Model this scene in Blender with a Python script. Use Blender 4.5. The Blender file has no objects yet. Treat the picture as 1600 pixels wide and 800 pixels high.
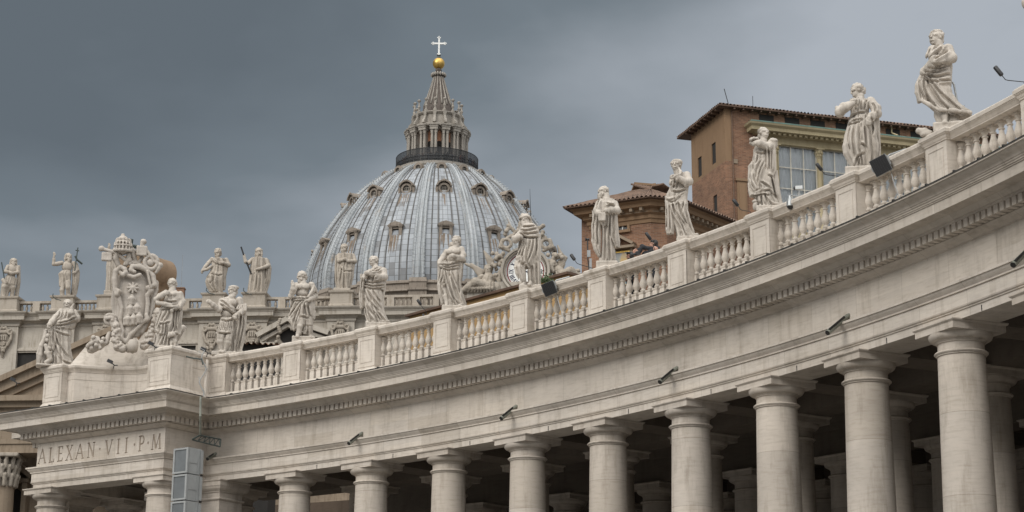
import bpy, bmesh, math, random
import numpy as np
from mathutils import Vector, Matrix, noise as mnoise

sc = bpy.context.scene
PI = math.pi
R = math.radians
# ------------------------------------------------------------------ camera
F_PX, PITCH, ROLL, EYE = 2980.2655, 0.2621, 0.0058, 1.7
cam = bpy.data.cameras.new('camera'); camo = bpy.data.objects.new('camera', cam)
sc.collection.objects.link(camo); sc.camera = camo
cp_, sp_ = math.cos(PITCH), math.sin(PITCH)
fwd = Vector((0, cp_, sp_)); rt0 = Vector((1, 0, 0)); up0 = rt0.cross(fwd)
rt = rt0*math.cos(ROLL) + up0*math.sin(ROLL); upv = -rt0*math.sin(ROLL) + up0*math.cos(ROLL)
camo.matrix_world = Matrix(((rt.x, upv.x, -fwd.x, 0), (rt.y, upv.y, -fwd.y, 0), (rt.z, upv.z, -fwd.z, EYE), (0, 0, 0, 1)))
cam.sensor_width = 36; cam.lens = F_PX/1600*36; cam.clip_start = .5; cam.clip_end = 6000
sc.render.resolution_x, sc.render.resolution_y = 1024, 512
# ------------------------------------------------------------------ light
SUN_EL, SUN_AZ = R(32), R(226)          # azimuth from +Y clockwise: behind the viewer, to the left
w = bpy.data.worlds.new('World'); sc.world = w; w.use_nodes = True
nt = w.node_tree; nt.nodes.clear(); N = nt.nodes.new; L = nt.links.new
out = N('ShaderNodeOutputWorld'); bg = N('ShaderNodeBackground'); bg.inputs[1].default_value = 1.0
sky = N('ShaderNodeTexSky'); sky.sky_type = 'NISHITA'; sky.sun_disc = False
sky.sun_elevation = SUN_EL; sky.sun_rotation = SUN_AZ
tc = N('ShaderNodeTexCoord')
def wmath(op, a, b=None, c=None):
    n = N('ShaderNodeMath'); n.operation = op
    for i, x in enumerate((a, b, c)):
        if x is None: continue
        if isinstance(x, (int, float)): n.inputs[i].default_value = x
        else: L(x, n.inputs[i])
    return n.outputs[0]
sep = N('ShaderNodeSeparateXYZ'); L(tc.outputs['Generated'], sep.inputs[0])
mp = N('ShaderNodeMapping'); mp.inputs['Rotation'].default_value = (R(10), R(24), R(8)); mp.inputs['Scale'].default_value = (1.9, 1.8, 3.8)
mp.inputs['Location'].default_value = (.35, .2, .42)
L(tc.outputs['Generated'], mp.inputs[0])
n1 = N('ShaderNodeTexNoise'); n1.inputs['Scale'].default_value = 1.9; n1.inputs['Detail'].default_value = 6; n1.inputs['Roughness'].default_value = .44; n1.inputs['Distortion'].default_value = .12
L(mp.outputs[0], n1.inputs[0])
# cloud deck: thin and bright to the right of the view and behind it, thick and dark to the upper left
side = wmath('MULTIPLY_ADD', sep.outputs[0], 2.0, 0.0)
high = wmath('MULTIPLY_ADD', sep.outputs[2], -4.2, 1.90)
cl = wmath('MULTIPLY_ADD', n1.outputs[0], 1.7, -.85)
v = wmath('ADD', wmath('ADD', side, high), cl)
ramp = N('ShaderNodeValToRGB'); L(v, ramp.inputs[0])
el = ramp.color_ramp.elements
el[0].position = 0.0; el[0].color = (.125, .150, .172, 1)
el[1].position = .75; el[1].color = (.42, .455, .50, 1)
e = el.new(.30); e.color = (.175, .208, .235, 1)
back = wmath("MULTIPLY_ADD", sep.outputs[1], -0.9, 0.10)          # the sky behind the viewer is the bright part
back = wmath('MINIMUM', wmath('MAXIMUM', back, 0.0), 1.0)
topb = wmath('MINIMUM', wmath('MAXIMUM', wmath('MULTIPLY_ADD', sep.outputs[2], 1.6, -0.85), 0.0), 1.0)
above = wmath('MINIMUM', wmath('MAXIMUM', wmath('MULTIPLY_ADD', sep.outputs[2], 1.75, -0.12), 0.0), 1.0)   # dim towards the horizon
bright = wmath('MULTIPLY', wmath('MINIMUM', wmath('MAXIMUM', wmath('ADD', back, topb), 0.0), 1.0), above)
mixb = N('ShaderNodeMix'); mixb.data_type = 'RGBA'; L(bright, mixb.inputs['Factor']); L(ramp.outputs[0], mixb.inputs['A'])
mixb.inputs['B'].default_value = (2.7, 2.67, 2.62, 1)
sk = N('ShaderNodeMix'); sk.data_type = 'RGBA'; sk.blend_type = 'MULTIPLY'; sk.inputs['Factor'].default_value = 1
L(sky.outputs[0], sk.inputs['A']); sk.inputs['B'].default_value = (.05, .05, .05, 1)
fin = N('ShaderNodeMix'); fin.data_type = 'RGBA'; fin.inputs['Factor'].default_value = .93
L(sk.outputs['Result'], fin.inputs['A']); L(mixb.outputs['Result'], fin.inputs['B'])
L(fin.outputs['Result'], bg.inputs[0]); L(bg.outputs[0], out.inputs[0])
sun = bpy.data.lights.new('sun', 'SUN'); suno = bpy.data.objects.new('sun', sun); sc.collection.objects.link(suno)
sun.energy = 1.5; sun.angle = R(26); sun.color = (1, .965, .91)
sd = Vector((math.sin(SUN_AZ)*math.cos(SUN_EL), math.cos(SUN_AZ)*math.cos(SUN_EL), math.sin(SUN_EL)))
suno.rotation_euler = sd.to_track_quat('Z', 'Y').to_euler(); suno.location = (-40, -60, 90)
sc.view_settings.view_transform = 'Standard'; sc.view_settings.look = 'None'
sc.view_settings.exposure = 0.04; sc.view_settings.gamma = 1; sc.view_settings.use_curve_mapping = False

# ------------------------------------------------------------------ helpers
C = sc.collection
def ray(u, v):
    return fwd + rt*((u-800)/F_PX) - upv*((v-400)/F_PX)
def at(u, v, Y):                       # the point at distance Y seen at (u, v) of the photograph
    d = ray(u, v); return Vector((d.x*Y/d.y, Y, EYE + d.z*Y/d.y))
def ppm(p):                            # photo pixels per metre at a point
    return F_PX/((Vector(p)-Vector((0, 0, EYE))).dot(fwd))
def origin_of(p):
    o = Vector((0, 0, 0))
    while p is not None: o = o + p.location; p = p.parent
    return o
class MB:
    def __init__(s): s.v = []; s.f = []; s.uv = None
    def add(s, vs, fs):
        b = len(s.v); s.v += [tuple(x) for x in vs]; s.f += [tuple(b+i for i in f) for f in fs]; return s
    def box(s, x0, x1, y0, y1, z0, z1, M=None):
        vs = [Vector((x, y, z)) for z in (z0, z1) for y in (y0, y1) for x in (x0, x1)]
        if M is not None: vs = [M @ q for q in vs]
        return s.add(vs, [(0, 2, 3, 1), (4, 5, 7, 6), (0, 1, 5, 4), (2, 6, 7, 3), (0, 4, 6, 2), (1, 3, 7, 5)])
    def hexa(s, p):                    # eight corners, bottom ring then top ring
        return s.add(p, [(3, 2, 1, 0), (4, 5, 6, 7), (0, 1, 5, 4), (1, 2, 6, 5), (2, 3, 7, 6), (3, 0, 4, 7)])
    def lathe(s, prof, seg=32, M=None, a0=0.0, a1=2*PI, caps=True):
        full = abs(a1-a0-2*PI) < 1e-6; n = seg if full else seg+1
        vs = []
        for r, z in prof:
            for k in range(n):
                a = a0+(a1-a0)*k/seg; q = Vector((r*math.cos(a), r*math.sin(a), z)); vs.append(M @ q if M is not None else q)
        fs = []
        for i in range(len(prof)-1):
            for k in range(seg):
                k2 = (k+1) % n; fs.append((i*n+k, i*n+k2, (i+1)*n+k2, (i+1)*n+k))
        if caps and full:
            fs.append(tuple(range(n-1, -1, -1))); fs.append(tuple((len(prof)-1)*n+k for k in range(n)))
        return s.add(vs, fs)
    def stack(s, rows, M=None):        # rectangles (x0,x1,y0,y1,z) joined upwards
        vs = []
        for x0, x1, y0, y1, z in rows:
            for x, y in ((x0, y0), (x1, y0), (x1, y1), (x0, y1)):
                q = Vector((x, y, z)); vs.append(M @ q if M is not None else q)
        fs = [(3, 2, 1, 0)]; m = 4*(len(rows)-1); fs.append((m, m+1, m+2, m+3))
        for i in range(len(rows)-1):
            for k in range(4): a = 4*i+k; b = 4*i+(k+1) % 4; fs.append((a, b, b+4, a+4))
        return s.add(vs, fs)
    def tube(s, pts, r, seg=8, caps=True):
        pts = [Vector(p) for p in pts]; n = len(pts); rs = r if isinstance(r, (list, tuple)) else [r]*n
        vs = []; fs = []; prev = None
        for i, p in enumerate(pts):
            d = (pts[min(i+1, n-1)]-pts[max(i-1, 0)]).normalized()
            a = d.orthogonal().normalized() if prev is None else (prev-d*prev.dot(d)).normalized()
            prev = a; b = d.cross(a)
            for k in range(seg):
                t = 2*PI*k/seg; vs.append(p+(a*math.cos(t)+b*math.sin(t))*rs[i])
        for i in range(n-1):
            for k in range(seg): k2 = (k+1) % seg; fs.append((i*seg+k, i*seg+k2, (i+1)*seg+k2, (i+1)*seg+k))
        if caps: fs.append(tuple(range(seg-1, -1, -1))); fs.append(tuple((n-1)*seg+k for k in range(seg)))
        return s.add(vs, fs)
    def sweep(s, prof, path, side=1, closed_prof=True):   # profile (offset, z) along a plan polyline, mitred; offset to the right of travel * side
        P = [Vector((p[0], p[1])) for p in path]; n = len(P); ms = []
        def nrm(a, b): d = (b-a).normalized(); return Vector((d.y, -d.x))*side
        for i in range(n):
            if i == 0: m = nrm(P[0], P[1])
            elif i == n-1: m = nrm(P[-2], P[-1])
            else: a = nrm(P[i-1], P[i]); b = nrm(P[i], P[i+1]); m = (a+b)/(1+a.dot(b))
            ms.append(m)
        k = len(prof); vs = []
        for p, m in zip(P, ms):
            for o, z in prof: q = p+m*o; vs.append((q.x, q.y, z))
        fs = []; kk = k if closed_prof else k-1
        for i in range(n-1):
            for j in range(kk):
                j2 = (j+1) % k; fs.append((i*k+j, (i+1)*k+j, (i+1)*k+j2, i*k+j2))
        if closed_prof: fs.append(tuple(range(k))); fs.append(tuple((n-1)*k+j for j in range(k-1, -1, -1)))
        return s.add(vs, fs)
    def grid(s, fn, nu, nv):
        vs = [fn(i/nu, j/nv) for j in range(nv+1) for i in range(nu+1)]
        return s.add(vs, [(j*(nu+1)+i, j*(nu+1)+i+1, (j+1)*(nu+1)+i+1, (j+1)*(nu+1)+i) for j in range(nv) for i in range(nu)])
    def build(s, name, mat, parent=None, smooth=False, uv=None, world=True, fix=True):
        o0 = origin_of(parent) if (parent is not None and world) else Vector((0, 0, 0))
        me = bpy.data.meshes.new(name); me.from_pydata([tuple(Vector(q)-o0) for q in s.v], [], s.f)
        if fix:
            bm = bmesh.new(); bm.from_mesh(me); bmesh.ops.recalc_face_normals(bm, faces=bm.faces); bm.to_mesh(me); bm.free()
        if uv is not None:
            l = me.uv_layers.new(name='UVMap')
            for lp in me.loops: l.data[lp.index].uv = uv(Vector(s.v[lp.vertex_index]))
        me.materials.append(mat)
        if smooth:
            me.polygons.foreach_set('use_smooth', [True]*len(me.polygons))
            if smooth is not True: me.set_sharp_from_angle(angle=R(smooth))
        o = bpy.data.objects.new(name, me); C.objects.link(o)
        if parent is not None: o.parent = parent
        return o
def tag(o, label, cat, group=None, kind=None):
    if label: o['label'] = label
    if cat: o['category'] = cat
    if group: o['group'] = group
    if kind: o['kind'] = kind
    return o
def thing(name, loc, label, cat, group=None, rz=0):
    o = bpy.data.objects.new(name, None); C.objects.link(o); o.location = loc; o.rotation_euler = (0, 0, rz)
    o.empty_display_size = .3
    return tag(o, label, cat, group)
def structure(o): o['kind'] = 'structure'; return o
def inst(src, parent, loc, rz=0, name=None):
    o = src.copy(); C.objects.link(o); o.parent = parent; o.location = loc; o.rotation_euler = (0, 0, rz)
    return o

# ------------------------------------------------------------------ materials
def mat(name, build):
    m = bpy.data.materials.new(name); m.use_nodes = True; t = m.node_tree
    build(t, t.nodes['Principled BSDF']); return m
def nd(t, k, **kw):
    n = t.nodes.new(k)
    for a, b in kw.items():
        if hasattr(n, a): setattr(n, a, b)
        else: n.inputs[a.replace('_', ' ')].default_value = b
    return n
def ramp_(t, src, stops):
    r = t.nodes.new('ShaderNodeValToRGB'); t.links.new(src, r.inputs[0]); e = r.color_ramp.elements
    e[0].position, e[0].color = stops[0][0], (*stops[0][1], 1); e[1].position, e[1].color = stops[-1][0], (*stops[-1][1], 1)
    for p, c in stops[1:-1]: q = e.new(p); q.color = (*c, 1)
    return r.outputs[0]
def mixc(t, f, a, b, mode='MIX'):
    n = t.nodes.new('ShaderNodeMix'); n.data_type = 'RGBA'; n.blend_type = mode
    for k, x in (('Factor', f), ('A', a), ('B', b)):
        if isinstance(x, (int, float)): n.inputs[k].default_value = x
        elif isinstance(x, tuple): n.inputs[k].default_value = (*x, 1)
        else: t.links.new(x, n.inputs[k])
    return n.outputs['Result']
def noise_(t, co, scale, detail=4, rough=.55, stretch=None, dist=0.0):
    if stretch:
        m = nd(t, 'ShaderNodeMapping'); m.inputs['Scale'].default_value = stretch; t.links.new(co, m.inputs[0]); co = m.outputs[0]
    n = nd(t, 'ShaderNodeTexNoise'); n.inputs['Scale'].default_value = scale; n.inputs['Detail'].default_value = detail; n.inputs['Roughness'].default_value = rough; n.inputs['Distortion'].default_value = dist
    t.links.new(co, n.inputs[0]); return n.outputs[0]
def bump_(t, p, h, s, d=.02):
    b = nd(t, 'ShaderNodeBump'); b.inputs['Strength'].default_value = s; b.inputs['Distance'].default_value = d
    t.links.new(h, b.inputs['Height']); t.links.new(b.outputs[0], p.inputs['Normal'])
def stone(name, col, dirt=(.6, .57, .53), dirt_amt=.5, grain=1.0, rough=.8, streak=1.0, joint=None, pos='Position', blotch=.55, bed=.8):
    def f(t, p):
        blk = None
        if pos == 'Position': co = nd(t, 'ShaderNodeNewGeometry').outputs['Position']
        else: co = nd(t, 'ShaderNodeTexCoord').outputs['Object']
        def mth(op, *xs):
            n = nd(t, 'ShaderNodeMath'); n.operation = op
            for i, x in enumerate(xs):
                if isinstance(x, (int, float)): n.inputs[i].default_value = x
                else: t.links.new(x, n.inputs[i])
            return n.outputs[0]
        if joint:
            sp = nd(t, 'ShaderNodeSeparateXYZ'); t.links.new(co, sp.inputs[0])
            if joint == 'arc':
                ang = mth('ARCTAN2', mth('ADD', sp.outputs[0], 51.1426), mth('ADD', sp.outputs[1], -21.7563)); ux = mth('MULTIPLY', ang, 67.4/2.08); uz = mth('MULTIPLY', mth('ADD', sp.outputs[2], -12.83), 1.075)
                ux = mth('ADD', ux, mth('MULTIPLY', mth('FLOOR', uz), .43)); jf = mth('LESS_THAN', mth('ABSOLUTE', mth('SUBTRACT', mth('FRACT', ux), .5)), .0035)
            else:
                oi = nd(t, 'ShaderNodeObjectInfo'); ux = mth('MULTIPLY', oi.outputs['Random'], 97.0); uz = mth('ADD', mth('MULTIPLY', sp.outputs[2], .47), mth('MULTIPLY', oi.outputs['Random'], 7.0)); jf = mth('LESS_THAN', mth('ABSOLUTE', mth('SUBTRACT', mth('FRACT', uz), .5)), .0035)
            cb = nd(t, 'ShaderNodeCombineXYZ'); t.links.new(mth('FLOOR', mth('ADD', ux, .5)), cb.inputs[0]); t.links.new(mth('FLOOR', mth('ADD', uz, .5)), cb.inputs[1])
            wn = nd(t, 'ShaderNodeTexWhiteNoise'); wn.noise_dimensions = '2D'; t.links.new(cb.outputs[0], wn.inputs['Vector'])
            blk = mixc(t, mth('MULTIPLY', jf, .55), ramp_(t, wn.outputs['Value'], [(0, (.88, .865, .84)), (.5, (1, 1, 1)), (1, (1.07, 1.06, 1.04))]), (.45, .42, .38))
        a = noise_(t, co, blotch, 5, .6, dist=.4)
        c1 = ramp_(t, a, [(.28, tuple(x*.86 for x in col)), (.52, col), (.75, tuple(min(1, x*1.10) for x in col))])
        if blk is not None: c1 = mixc(t, 1.0, c1, blk, 'MULTIPLY')
        s = noise_(t, co, 2.2, 6, .62, (1, 1, 7))              # travertine bedding
        c2 = mixc(t, 1.0, c1, ramp_(t, s, [(.3, (1-.16*bed, 1-.18*bed, 1-.21*bed)), (.5, (1, 1, 1)), (.75, (1+.06*bed, 1+.05*bed, 1+.03*bed))]), 'MULTIPLY')
        d = noise_(t, co, 1.3, 7, .7, (2.2, 2.2, .35))          # rain streaks
        df = ramp_(t, d, [(.50, (0, 0, 0)), (.72, (dirt_amt*streak,)*3)])
        c3 = mixc(t, df, c2, mixc(t, 1.0, c2, dirt, 'MULTIPLY'))
        pit = noise_(t, co, 26, 3, .7, (1, 1, 2.4))
        c4 = mixc(t, ramp_(t, pit, [(.64, (0, 0, 0)), (.74, (.55,)*3)]), c3, mixc(t, 1.0, c3, (.62, .58, .52), 'MULTIPLY'))
        t.links.new(c4, p.inputs['Base Color']); p.inputs['Roughness'].default_value = rough
        p.inputs['Specular IOR Level'].default_value = .25
        fine = noise_(t, co, 38, 5, .7)
        bump_(t, p, mixc(t, .5, fine, s), .35*grain, .02)
    return mat(name, f)
def plain(name, col, rough=.6, metal=0.0, var=.12, scale=3.0, bump=.0):
    def f(t, p):
        co = nd(t, 'ShaderNodeNewGeometry').outputs['Position']
        a = noise_(t, co, scale, 5, .6)
        c = ramp_(t, a, [(.3, tuple(max(0, x*(1-var)) for x in col)), (.7, tuple(min(1, x*(1+var)) for x in col))])
        t.links.new(c, p.inputs['Base Color']); p.inputs['Roughness'].default_value = rough; p.inputs['Metallic'].default_value = metal
        if bump: bump_(t, p, noise_(t, co, scale*8, 4), bump)
    return mat(name, f)
M_ = {}
M_['trav'] = stone('travertine', (.545, .495, .437), dirt=(.58, .55, .51), dirt_amt=.6, joint='arc')
M_['travc'] = stone('column_travertine', (.50, .45, .395), dirt=(.52, .49, .45), dirt_amt=.7, streak=.9, joint='drum')
M_['letter'] = stone('brown_letter_cuts', (.36, .305, .25), dirt_amt=.3)  # faces of the letter cuts, darker and browner than the frieze
M_['bal'] = stone('balustrade_travertine', (.53, .482, .425), dirt=(.5, .47, .43), dirt_amt=.75)
M_['in'] = stone('shade_dark_travertine', (.16, .135, .11), dirt_amt=.5)  # same stone darkened for ceilings: the interior's deep shade put into the colour
M_['statue'] = stone('statue_travertine', (.465, .422, .37), dirt=(.40, .385, .36), dirt_amt=.85, grain=.6, pos='Object', blotch=1.6, bed=.2)
M_['statue_old'] = stone('weathered_statue_stone', (.40, .355, .30), dirt=(.45, .42, .38), dirt_amt=.9, grain=.5, pos='Object', blotch=.9, bed=.3)
M_['arms'] = stone('arms_travertine', (.44, .40, .355), dirt=(.5, .46, .4), dirt_amt=.8, grain=.6, blotch=.9)
M_['fac'] = stone('facade_travertine', (.40, .365, .315), dirt=(.5, .46, .4), dirt_amt=.8, grain=.4, blotch=.16)
M_['facbal'] = stone('facade_balustrade_stone', (.36, .32, .27), dirt=(.5, .46, .4), dirt_amt=.8, grain=.4, blotch=.25)
M_['facochre'] = stone('facade_ochre_stone', (.25, .198, .145), dirt=(.5, .45, .4), dirt_amt=.8, grain=.4, blotch=.3)
M_['carve'] = stone('carved_weathered_stone', (.34, .30, .25), dirt=(.4, .37, .33), dirt_amt=.9, grain=.4, blotch=.5)
M_['lant'] = stone('lantern_stone', (.31, .285, .25), dirt=(.42, .38, .34), dirt_amt=.9, grain=.3, blotch=.3)
M_['lantpink'] = stone('lantern_red_plaster', (.40, .20, .12), dirt_amt=.6, grain=.3, blotch=.3)
M_['brownstone'] = stone('buttress_plaster', (.235, .165, .108), dirt=(.55, .5, .45), dirt_amt=.8, grain=.7, blotch=.5)
M_['black'] = plain('black_paint', (.012, .012, .013), .45)
M_['dark'] = plain('dark_void', (.02, .018, .016), .9)
M_['lead'] = plain('lead_flashing', (.035, .033, .03), .7)
M_['grey'] = plain('grey_metal', (.30, .31, .31), .4, .6)
M_['pipe'] = plain('verdigris_pipe', (.23, .24, .205), .6, .2, var=.3, scale=2)
M_['steel'] = plain('galvanised_steel', (.32, .33, .33), .5, .5)
M_['white'] = plain('white_panel', (.28, .288, .284), .45)
M_['mesh'] = plain('speaker_grille', (.12, .13, .135), .7, var=.2, scale=1.5)
M_['gold'] = plain('gilded_bronze', (.55, .36, .10), .38, .85, var=.25, scale=1.2)
M_['bronze'] = plain('green_bronze', (.05, .062, .056), .6, .3)
M_['whitep'] = plain('white_paint', (.75, .75, .72), .5)
M_['red'] = plain('red_paint', (.22, .035, .03), .6)
M_['blue'] = plain('dark_blue_paint', (.02, .025, .06), .6)
def pave(t, p):
    co = nd(t, 'ShaderNodeNewGeometry').outputs['Position']
    v = nd(t, 'ShaderNodeTexVoronoi'); v.inputs['Scale'].default_value = 8; t.links.new(co, v.inputs[0])
    c = mixc(t, .15, ramp_(t, noise_(t, co, .6, 5), [(.3, (.11, .105, .10)), (.7, (.17, .162, .15))]), v.outputs['Distance'], 'MULTIPLY')
    t.links.new(c, p.inputs['Base Color']); p.inputs['Roughness'].default_value = .8
    bump_(t, p, v.outputs['Distance'], .5)
M_['pave'] = mat('cobble_paving', pave)

g = MB().grid(lambda a, b: ((a-.5)*5000, (b-.5)*5000, 0.0), 8, 8).build('ground', M_['pave']); structure(g)
# ================================================================== the colonnade
CX, CY, R0, A0, DA = -51.1426, 21.7563, 67.412, .6751, .0618
def pol(dr, i, z=0.0):
    a = A0+DA*i; return Vector((CX+(R0+dr)*math.sin(a), CY+(R0+dr)*math.cos(a), z))
def frame_at(i, dr=0.0, z=0.0):        # local +x to the right along the arc, +y outwards (away from the square)
    a = A0+DA*i; p = pol(dr, i, z)
    return Matrix.Translation(p) @ Matrix.Rotation(-a, 4, 'Z')
def arc(i0, i1, dr=0.0, n=10):
    k = max(2, int(abs(i1-i0)*n)); return [pol(dr, i0+(i1-i0)*j/k).xy for j in range(k+1)]
ENT = [(1.40, 12.83), (.24, 12.83), (.24, 13.045), (.205, 13.05), (.205, 13.075), (.165, 13.10), (.15, 13.135), (.175, 13.14), (.175, 13.50), (.13, 13.503), (.13, 13.54),
       (.115, 13.56), (.07, 13.60), (.03, 13.65), (.02, 13.68), (-.015, 13.683), (-.015, 13.745), (.28, 13.755), (.30, 13.77), (.30, 14.76), (.265, 14.763), (.265, 14.785), (.245, 14.80),
       (.20, 14.82), (.13, 14.85), (.07, 14.89), (.04, 14.915), (.03, 14.92), (.17, 14.925), (.17, 15.145), (-.275, 15.15), (-.275, 15.215), (-.31, 15.22), (-.33, 15.25), (-.385, 15.285),
       (-.43, 15.335), (-.84, 15.345), (-.845, 15.31), (-.87, 15.31), (-.87, 15.565), (-.905, 15.57), (-.905, 15.60), (-.935, 15.605), (-.935, 15.64), (-.965, 15.655), (-.975, 15.695), (-1.0, 15.70), (-1.005, 15.725),
       (-1.04, 15.765), (-1.11, 15.80), (-1.175, 15.83), (-1.205, 15.865), (-1.25, 15.868), (-1.25, 15.915), (1.40, 16.02)]
ENTO = [(.30-a, z) for a, z in ENT]                 # offsets from the frieze face, towards the square
col = thing('colonnade', pol(.8, 4), 'long curved travertine colonnade with thick columns, dentilled cornice and balustrade', 'colonnade')
I0, I1 = -1.45, 11.5
MB().sweep(ENTO, arc(I0, I1, .30, 14), 1).build('entablature', M_['trav'], col, smooth=32)
m = MB(); nd_ = 16
for k in range(int(I0*nd_), int(I1*nd_)):
    m.box(-.084, .084, 0.004, .43, 14.932, 15.148, frame_at((k+.5)/nd_, -.255))
    m.box(-.06, .06, 0.30, .43, 14.934, 15.05, frame_at((k+1)/nd_, -.255))
m.build('dentil_course', M_['trav'], col)
m = MB(); m.sweep([(1.555, 15.917), (1.568, 15.905), (1.568, 15.94), (1.25, 15.955)], arc(I0, I1, .30, 14), 1)
for k in range(int(I0*3), int(I1*3)):
    m.box(-.03, .03, -.04, .10, 15.93, 15.975, frame_at((k+.3*math.sin(k*7.1))/3.0, -1.24))
m.build('lead_flashing', M_['lead'], col)
for i in range(0, 11):
    MB().box(-.014, .014, -.012, .02, 12.84, 12.99, frame_at(i+.42, .243)).build('iron_tie', M_['black'], col)
# columns
def column_meshes():
    sh = MB(); P = []
    for k in range(15):
        t = k/14; P.append((.725-.115*t**1.7, .75+t*(12.02-.75)))
    sh.lathe([(.95, .0), (.95, .25), (.93, .3), (.97, .38), (.93, .48), (.80, .52), (.78, .6), (.75, .66)]+P, 40)
    a = sh.build('column', M_['travc'], None, smooth=40)
    cpm = MB(); ring = [(.60, 12.02), (.612, 12.035), (.645, 12.04), (.645, 12.062)]+[(.655+.042*math.sin(PI*k/6), 12.065+.085*k/6) for k in range(7)]+[(.60, 12.155), (.597, 12.36),
        (.635, 12.365), (.635, 12.395), (.665, 12.40), (.665, 12.428)]+[(.70+.135*math.sin(PI/2*k/7), 12.43+.165*(1-math.cos(PI/2*k/7))) for k in range(8)]+[(.80, 12.599)]
    cpm.lathe(ring, 40)
    h = .8265
    cpm.stack([(-h, h, -h, h, 12.60), (-h, h, -h, h, 12.765), (-h-.03, h+.03, -h-.03, h+.03, 12.785), (-h-.055, h+.055, -h-.055, h+.055, 12.81), (-h-.055, h+.055, -h-.055, h+.055, 12.842)])
    b = cpm.build('capital', M_['travc'], a, smooth=35)
    return a, b
def pier_meshes():
    h = .66
    a = MB().stack([(-.85, .85, -.85, .85, 0), (-.85, .85, -.85, .85, .5), (-h-.03, h+.03, -h-.03, h+.03, .6), (-h, h, -h, h, .7), (-h, h, -h, h, 12.02)]).build('pilaster', M_['travc'])
    r = [(h, 12.02), (h+.06, 12.05), (h+.085, 12.08), (h+.085, 12.11), (h+.06, 12.14), (h, 12.155), (h, 12.36), (h+.05, 12.365), (h+.05, 12.41), (h+.10, 12.43), (h+.17, 12.50), (h+.20, 12.60), (h+.22, 12.60), (h+.22, 12.765), (h+.27, 12.80), (h+.27, 12.842)]
    b = MB().stack([(-q, q, -q, q, z) for q, z in r]).build('capital', M_['travc'], a)
    return a, b
c0, k0 = column_meshes(); q0, s0 = pier_meshes()
ROWS = (.8165, 5.15, 12.3, 16.6)
first = {'c': True, 'q': True}
def put(kind, parent, p, rz):
    a, b = (c0, k0) if kind == 'c' else (q0, s0)
    loc = Vector(p)-origin_of(parent)
    if first[kind]:
        first[kind] = False; a.parent = parent; a.location = loc; a.rotation_euler = (0, 0, rz); return a
    o = inst(a, parent, loc, rz); inst(b, o, (0, 0, 0)); return o
for ri, dr in enumerate(ROWS):
    for i in range(0 if ri else -1, 12):
        kind = 'q' if (i == -1) else 'c'
        put(kind, col, pol(dr, i), -(A0+DA*i))
# ceiling: ring beams, radial beams, coffered slabs and the barrel vault of the middle aisle
m = MB()
for dr in ROWS[1:]:
    m.sweep([(-.6, 12.83), (.6, 12.83), (.6, 13.5), (-.6, 13.5)], arc(I0, I1, dr, 6), 1)
for i in range(-1, 12):
    for a, b in ((ROWS[0], ROWS[1]), (ROWS[2], ROWS[3])):
        m.box(-.6, .6, a+.585-.8165+.8165, b-.603, 12.834, 13.5, frame_at(i, 0))
        m.box(-.66, .66, a+.585, b-.603, 13.3, 13.497, frame_at(i, 0))
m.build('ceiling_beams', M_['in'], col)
m = MB()
m.sweep([(1.0, 13.5), (-5.0, 13.5), (-5.0, 13.8), (1.0, 13.8)], arc(I0, I1, .95+.3, 6), 1)
m.sweep([(.6, 13.5), (-5.2, 13.5), (-5.2, 13.8), (.6, 13.8)], arc(I0, I1, ROWS[2], 6), 1)
vb = [(-(ROWS[1]+.55+(ROWS[2]-ROWS[1]-1.1)*(1-math.cos(PI*k/12))/2), 13.5+2.2*math.sin(PI*k/12)) for k in range(13)]
vt = [(-(ROWS[1]+.55+(ROWS[2]-ROWS[1]-1.1)*(1-math.cos(PI*k/12))/2), 13.8+2.1*math.sin(PI*k/12)) for k in range(12, -1, -1)]
m.sweep(vb+vt, arc(I0, I1, 0, 6), 1)
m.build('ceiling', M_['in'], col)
MB().sweep([(1.6-3, 15.96), (-22.5, 15.96), (-22.5, 16.06), (1.6-3, 16.06)], arc(I0, I1, 0, 6), 1).build('terrace_roof', M_['bal'], col)  # rear stretch added up to the back wall, shuts daylight out of the gap
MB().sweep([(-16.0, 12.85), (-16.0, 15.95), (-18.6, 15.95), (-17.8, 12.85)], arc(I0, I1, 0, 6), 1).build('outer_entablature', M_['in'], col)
# pedestals and balustrade
PR, PW, PD = .381, .4725, .86
CAP = [(0, 17.785), (.03, 17.79), (.03, 17.815), (.055, 17.845), (.075, 17.90), (.115, 17.935), (.115, 17.955), (.135, 17.96), (.14, 18.05), (.115, 18.065), (.095, 18.10), (.06, 18.115)]
def pedestal_mesh(pw, pd):
    m = MB()
    rows = [(.10, 15.98), (.10, 16.36), (.075, 16.38), (.055, 16.42), (.02, 16.47), (0, 16.50)]+CAP
    m.stack([(-pw-o, pw+o, -o, pd+o, z) for o, z in rows])
    t = .016; a, b, z0, z1 = -pw+.0, pw-.0, 16.56, 17.74
    def fr(x0, x1, zz0, zz1): m.box(x0, x1, -t, .02, zz0, zz1)
    fr(a, a+.13, z0, z1); fr(b-.13, b, z0, z1); fr(a+.13, b-.13, z0, z0+.13); fr(a+.13, b-.13, z1-.13, z1)
    fr(a+.17, b-.17, z0+.17, z1-.17)
    return m
pm = pedestal_mesh(PW, PD).build('pedestal', M_['bal'], None)
bl = [(.055, -.02), (.085, 0), (.10, .03), (.10, .06), (.07, .085), (.062, .11), (.075, .14), (.105, .19), (.126, .27), (.122, .33), (.10, .41), (.075, .50), (.06, .585), (.058, .61), (.085, .625), (.085, .655), (.062, .67), (.06, .70), (.085, .745), (.10, .775), (.10, .80)]
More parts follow.
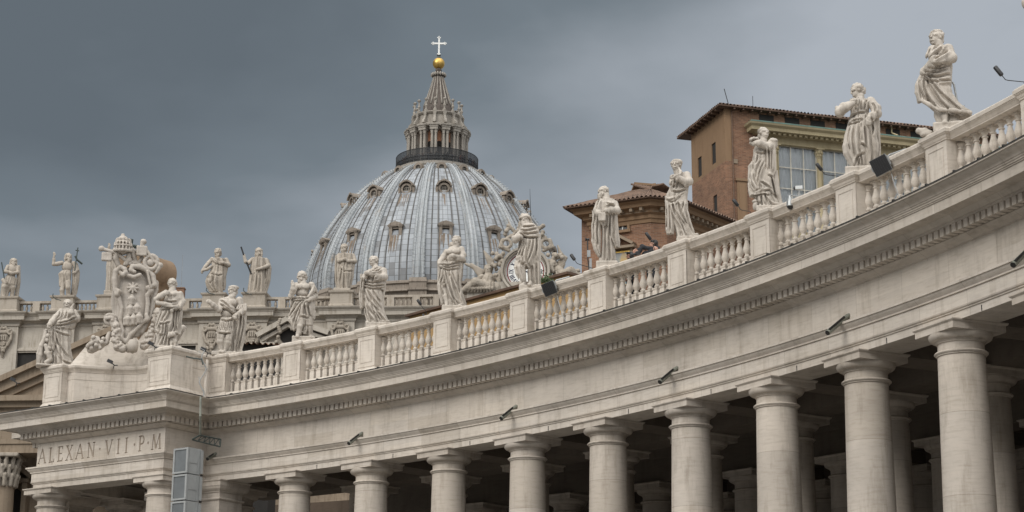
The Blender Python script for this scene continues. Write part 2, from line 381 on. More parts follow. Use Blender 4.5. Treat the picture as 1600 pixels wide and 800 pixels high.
def baluster_mesh():
    m = MB(); m.stack([(-.115, .115, -.115, .115, 16.49), (-.115, .115, -.115, .115, 16.83), (-.10, .10, -.10, .10, 16.87), (-.125, .125, -.125, .125, 16.90), (-.125, .125, -.125, .125, 16.945)])
    m.lathe([(r, z*.925+16.965) for r, z in bl], 18)
    m.stack([(-.12, .12, -.12, .12, 17.708), (-.12, .12, -.12, .12, 17.768)])
    return m
bm0 = baluster_mesh().build('baluster', M_['bal'], None, smooth=40)
BC = .80
PEDS = list(range(-1, 12))
fp = True; fb = True
for i in PEDS:
    loc = pol(PR, i)-origin_of(col); rz = -(A0+DA*i)
    if fp: pm.parent = col; pm.location = loc; pm.rotation_euler = (0, 0, rz); fp = False
    else: inst(pm, col, loc, rz)
    if i == PEDS[-1]: continue
    hp = PW/(R0+PR)/DA; d0, d1 = i+hp+.001, i+1-hp-.001
    m = MB()
    m.sweep([(-.42, 15.985), (-.42+.06, 15.985), (-.36, 16.34), (-.39, 16.37), (-.415, 16.42), (-.45, 16.49), (-1.16, 16.49), (-1.2, 15.985)], arc(d0, d1, 0, 10), 1)
    rp = [(-(.52-o), z-.008) for o, z in [(0, 17.775)]+CAP[1:]]+[(-1.06-o, z-.008) for o, z in CAP[::-1][:-1]]+[(-1.06, 17.767)]
    m.sweep(rp, arc(d0, d1, 0, 10), 1)
    for e_ in (d0, d1):                # half balusters engaged with the pedestals
        sgn = 1 if e_ == d0 else -1
        M = frame_at(e_, BC, 0)
        m.stack([(0 if sgn > 0 else -.10, .10 if sgn > 0 else 0, -.11, .11, z) for z in (16.495, 16.93)], M)
        m.lathe([(r, z*.925+16.965) for r, z in bl], 12, M, -PI/2 if sgn > 0 else PI/2, PI/2 if sgn > 0 else 1.5*PI)
    b_ = m.build('balustrade', M_['bal'], col, smooth=32)
    for k in range(1, 9):
        p_ = pol(BC, d0+(d1-d0)*k/9.0)-origin_of(b_)
        rz = -(A0+DA*(d0+(d1-d0)*k/9.0))
        if fb: bm0.parent = b_; bm0.location = p_; bm0.rotation_euler = (0, 0, rz); fb = False
        else: inst(bm0, b_, p_, rz)

# ================================================================== end portico with the inscription
AP = .62
Tv = Vector((math.cos(AP), -math.sin(AP))); Nv = Vector((-math.sin(AP), -math.cos(AP))); FC = Vector((-13.8, 75.40))
PWID = 7.55
MP = Matrix(((Tv.x, -Nv.x, 0, FC.x), (Tv.y, -Nv.y, 0, FC.y), (0, 0, 1, 0), (0, 0, 0, 1)))   # local x along the front, local y away from the square
def pp(s, d, z=0.0): q = FC+Tv*s-Nv*d; return Vector((q.x, q.y, z))   # d: depth behind the frieze face
por = thing('portico', pp(-PWID/2, .5), 'projecting end portico with a carved Latin name on its frieze, under the coat of arms', 'portico')
path = [pp(-PWID, 5.2).xy, pp(-PWID, 0).xy, pp(0, 0).xy, pp(0, 3.2).xy]
ENTP = [((-.06 if a < .05 and 13.76 < z < 14.77 else a), z) for a, z in ENTO]
MB().sweep(ENTP, path, 1).build('entablature', M_['trav'], por, smooth=32)
MB().box(-.08, 0, .125, 3.2, 13.757, 14.762, MP).build('frieze_panel', M_['trav'], por)
MB().box(-PWID, -PWID+.08, .125, 5.2, 13.757, 14.762, MP).build('frieze_panel', M_['trav'], por)
path2 = [pp(-PWID-1.25, 8).xy, pp(-PWID-1.25, 1.75).xy, pp(-PWID+.5, 1.75).xy]
MB().sweep(ENTO, path2, 1).build('side_entablature', M_['trav'], por, smooth=32)
m = MB()
def dent_line(m, p0, p1, n, cut0, cut1):
    d = (p1-p0); ln = d.length; d.normalize(); ang = math.atan2(d.y, d.x)
    st = (ln-cut0-cut1)/n
    for k in range(n):
        q = p0+d*(cut0+st*(k+.5)); M = Matrix.Translation((q.x, q.y, 0)) @ Matrix.Rotation(ang, 4, 'Z')
        m.box(-.084, .084, -.555, -.125, 14.932, 15.148, M)
o_ = .555
dent_line(m, pp(-PWID-o_, 0).xy, pp(o_, 0).xy, 33, .02, .02)
dent_line(m, pp(0, -.33).xy, pp(0, 2.6).xy, 11, .05, 0)
m.build('dentil_course', M_['trav'], por); m = MB()
dent_line(m, pp(-PWID-1.25-o_, 1.75).xy, pp(-PWID, 1.75).xy, 8, .02, .02)
m.build('dentil_course', M_['trav'], por)
m = MB(); fl = [(1.555, 15.917), (1.568, 15.905), (1.568, 15.94), (1.25, 15.955)]
m.sweep(fl, path, 1); m.sweep(fl, path2, 1)
for k in range(8): m.box(-.03, .03, -.04, .10, 15.93, 15.975, MP @ Matrix.Translation((-PWID+.3+k*1.02, -1.54, 0)))
m.build('lead_flashing', M_['lead'], por)
m = MB(); m.box(-PWID+.05, -.05, .3, 6, 15.96, 16.03, MP); m.box(-PWID+.3, -.3, 1.15, 6, 13.4, 13.7, MP)
m.box(-PWID-1.2, -PWID+.04, 2.0, 7.5, 15.96, 16.02, MP)
m.build('ceiling', M_['in'], por)
put('c', por, pp(-PWID+.52, .52), -AP); put('c', por, pp(-.52, .52), -AP)
put('c', por, pp(-PWID+.52, 4.6), -AP); put('c', por, pp(-.52, 4.9), -AP)
put('q', por, pp(-PWID-.55, 2.5), -AP)
# inscription cut into the frieze
def strokes():
    G = {}
    G['A'] = [((.0, 0), (.36, 1), .06), ((.36, 1), (.74, 0), .12), ((.16, .36), (.56, .36), .05), ((-.08, 0), (.1, 0), .05), ((.62, 0), (.86, 0), .05)]
    G['L'] = [((.12, 0), (.12, 1), .12), ((.12, 0), (.52, 0), .06), ((.52, 0), (.55, .2), .06), ((.0, 1), (.25, 1), .05), ((0, 0), (.2, 0), .05)]
    G['E'] = [((.12, 0), (.12, 1), .12), ((.0, 0), (.5, 0), .06), ((.5, 0), (.54, .2), .06), ((.12, .52), (.42, .52), .05), ((.0, 1), (.48, 1), .06), ((.48, 1), (.5, .83), .06)]
    G['X'] = [((.06, 1), (.64, 0), .12), ((.06, 0), (.62, 1), .06), ((-.04, 1), (.2, 1), .05), ((.5, 1), (.72, 1), .05), ((-.04, 0), (.18, 0), .05), ((.52, 0), (.76, 0), .05)]
    G['N'] = [((.1, 0), (.1, 1), .06), ((.1, 1), (.66, 0), .12), ((.66, 0), (.66, 1), .06), ((0, 0), (.22, 0), .05), ((-.03, 1), (.15, 1), .05), ((.55, 1), (.78, 1), .05)]
    G['V'] = [((.04, 1), (.36, 0), .12), ((.36, 0), (.68, 1), .06), ((-.06, 1), (.16, 1), .05), ((.58, 1), (.8, 1), .05)]
    G['I'] = [((.12, 0), (.12, 1), .12), ((0, 0), (.25, 0), .05), ((0, 1), (.25, 1), .05)]
    arcp = [(.14, 1)]+[(.3+.22*math.sin(PI*k/8), .73+.27*math.cos(PI*k/8)) for k in range(9)]+[(.2, .46)]
    G['P'] = [((.12, 0), (.12, 1), .12), ((0, 0), (.25, 0), .05), ((0, 1), (.15, 1), .05)]+[(arcp[k], arcp[k+1], .09) for k in range(len(arcp)-1)]
    G['M'] = [((.06, 0), (.14, 1), .06), ((.14, 1), (.44, .05), .12), ((.44, .05), (.76, 1), .06), ((.76, 1), (.84, 0), .12), ((-.04, 0), (.17, 0), .05), ((.73, 0), (.95, 0), .05)]
    G['.'] = [((.06, .42), (.06, .54), .12)]
    return G
GL = strokes()
def letters(m, txt, x0, x1, z0, h, xs):
    for ch, fx in zip(txt, xs):
        for a, b, wd in GL[ch]:
            A = Vector((x0+(x1-x0)*fx+a[0]*h*.92, z0+a[1]*h)); B = Vector((x0+(x1-x0)*fx+b[0]*h*.92, z0+b[1]*h))
            d = (B-A).normalized(); A = A-d*.012; B = B+d*.012; n_ = Vector((-d.y, d.x))*wd*h*.62
            fq = [A+n_, A-n_, B-n_, B+n_]
            bq = [A, A, B, B]
            m.add([MP @ Vector((q.x, -.012, q.y)) for q in (A+n_*1.2, A-n_*1.2, B-n_*1.2, B+n_*1.2)]+[MP @ Vector((A.x, .045, A.y)), MP @ Vector((B.x, .045, B.y))],
                  [(0, 1, 2, 3), (0, 4, 1), (2, 5, 3), (1, 4, 5, 2), (3, 5, 4, 0)])
def cut_panel():
    pan = MB(); pan.box(-PWID, 0, 0, .12, 13.757, 14.762, MP)
    po = pan.build('inscription', M_['trav'], por); po.data.materials.append(M_['letter'])
    for ch in range(1): pass
    txt = 'ALEXAN.VII.P.M'
    xs = [.012, .098, .168, .236, .318, .408, .500, .548, .640, .702, .768, .806, .872, .905]
    cut = MB(); letters(cut, txt, -PWID+.02, -.02, 13.93, .60, xs)
    me = bpy.data.meshes.new('c'); me.from_pydata([tuple(Vector(q)-origin_of(por)) for q in cut.v], [], cut.f)
    bm = bmesh.new(); bm.from_mesh(me); bmesh.ops.recalc_face_normals(bm, faces=bm.faces); bm.to_mesh(me); bm.free(); me.materials.append(M_['letter'])
    co = bpy.data.objects.new('cutter', me); C.objects.link(co); co.location = por.location
    md = po.modifiers.new('cut', 'BOOLEAN'); md.operation = 'DIFFERENCE'; md.object = co; md.solver = 'EXACT'; md.use_self = True
    bpy.context.view_layer.update()
    dg = bpy.context.evaluated_depsgraph_get(); nm = bpy.data.meshes.new_from_object(po.evaluated_get(dg))
    po.modifiers.clear(); po.data = nm; bpy.data.objects.remove(co); return po
cut_panel()
# attic of the portico: corner pedestals, concave parapet, side rail
def ped(m, x0, x1, y0, y1, zb=15.98):
    rows = [(.10, zb), (.10, 16.36), (.075, 16.38), (.055, 16.42), (.02, 16.47), (0, 16.50)]+CAP
    m.stack([(x0-o, x1+o, y0-o, y1+o, z) for o, z in rows], MP)
    t = .016; z0, z1 = 16.56, 17.74
    if x1-x0 > .7:
        a, b = x0, x1
        for q in ((a, a+.13, z0, z1), (b-.13, b, z0, z1), (a+.13, b-.13, z0, z0+.13), (a+.13, b-.13, z1-.13, z1), (a+.17, b-.17, z0+.17, z1-.17)):
            m.box(q[0], q[1], y0-t, y0+.02, q[2], q[3], MP)
ped_specs = []
for (x0, x1, y0, y1) in ((-1.30, 0.02, .1, 1.3), (-PWID-.02, -PWID+1.10, .1, 1.3)):
    m = MB(); ped(m, x0, x1, y0, y1); m.build('pedestal', M_['bal'], por)
m = MB()
xa, xb = -PWID+1.10, -1.30
cv = [pp(xa, .42).xy, pp(xa+.42, .42).xy]+[pp(xa+.42+(xb-.3-xa-.42)*k/18, .42+1.9*math.sin(PI*k/18)**.9).xy for k in range(1, 18)]+[pp(xb-.3, .42).xy, pp(xb, .42).xy]
prof = [(.10, 15.98), (.10, 16.36), (.075, 16.38), (.055, 16.42), (.02, 16.47), (0, 16.50), (0, 17.45), (.015, 17.455), (.02, 17.50)]+[(o, z-.006) for o, z in CAP[0:]]+[(-.55, 18.109), (-.55, 15.98)]
m.sweep(prof, cv, 1); m.build('concave_parapet', M_['bal'], por, smooth=30)
m = MB()
m.sweep(prof, [pp(-.1, 1.3).xy, pp(-.1, 3.4).xy], 1)
m.build('side_parapet', M_['bal'], por, smooth=30); m = MB()
m.sweep(prof, [pp(-PWID+.1, 4.5).xy, pp(-PWID+.1, 1.3).xy], 1)
m.stack([(-PWID-.9-o, -PWID-.05+o, 1.8-o, 2.6+o, z-.75) for o, z in [(.1, 16.73), (.1, 17.1), (0, 17.2)]+CAP], MP)
m.build('side_parapet', M_['bal'], por, smooth=30)
# ================================================================== sculpture: signed distance fields meshed with surface nets
def smin(a, b, k):
    h = np.clip(.5+.5*(b-a)/k, 0, 1); return b+(a-b)*h-k*h*(1-h)
def surface_nets(D, org, h):
    S = D < 0; nx, ny, nz = D.shape
    c = np.zeros((nx-1, ny-1, nz-1), np.int8)
    offs = [(i, j, k) for i in (0, 1) for j in (0, 1) for k in (0, 1)]
    sl = lambda A, o: A[o[0]:o[0]+nx-1, o[1]:o[1]+ny-1, o[2]:o[2]+nz-1]
    for o in offs: c += sl(S, o)
    act = (c > 0) & (c < 8); ii = np.argwhere(act); idx = -np.ones(act.shape, np.int64); idx[act] = np.arange(len(ii))
    acc = np.zeros((len(ii), 3)); cnt = np.zeros(len(ii)); V = {o: sl(D, o)[act] for o in offs}
    for a in offs:
        for ax in range(3):
            if a[ax]: continue
            b = list(a); b[ax] = 1; b = tuple(b); da, db = V[a], V[b]; x = (da < 0) != (db < 0)
            t = np.where(x, da/np.where(x, da-db, 1), 0)
            p = np.array(a, float)[None]+t[:, None]*(np.array(b)-np.array(a))[None]
            acc += p*x[:, None]; cnt += x
    vs = (ii+acc/cnt[:, None])*h+np.array(org)
    fs = []
    for ax in range(3):
        o1, o2 = [(1, 2), (2, 0), (0, 1)][ax]
        lo = [1, 1, 1]; lo[ax] = 0
        A = S[tuple(slice(lo[q], (None if q != ax else -1)) for q in range(3))]
        sh = [lo[q] for q in range(3)]; sh[ax] = 1
        B = S[tuple(slice(sh[q], None) for q in range(3))]
        e = np.argwhere(A != B)
        if not len(e): continue
        base = e+np.array(lo); flip = A[tuple(e.T)]
        ok = (base[:, o1] < idx.shape[o1]) & (base[:, o2] < idx.shape[o2])
        base, flip = base[ok], flip[ok]
        def q(d1, d2): t = base.copy(); t[:, o1] -= d1; t[:, o2] -= d2; return idx[tuple(t.T)]
        Q = np.stack([q(1, 1), q(0, 1), q(0, 0), q(1, 0)], 1)
        Q[~flip] = Q[~flip][:, ::-1]; fs.append(Q)
    return vs, np.concatenate(fs)
class St:
    """A sculpture drawn in pixels of an enlarged view (x right, y down, d towards the viewer); m metres per pixel."""
    def __init__(s, cx, base, m): s.cx, s.b, s.m = cx, base, m; s.P = []; s.F = []; s.crumple = .0028; s.sharp = 1.05; s.chin = 99.0
    def w(s, x, y, d=0): return np.array([(x-s.cx)*s.m, -d*s.m, (s.b-y)*s.m])
    def add(s, f, lo, hi, k, sub=False): s.P.append((f, np.minimum(lo, hi), np.maximum(lo, hi), max(k*s.m, 1e-4), sub)); return s
    def e(s, x, y, d, rx, rd, ry, k=10, sub=False, rot=0, nz=0, nf=.0):
        c = s.w(x, y, d); r = np.array([rx, rd, ry])*s.m; ca, sa = math.cos(rot), math.sin(rot)
        def f(X, Y, Z):
            x, y, z = X-c[0], Y-c[1], Z-c[2]
            if rot: x, z = x*ca+z*sa, -x*sa+z*ca
            k0 = np.sqrt((x/r[0])**2+(y/r[1])**2+(z/r[2])**2)+1e-6; k1 = np.sqrt((x/r[0]**2)**2+(y/r[1]**2)**2+(z/r[2]**2)**2)+1e-6
            d_ = k0*(k0-1)/k1
            if nz: q = nf/s.m*.01; d_ = d_-nz*s.m*(np.sin(X*q*1.1+2*np.sin(Z*q*.7))*np.sin(Y*q*.9+1)*np.sin(Z*q+1.5*np.sin(X*q*.5)))
            return d_
        R_ = max(r)+nz*s.m; return s.add(f, c-R_, c+R_, k, sub)
    def c(s, pts, k=8, sub=False):     # chain of tapered capsules: (x, y, d, radius)
        for a, b in zip(pts[:-1], pts[1:]):
            A, B = s.w(*a[:3]), s.w(*b[:3]); ra, rb = a[3]*s.m, b[3]*s.m
            def f(X, Y, Z, A=A, B=B, ra=ra, rb=rb):
                ab = B-A; L2 = ab@ab+1e-9; t = np.clip(((X-A[0])*ab[0]+(Y-A[1])*ab[1]+(Z-A[2])*ab[2])/L2, 0, 1)
                return np.sqrt((X-A[0]-t*ab[0])**2+(Y-A[1]-t*ab[1])**2+(Z-A[2]-t*ab[2])**2)-(ra+t*(rb-ra))
            rr = max(ra, rb); s.add(f, np.minimum(A, B)-rr, np.maximum(A, B)+rr, k, sub)
        return s
    def box(s, x0, x1, y0, y1, d0, d1, r=3, k=4):
        a, b = s.w(x0, y1, d1), s.w(x1, y0, d0); c = (a+b)/2; h = (b-a)/2-r*s.m
        def f(X, Y, Z):
            q = [np.abs(X-c[0])-h[0], np.abs(Y-c[1])-h[1], np.abs(Z-c[2])-h[2]]
            return np.sqrt(sum(np.maximum(t, 0)**2 for t in q))+np.minimum(np.maximum(q[0], np.maximum(q[1], q[2])), 0)-r*s.m
        return s.add(f, a, b, k)
    def robe(s, rows, n=9, amp=7, sh=1.0, ph=0.0, dep=.62, k=8, ragged=6):   # rows (y, xl, xr[, d centre[, depth ratio]])
        rows = sorted(rows, key=lambda q: -q[0])
        z = np.array([(s.b-q[0])*s.m for q in rows]); xc = np.array([((q[1]+q[2])/2-s.cx)*s.m for q in rows]); rx = np.array([(q[2]-q[1])/2*s.m for q in rows])
        yc = np.array([-(q[3] if len(q) > 3 else 0)*s.m for q in rows]); ry = rx*np.array([(q[4] if len(q) > 4 else dep) for q in rows])
        A = .9*amp*s.m; lo = np.array([(xc-rx).min()-A, (yc-ry).min()-A, z[0]]); hi = np.array([(xc+rx).max()+A, (yc+ry).max()+A, z[-1]]); h = z[-1]-z[0]
        def f(X, Y, Z):
            zz = Z.ravel() if Z.shape[:2] == (1, 1) else Z
            ip = lambda a: np.interp(zz, z, a).reshape(Z.shape)
            x = X-ip(xc); y = Y-ip(yc); a = ip(rx); b = ip(ry)
            th = np.arctan2(x, -y); t = (Z-z[0])/h
            k0 = np.sqrt((x/a)**2+(y/b)**2)+1e-6; k1 = np.sqrt((x/a**2)**2+(y/b**2)**2)+1e-6
            d = k0*(k0-1)/k1
            wv = .5*np.sin(2.2*t+ph*2)+.5*np.sin(2*th+ph)
            f1 = 2*np.abs(np.sin(.5*(n*th+sh*t*6+wv+ph)))-1.1; f2 = 2*np.abs(np.sin(.5*(1.63*n*th+sh*t*7.5+1.7*ph+1.3*wv)))-1.1; f3 = np.sin(2.9*n*th+sh*t*10+3*ph+wv)
            g = .62*f1+.34*f2+.04*f3
            d = d-A*g*(.35+.65*np.clip(1.25-t, 0, 1))
            return np.maximum(d, np.maximum(Z-z[-1], z[0]-Z+ragged*s.m*.5*(np.sin(n*th*.7+ph)+np.sin(n*1.3*th))))
        return s.add(f, lo, hi, k)
    def head(s, x, y, S, yaw=0, tilt=0, hair='short', beard=0, d=0):
        y += .03*S; S *= 1.15
        s.chin = min(s.chin, (s.b-y-.5*S)*s.m)
        a = R(yaw); t = R(tilt); f = np.array([math.sin(a)*math.cos(t), math.cos(a)*math.cos(t), -math.sin(t)])   # x, d, y(down)
        r = np.array([math.cos(a), -math.sin(a), 0]); u = np.cross(r, f)
        if u[2] > 0: u = -u
        o = np.array([x, d, y]); P = lambda fr, ri, up: (lambda q: (q[0], q[2], q[1]))(o+S*(f*fr+r*ri+u*up))
        E = lambda fr, ri, up, rx, rd, ry, k=3, sub=False, nz=0, nf=0: (lambda q: s.e(q[0], q[1], q[2], rx*S, rd*S, ry*S, k, sub, 0, nz, nf))(P(fr, ri, up))
        E(-.03, 0, .14, .36, .38, .36, 4); E(.10, 0, -.14, .28, .27, .34, 6); E(.17, 0, -.38, .13, .13, .11, 5)
        for e_ in (-1, 1): E(.40, .15*e_, .06, .085, .10, .055, 2, True)
        n0, n1 = P(.36, 0, .10), P(.44, 0, -.08); s.c([(*n0, .035*S), (*n1, .055*S)], 2)
        for e_ in (-1, 1): b0, b1 = P(.36, .04*e_, .13), P(.29, .25*e_, .11); s.c([(*b0, .05*S), (*b1, .05*S)], 2); E(.335, .155*e_, .04, .05, .05, .03, 1)
        m0, m1 = P(.405, -.09, -.245), P(.405, .09, -.245); s.c([(*m0, .018*S), (*m1, .018*S)], 1, True)
        l0, l1 = P(.36, -.07, -.28), P(.36, .07, -.28); s.c([(*l0, .035*S), (*l1, .035*S)], 2)
        for e_ in (-1, 1): E(-.02, .36*e_, .02, .06, .08, .11, 2)
        if hair in ('short', 'curly', 'long', 'bun', 'wavy'):
            q = .05*S
            E(-.10, 0, .20, .42, .40, .37, 3, False, q, 16 if hair == 'curly' else 11)
            E(-.22, 0, -.05, .37, .28, .34, 3, False, q, 13)
            rnd = random.Random(int(x*7+y*3))
            for kk in range(15):
                th = -2.0+4.0*kk/14; ce, se = math.cos(th), math.sin(th)
                E(.22*ce-.08, .40*se, .20+.12*ce+rnd.uniform(-.05, .05), .085, .085, .10, 4)
            if hair == 'curly':
                for kk in range(34): th = rnd.uniform(-PI, PI); q_ = math.sqrt(rnd.uniform(0, 1)); E(.36*q_*math.cos(th)-.1, .40*q_*math.sin(th), .30+.26*math.sqrt(max(0, 1-q_*q_*.9))-.06*(q_ > .9), .085, .085, .075, 2)
        if hair == 'long':
            for e_ in (-1, 1): a0, a1, a2 = P(-.1, .36*e_, .05), P(-.12, .38*e_, -.3), P(-.14, .36*e_, -.62); s.c([(*a0, .14*S), (*a1, .15*S), (*a2, .10*S)], 5)
        if hair == 'bun': E(-.48, 0, .05, .19, .19, .18, 4, False, .03*S, 16); E(-.34, 0, -.18, .16, .15, .15, 4)
        if hair == 'hood':
            E(-.10, 0, .14, .45, .43, .44, 4); E(-.16, 0, -.3, .44, .34, .42, 8)
        if hair == 'turban':
            E(-.03, 0, .36, .44, .46, .27, 5)
            for kk in range(5): h0 = .22+.085*kk; s.c([(*P((.43-.055*kk)*math.cos(th)-.03, (.47-.055*kk)*math.sin(th), h0+.07*math.sin(2*th+kk)), .075*S) for th in np.linspace(-2.2, 2.2, 9)], 2)
            E(-.05, .06, .58, .22, .24, .12, 4)
        if beard:
            E(.22, 0, -.40, .22, .17, .16+.12*beard, 4, False, .035*S, 18); E(.20, 0, -.55-.1*beard, .15, .13, .16*beard+.05, 4, False, .03*S, 18)
            for e_ in (-1, 1): E(.12, .24*e_, -.24, .10, .14, .17, 4, False, .03*S, 18)
        return s
    def hand(s, x, y, d, dx, dy, dd=0, S=30, curl=.5, side=1):
        v = np.array([dx, dd, dy], float); v /= np.linalg.norm(v); up = np.array([0, 1, .25]); p = np.cross(v, up); p /= np.linalg.norm(p); q = np.cross(p, v)
        o = np.array([x, d, y]); c2 = o+v*S*.28
        T = lambda a, r: (a[0], a[2], a[1], r)
        s.c([T(o-v*S*.1, .17*S), T(c2, .20*S)], 3)
        for i in range(4):
            b = o+v*S*.42+p*(i-1.5)*.145*S; ln = (.40, .47, .44, .33)[i]*S
            m1 = b+v*ln*.5+q*.05*S; m2 = m1+(v*math.cos(curl)-q*math.sin(curl))*ln*.55
            s.c([T(b, .075*S), T(m1, .07*S), T(m2, .055*S)], 1.2)
        t0 = o+p*.17*S*side+v*.05*S; t1 = t0+(p*.6*side+v*.55+q*.2)*S*.28; t2 = t1+v*.2*S
        s.c([T(t0, .09*S), T(t1, .07*S), T(t2, .055*S)], 1.5); return s
    def fold(s, pts, r=6, k=4): s.F.append((pts, r*1.25, k, 1)); return s
    def cut(s, pts, r=5, k=3): s.F.append((pts, r*1.3, k, -1)); return s
    def mesh(s, name, vox):
        lo = np.min([p[1] for p in s.P if not p[4]], 0)-.05; hi = np.max([p[2] for p in s.P if not p[4]], 0)+.05
        n = np.ceil((hi-lo)/vox).astype(int)+1
        ax = [(lo[i]+np.arange(n[i])*vox).astype(np.float32) for i in range(3)]
        D = np.full(tuple(n), 9.0, np.float32)
        def apply(f, l, h, k, sub):
            g = k*1.2+vox*3
            sl = [slice(max(0, int((l[i]-g-lo[i])/vox)), max(0, int((h[i]+g-lo[i])/vox)+2)) for i in range(3)]
            X = ax[0][sl[0]][:, None, None]; Y = ax[1][sl[1]][None, :, None]; Z = ax[2][sl[2]][None, None, :]
            if 0 in (X.size, Y.size, Z.size): return
            d = f(X, Y, Z); A = D[tuple(sl)]
            D[tuple(sl)] = -smin(-A, d, k) if sub else smin(A, d, k)
        for p in s.P: apply(*p)
        if s.F:                            # pleats and creases pressed into the front surface along drawn lines
            GX = ax[0][:, None]; GZ = ax[2][None, :]; disp = np.zeros((n[0], n[2]), np.float32)
            for pts, r, k, sg in s.F:
                P = [s.w(x, y)[[0, 2]] for x, y in pts]; P2 = [P[0]]     # rounded polyline
                for i in range(len(P)-1):
                    p0, p1, p2, p3 = P[max(i-1, 0)], P[i], P[i+1], P[min(i+2, len(P)-1)]
                    for t in np.linspace(0, 1, 6)[1:]: P2.append(.5*((2*p1)+(-p0+p2)*t+(2*p0-5*p1+4*p2-p3)*t*t+(-p0+3*p1-3*p2+p3)*t**3))
                best = np.full((n[0], n[2]), 9.0, np.float32); sd = best.copy(); tt = np.zeros_like(best); m_ = len(P2)-1
                for i in range(m_):
                    A, B = P2[i], P2[i+1]; d = B-A; L2 = d@d+1e-9; h = np.clip(((GX-A[0])*d[0]+(GZ-A[1])*d[1])/L2, 0, 1)
                    ex = GX-A[0]-h*d[0]; ez = GZ-A[1]-h*d[1]; q = np.sqrt(ex*ex+ez*ez); u_ = q < best
                    best = np.where(u_, q, best); sd = np.where(u_, q*np.sign(ex*d[1]-ez*d[0]), sd); tt = np.where(u_, (i+h)/m_, tt)
                tp = np.clip(np.sin(PI*np.clip(tt*.96+.02, 0, 1))*1.6, 0, 1); rm = r*s.m
                if sg > 0:
                    w1, w2 = rm*2.1, rm*1.1; prof = np.where(sd < 0, np.clip(1+sd/w1, 0, 1)**1.4, np.clip(1-sd/w2, 0, 1))
                    disp += tp*rm*(.95*prof-.75*np.exp(-((sd-w2*1.25)/(w2*.55))**2))
                else: disp -= tp*rm*1.0*np.exp(-(sd/(rm*.75))**2)
            D = D-np.clip(disp, -.05, .05)[:, None, :]*np.clip((.10-ax[1])/.12, 0, 1)[None, :, None]
        def blur(A, r):
            for ax_ in range(3):
                p_ = [(0, 0)]*3; p_[ax_] = (r+1, r); c_ = np.cumsum(np.pad(A, p_, mode='edge'), axis=ax_, dtype=np.float64)
                n_ = A.shape[ax_]; hi_ = np.take(c_, np.arange(2*r+1, 2*r+1+n_), axis=ax_); lo_ = np.take(c_, np.arange(0, n_), axis=ax_); A = ((hi_-lo_)/(2*r+1)).astype(np.float32)
            return A
        if s.sharp:
            E0 = np.clip(D, -.16, .16); b1 = blur(blur(E0, 1), 1); b2 = blur(blur(E0, 3), 3)
            D = E0+s.sharp*np.clip((s.chin+.02-(lo[2]+np.arange(n[2])*vox))/.06+.35, .35, 1)[None, None, :]*np.clip(.9*(E0-b1)+1.1*(E0-b2), -.03, .03)
        X = ax[0][:, None, None]; Y = ax[1][None, :, None]; Z = ax[2][None, None, :]
        if s.crumple:
            q = 34.0; wx = X*q+1.3*np.sin(Z*q*.37+1); wz = Z*q*.55+1.1*np.sin(X*q*.41+Y*9)
            D = D+s.crumple*np.clip((s.chin-Z)/.1, 0, 1)*(np.sin(wx+wz*.6)*np.sin(wz-.4*wx+Y*q*.5)+.5*np.sin(2.1*wx-1.3*wz+1)*np.sin(1.7*wz+Y*q))
        vs, fs = surface_nets(D.astype(np.float32), lo, vox)
        me = bpy.data.meshes.new(name); me.from_pydata(vs.tolist(), [], fs.tolist())
        me.polygons.foreach_set('use_smooth', [True]*len(fs)); me.update(); return me
    def obj(s, name, material, vox=.024, parent=None):
        me = s.mesh(name, vox); me.materials.append(material)
        o = bpy.data.objects.new(name, me); C.objects.link(o)
        if parent is not None: o.parent = parent
        return o
def face_cam(o, p, extra=0.0):
    o.location = p; o.rotation_euler = (0, 0, -math.atan2(p[0], p[1])+extra)
# ------------------------------------------------------------------ the statues on the colonnade
TOPZ = 18.112
def near(i, scale, cx, base):
    p = pol(.80, i, TOPZ); return p, St(cx, base, 1/(scale*ppm(p)*.962))
def finish(s, p, label, vox=.021, name='statue', m='statue', group='statues on the colonnade balustrade'):
    o = s.obj(name, M_[m], vox); face_cam(o, p); tag(o, label, 'statue', group); return o
def plinth(s, x0, x1, y, d0=-95, d1=95):
    s.box(x0, x1, y, s.b, d0, d1, 6, 6)

# bearded-less figure leaning forward with a wind-blown cloak
p, s = near(8, 4.444, 275, 782); plinth(s, 185, 372, 722, -80, 85)
s.robe([(598, 195, 330, 0), (650, 200, 330), (722, 222, 345, 10)], 7, 9, .2, .3)
s.c([(255, 600, 25, 34), (262, 660, 35, 27), (262, 712, 45, 20), (255, 722, 75, 15)], 8); s.c([(310, 600, 0, 34), (322, 660, 0, 28), (330, 715, 10, 22), (345, 722, 40, 14)], 8)
s.robe([(140, 222, 290, -5), (165, 190, 318), (220, 178, 330), (300, 160, 322), (350, 140, 318), (400, 122, 315), (450, 112, 312), (500, 118, 318), (560, 150, 350), (600, 185, 385), (640, 215, 415), (662, 235, 420)], 6, 8, .9, 1.2, .6)
s.robe([(362, 118, 165, 50), (430, 82, 160, 45), (490, 74, 150, 40), (545, 92, 140, 40)], 5, 9, .4, .4, .5)
s.c([(115, 545, 50, 7), (170, 590, 72, 9), (232, 630, 78, 8), (320, 642, 80, 8), (424, 655, 50, 8)], 10); s.robe([(655, 300, 424, 10), (625, 250, 420, 5), (590, 210, 385, 0)], 6, 5, .6, .2, .5)
s.c([(300, 180, 10, 36), (318, 250, 30, 36), (250, 290, 92, 33), (200, 300, 105, 26), (150, 345, 100, 18)], 12); s.hand(146, 346, 100, -.6, .8, .2, 46, .9)
s.c([(205, 190, 40, 30), (190, 240, 70, 30)], 12)
s.c([(240, 125, 5, 30), (245, 165, 0, 36)], 8); s.head(226, 92, 96, -35, 12, 'curly')
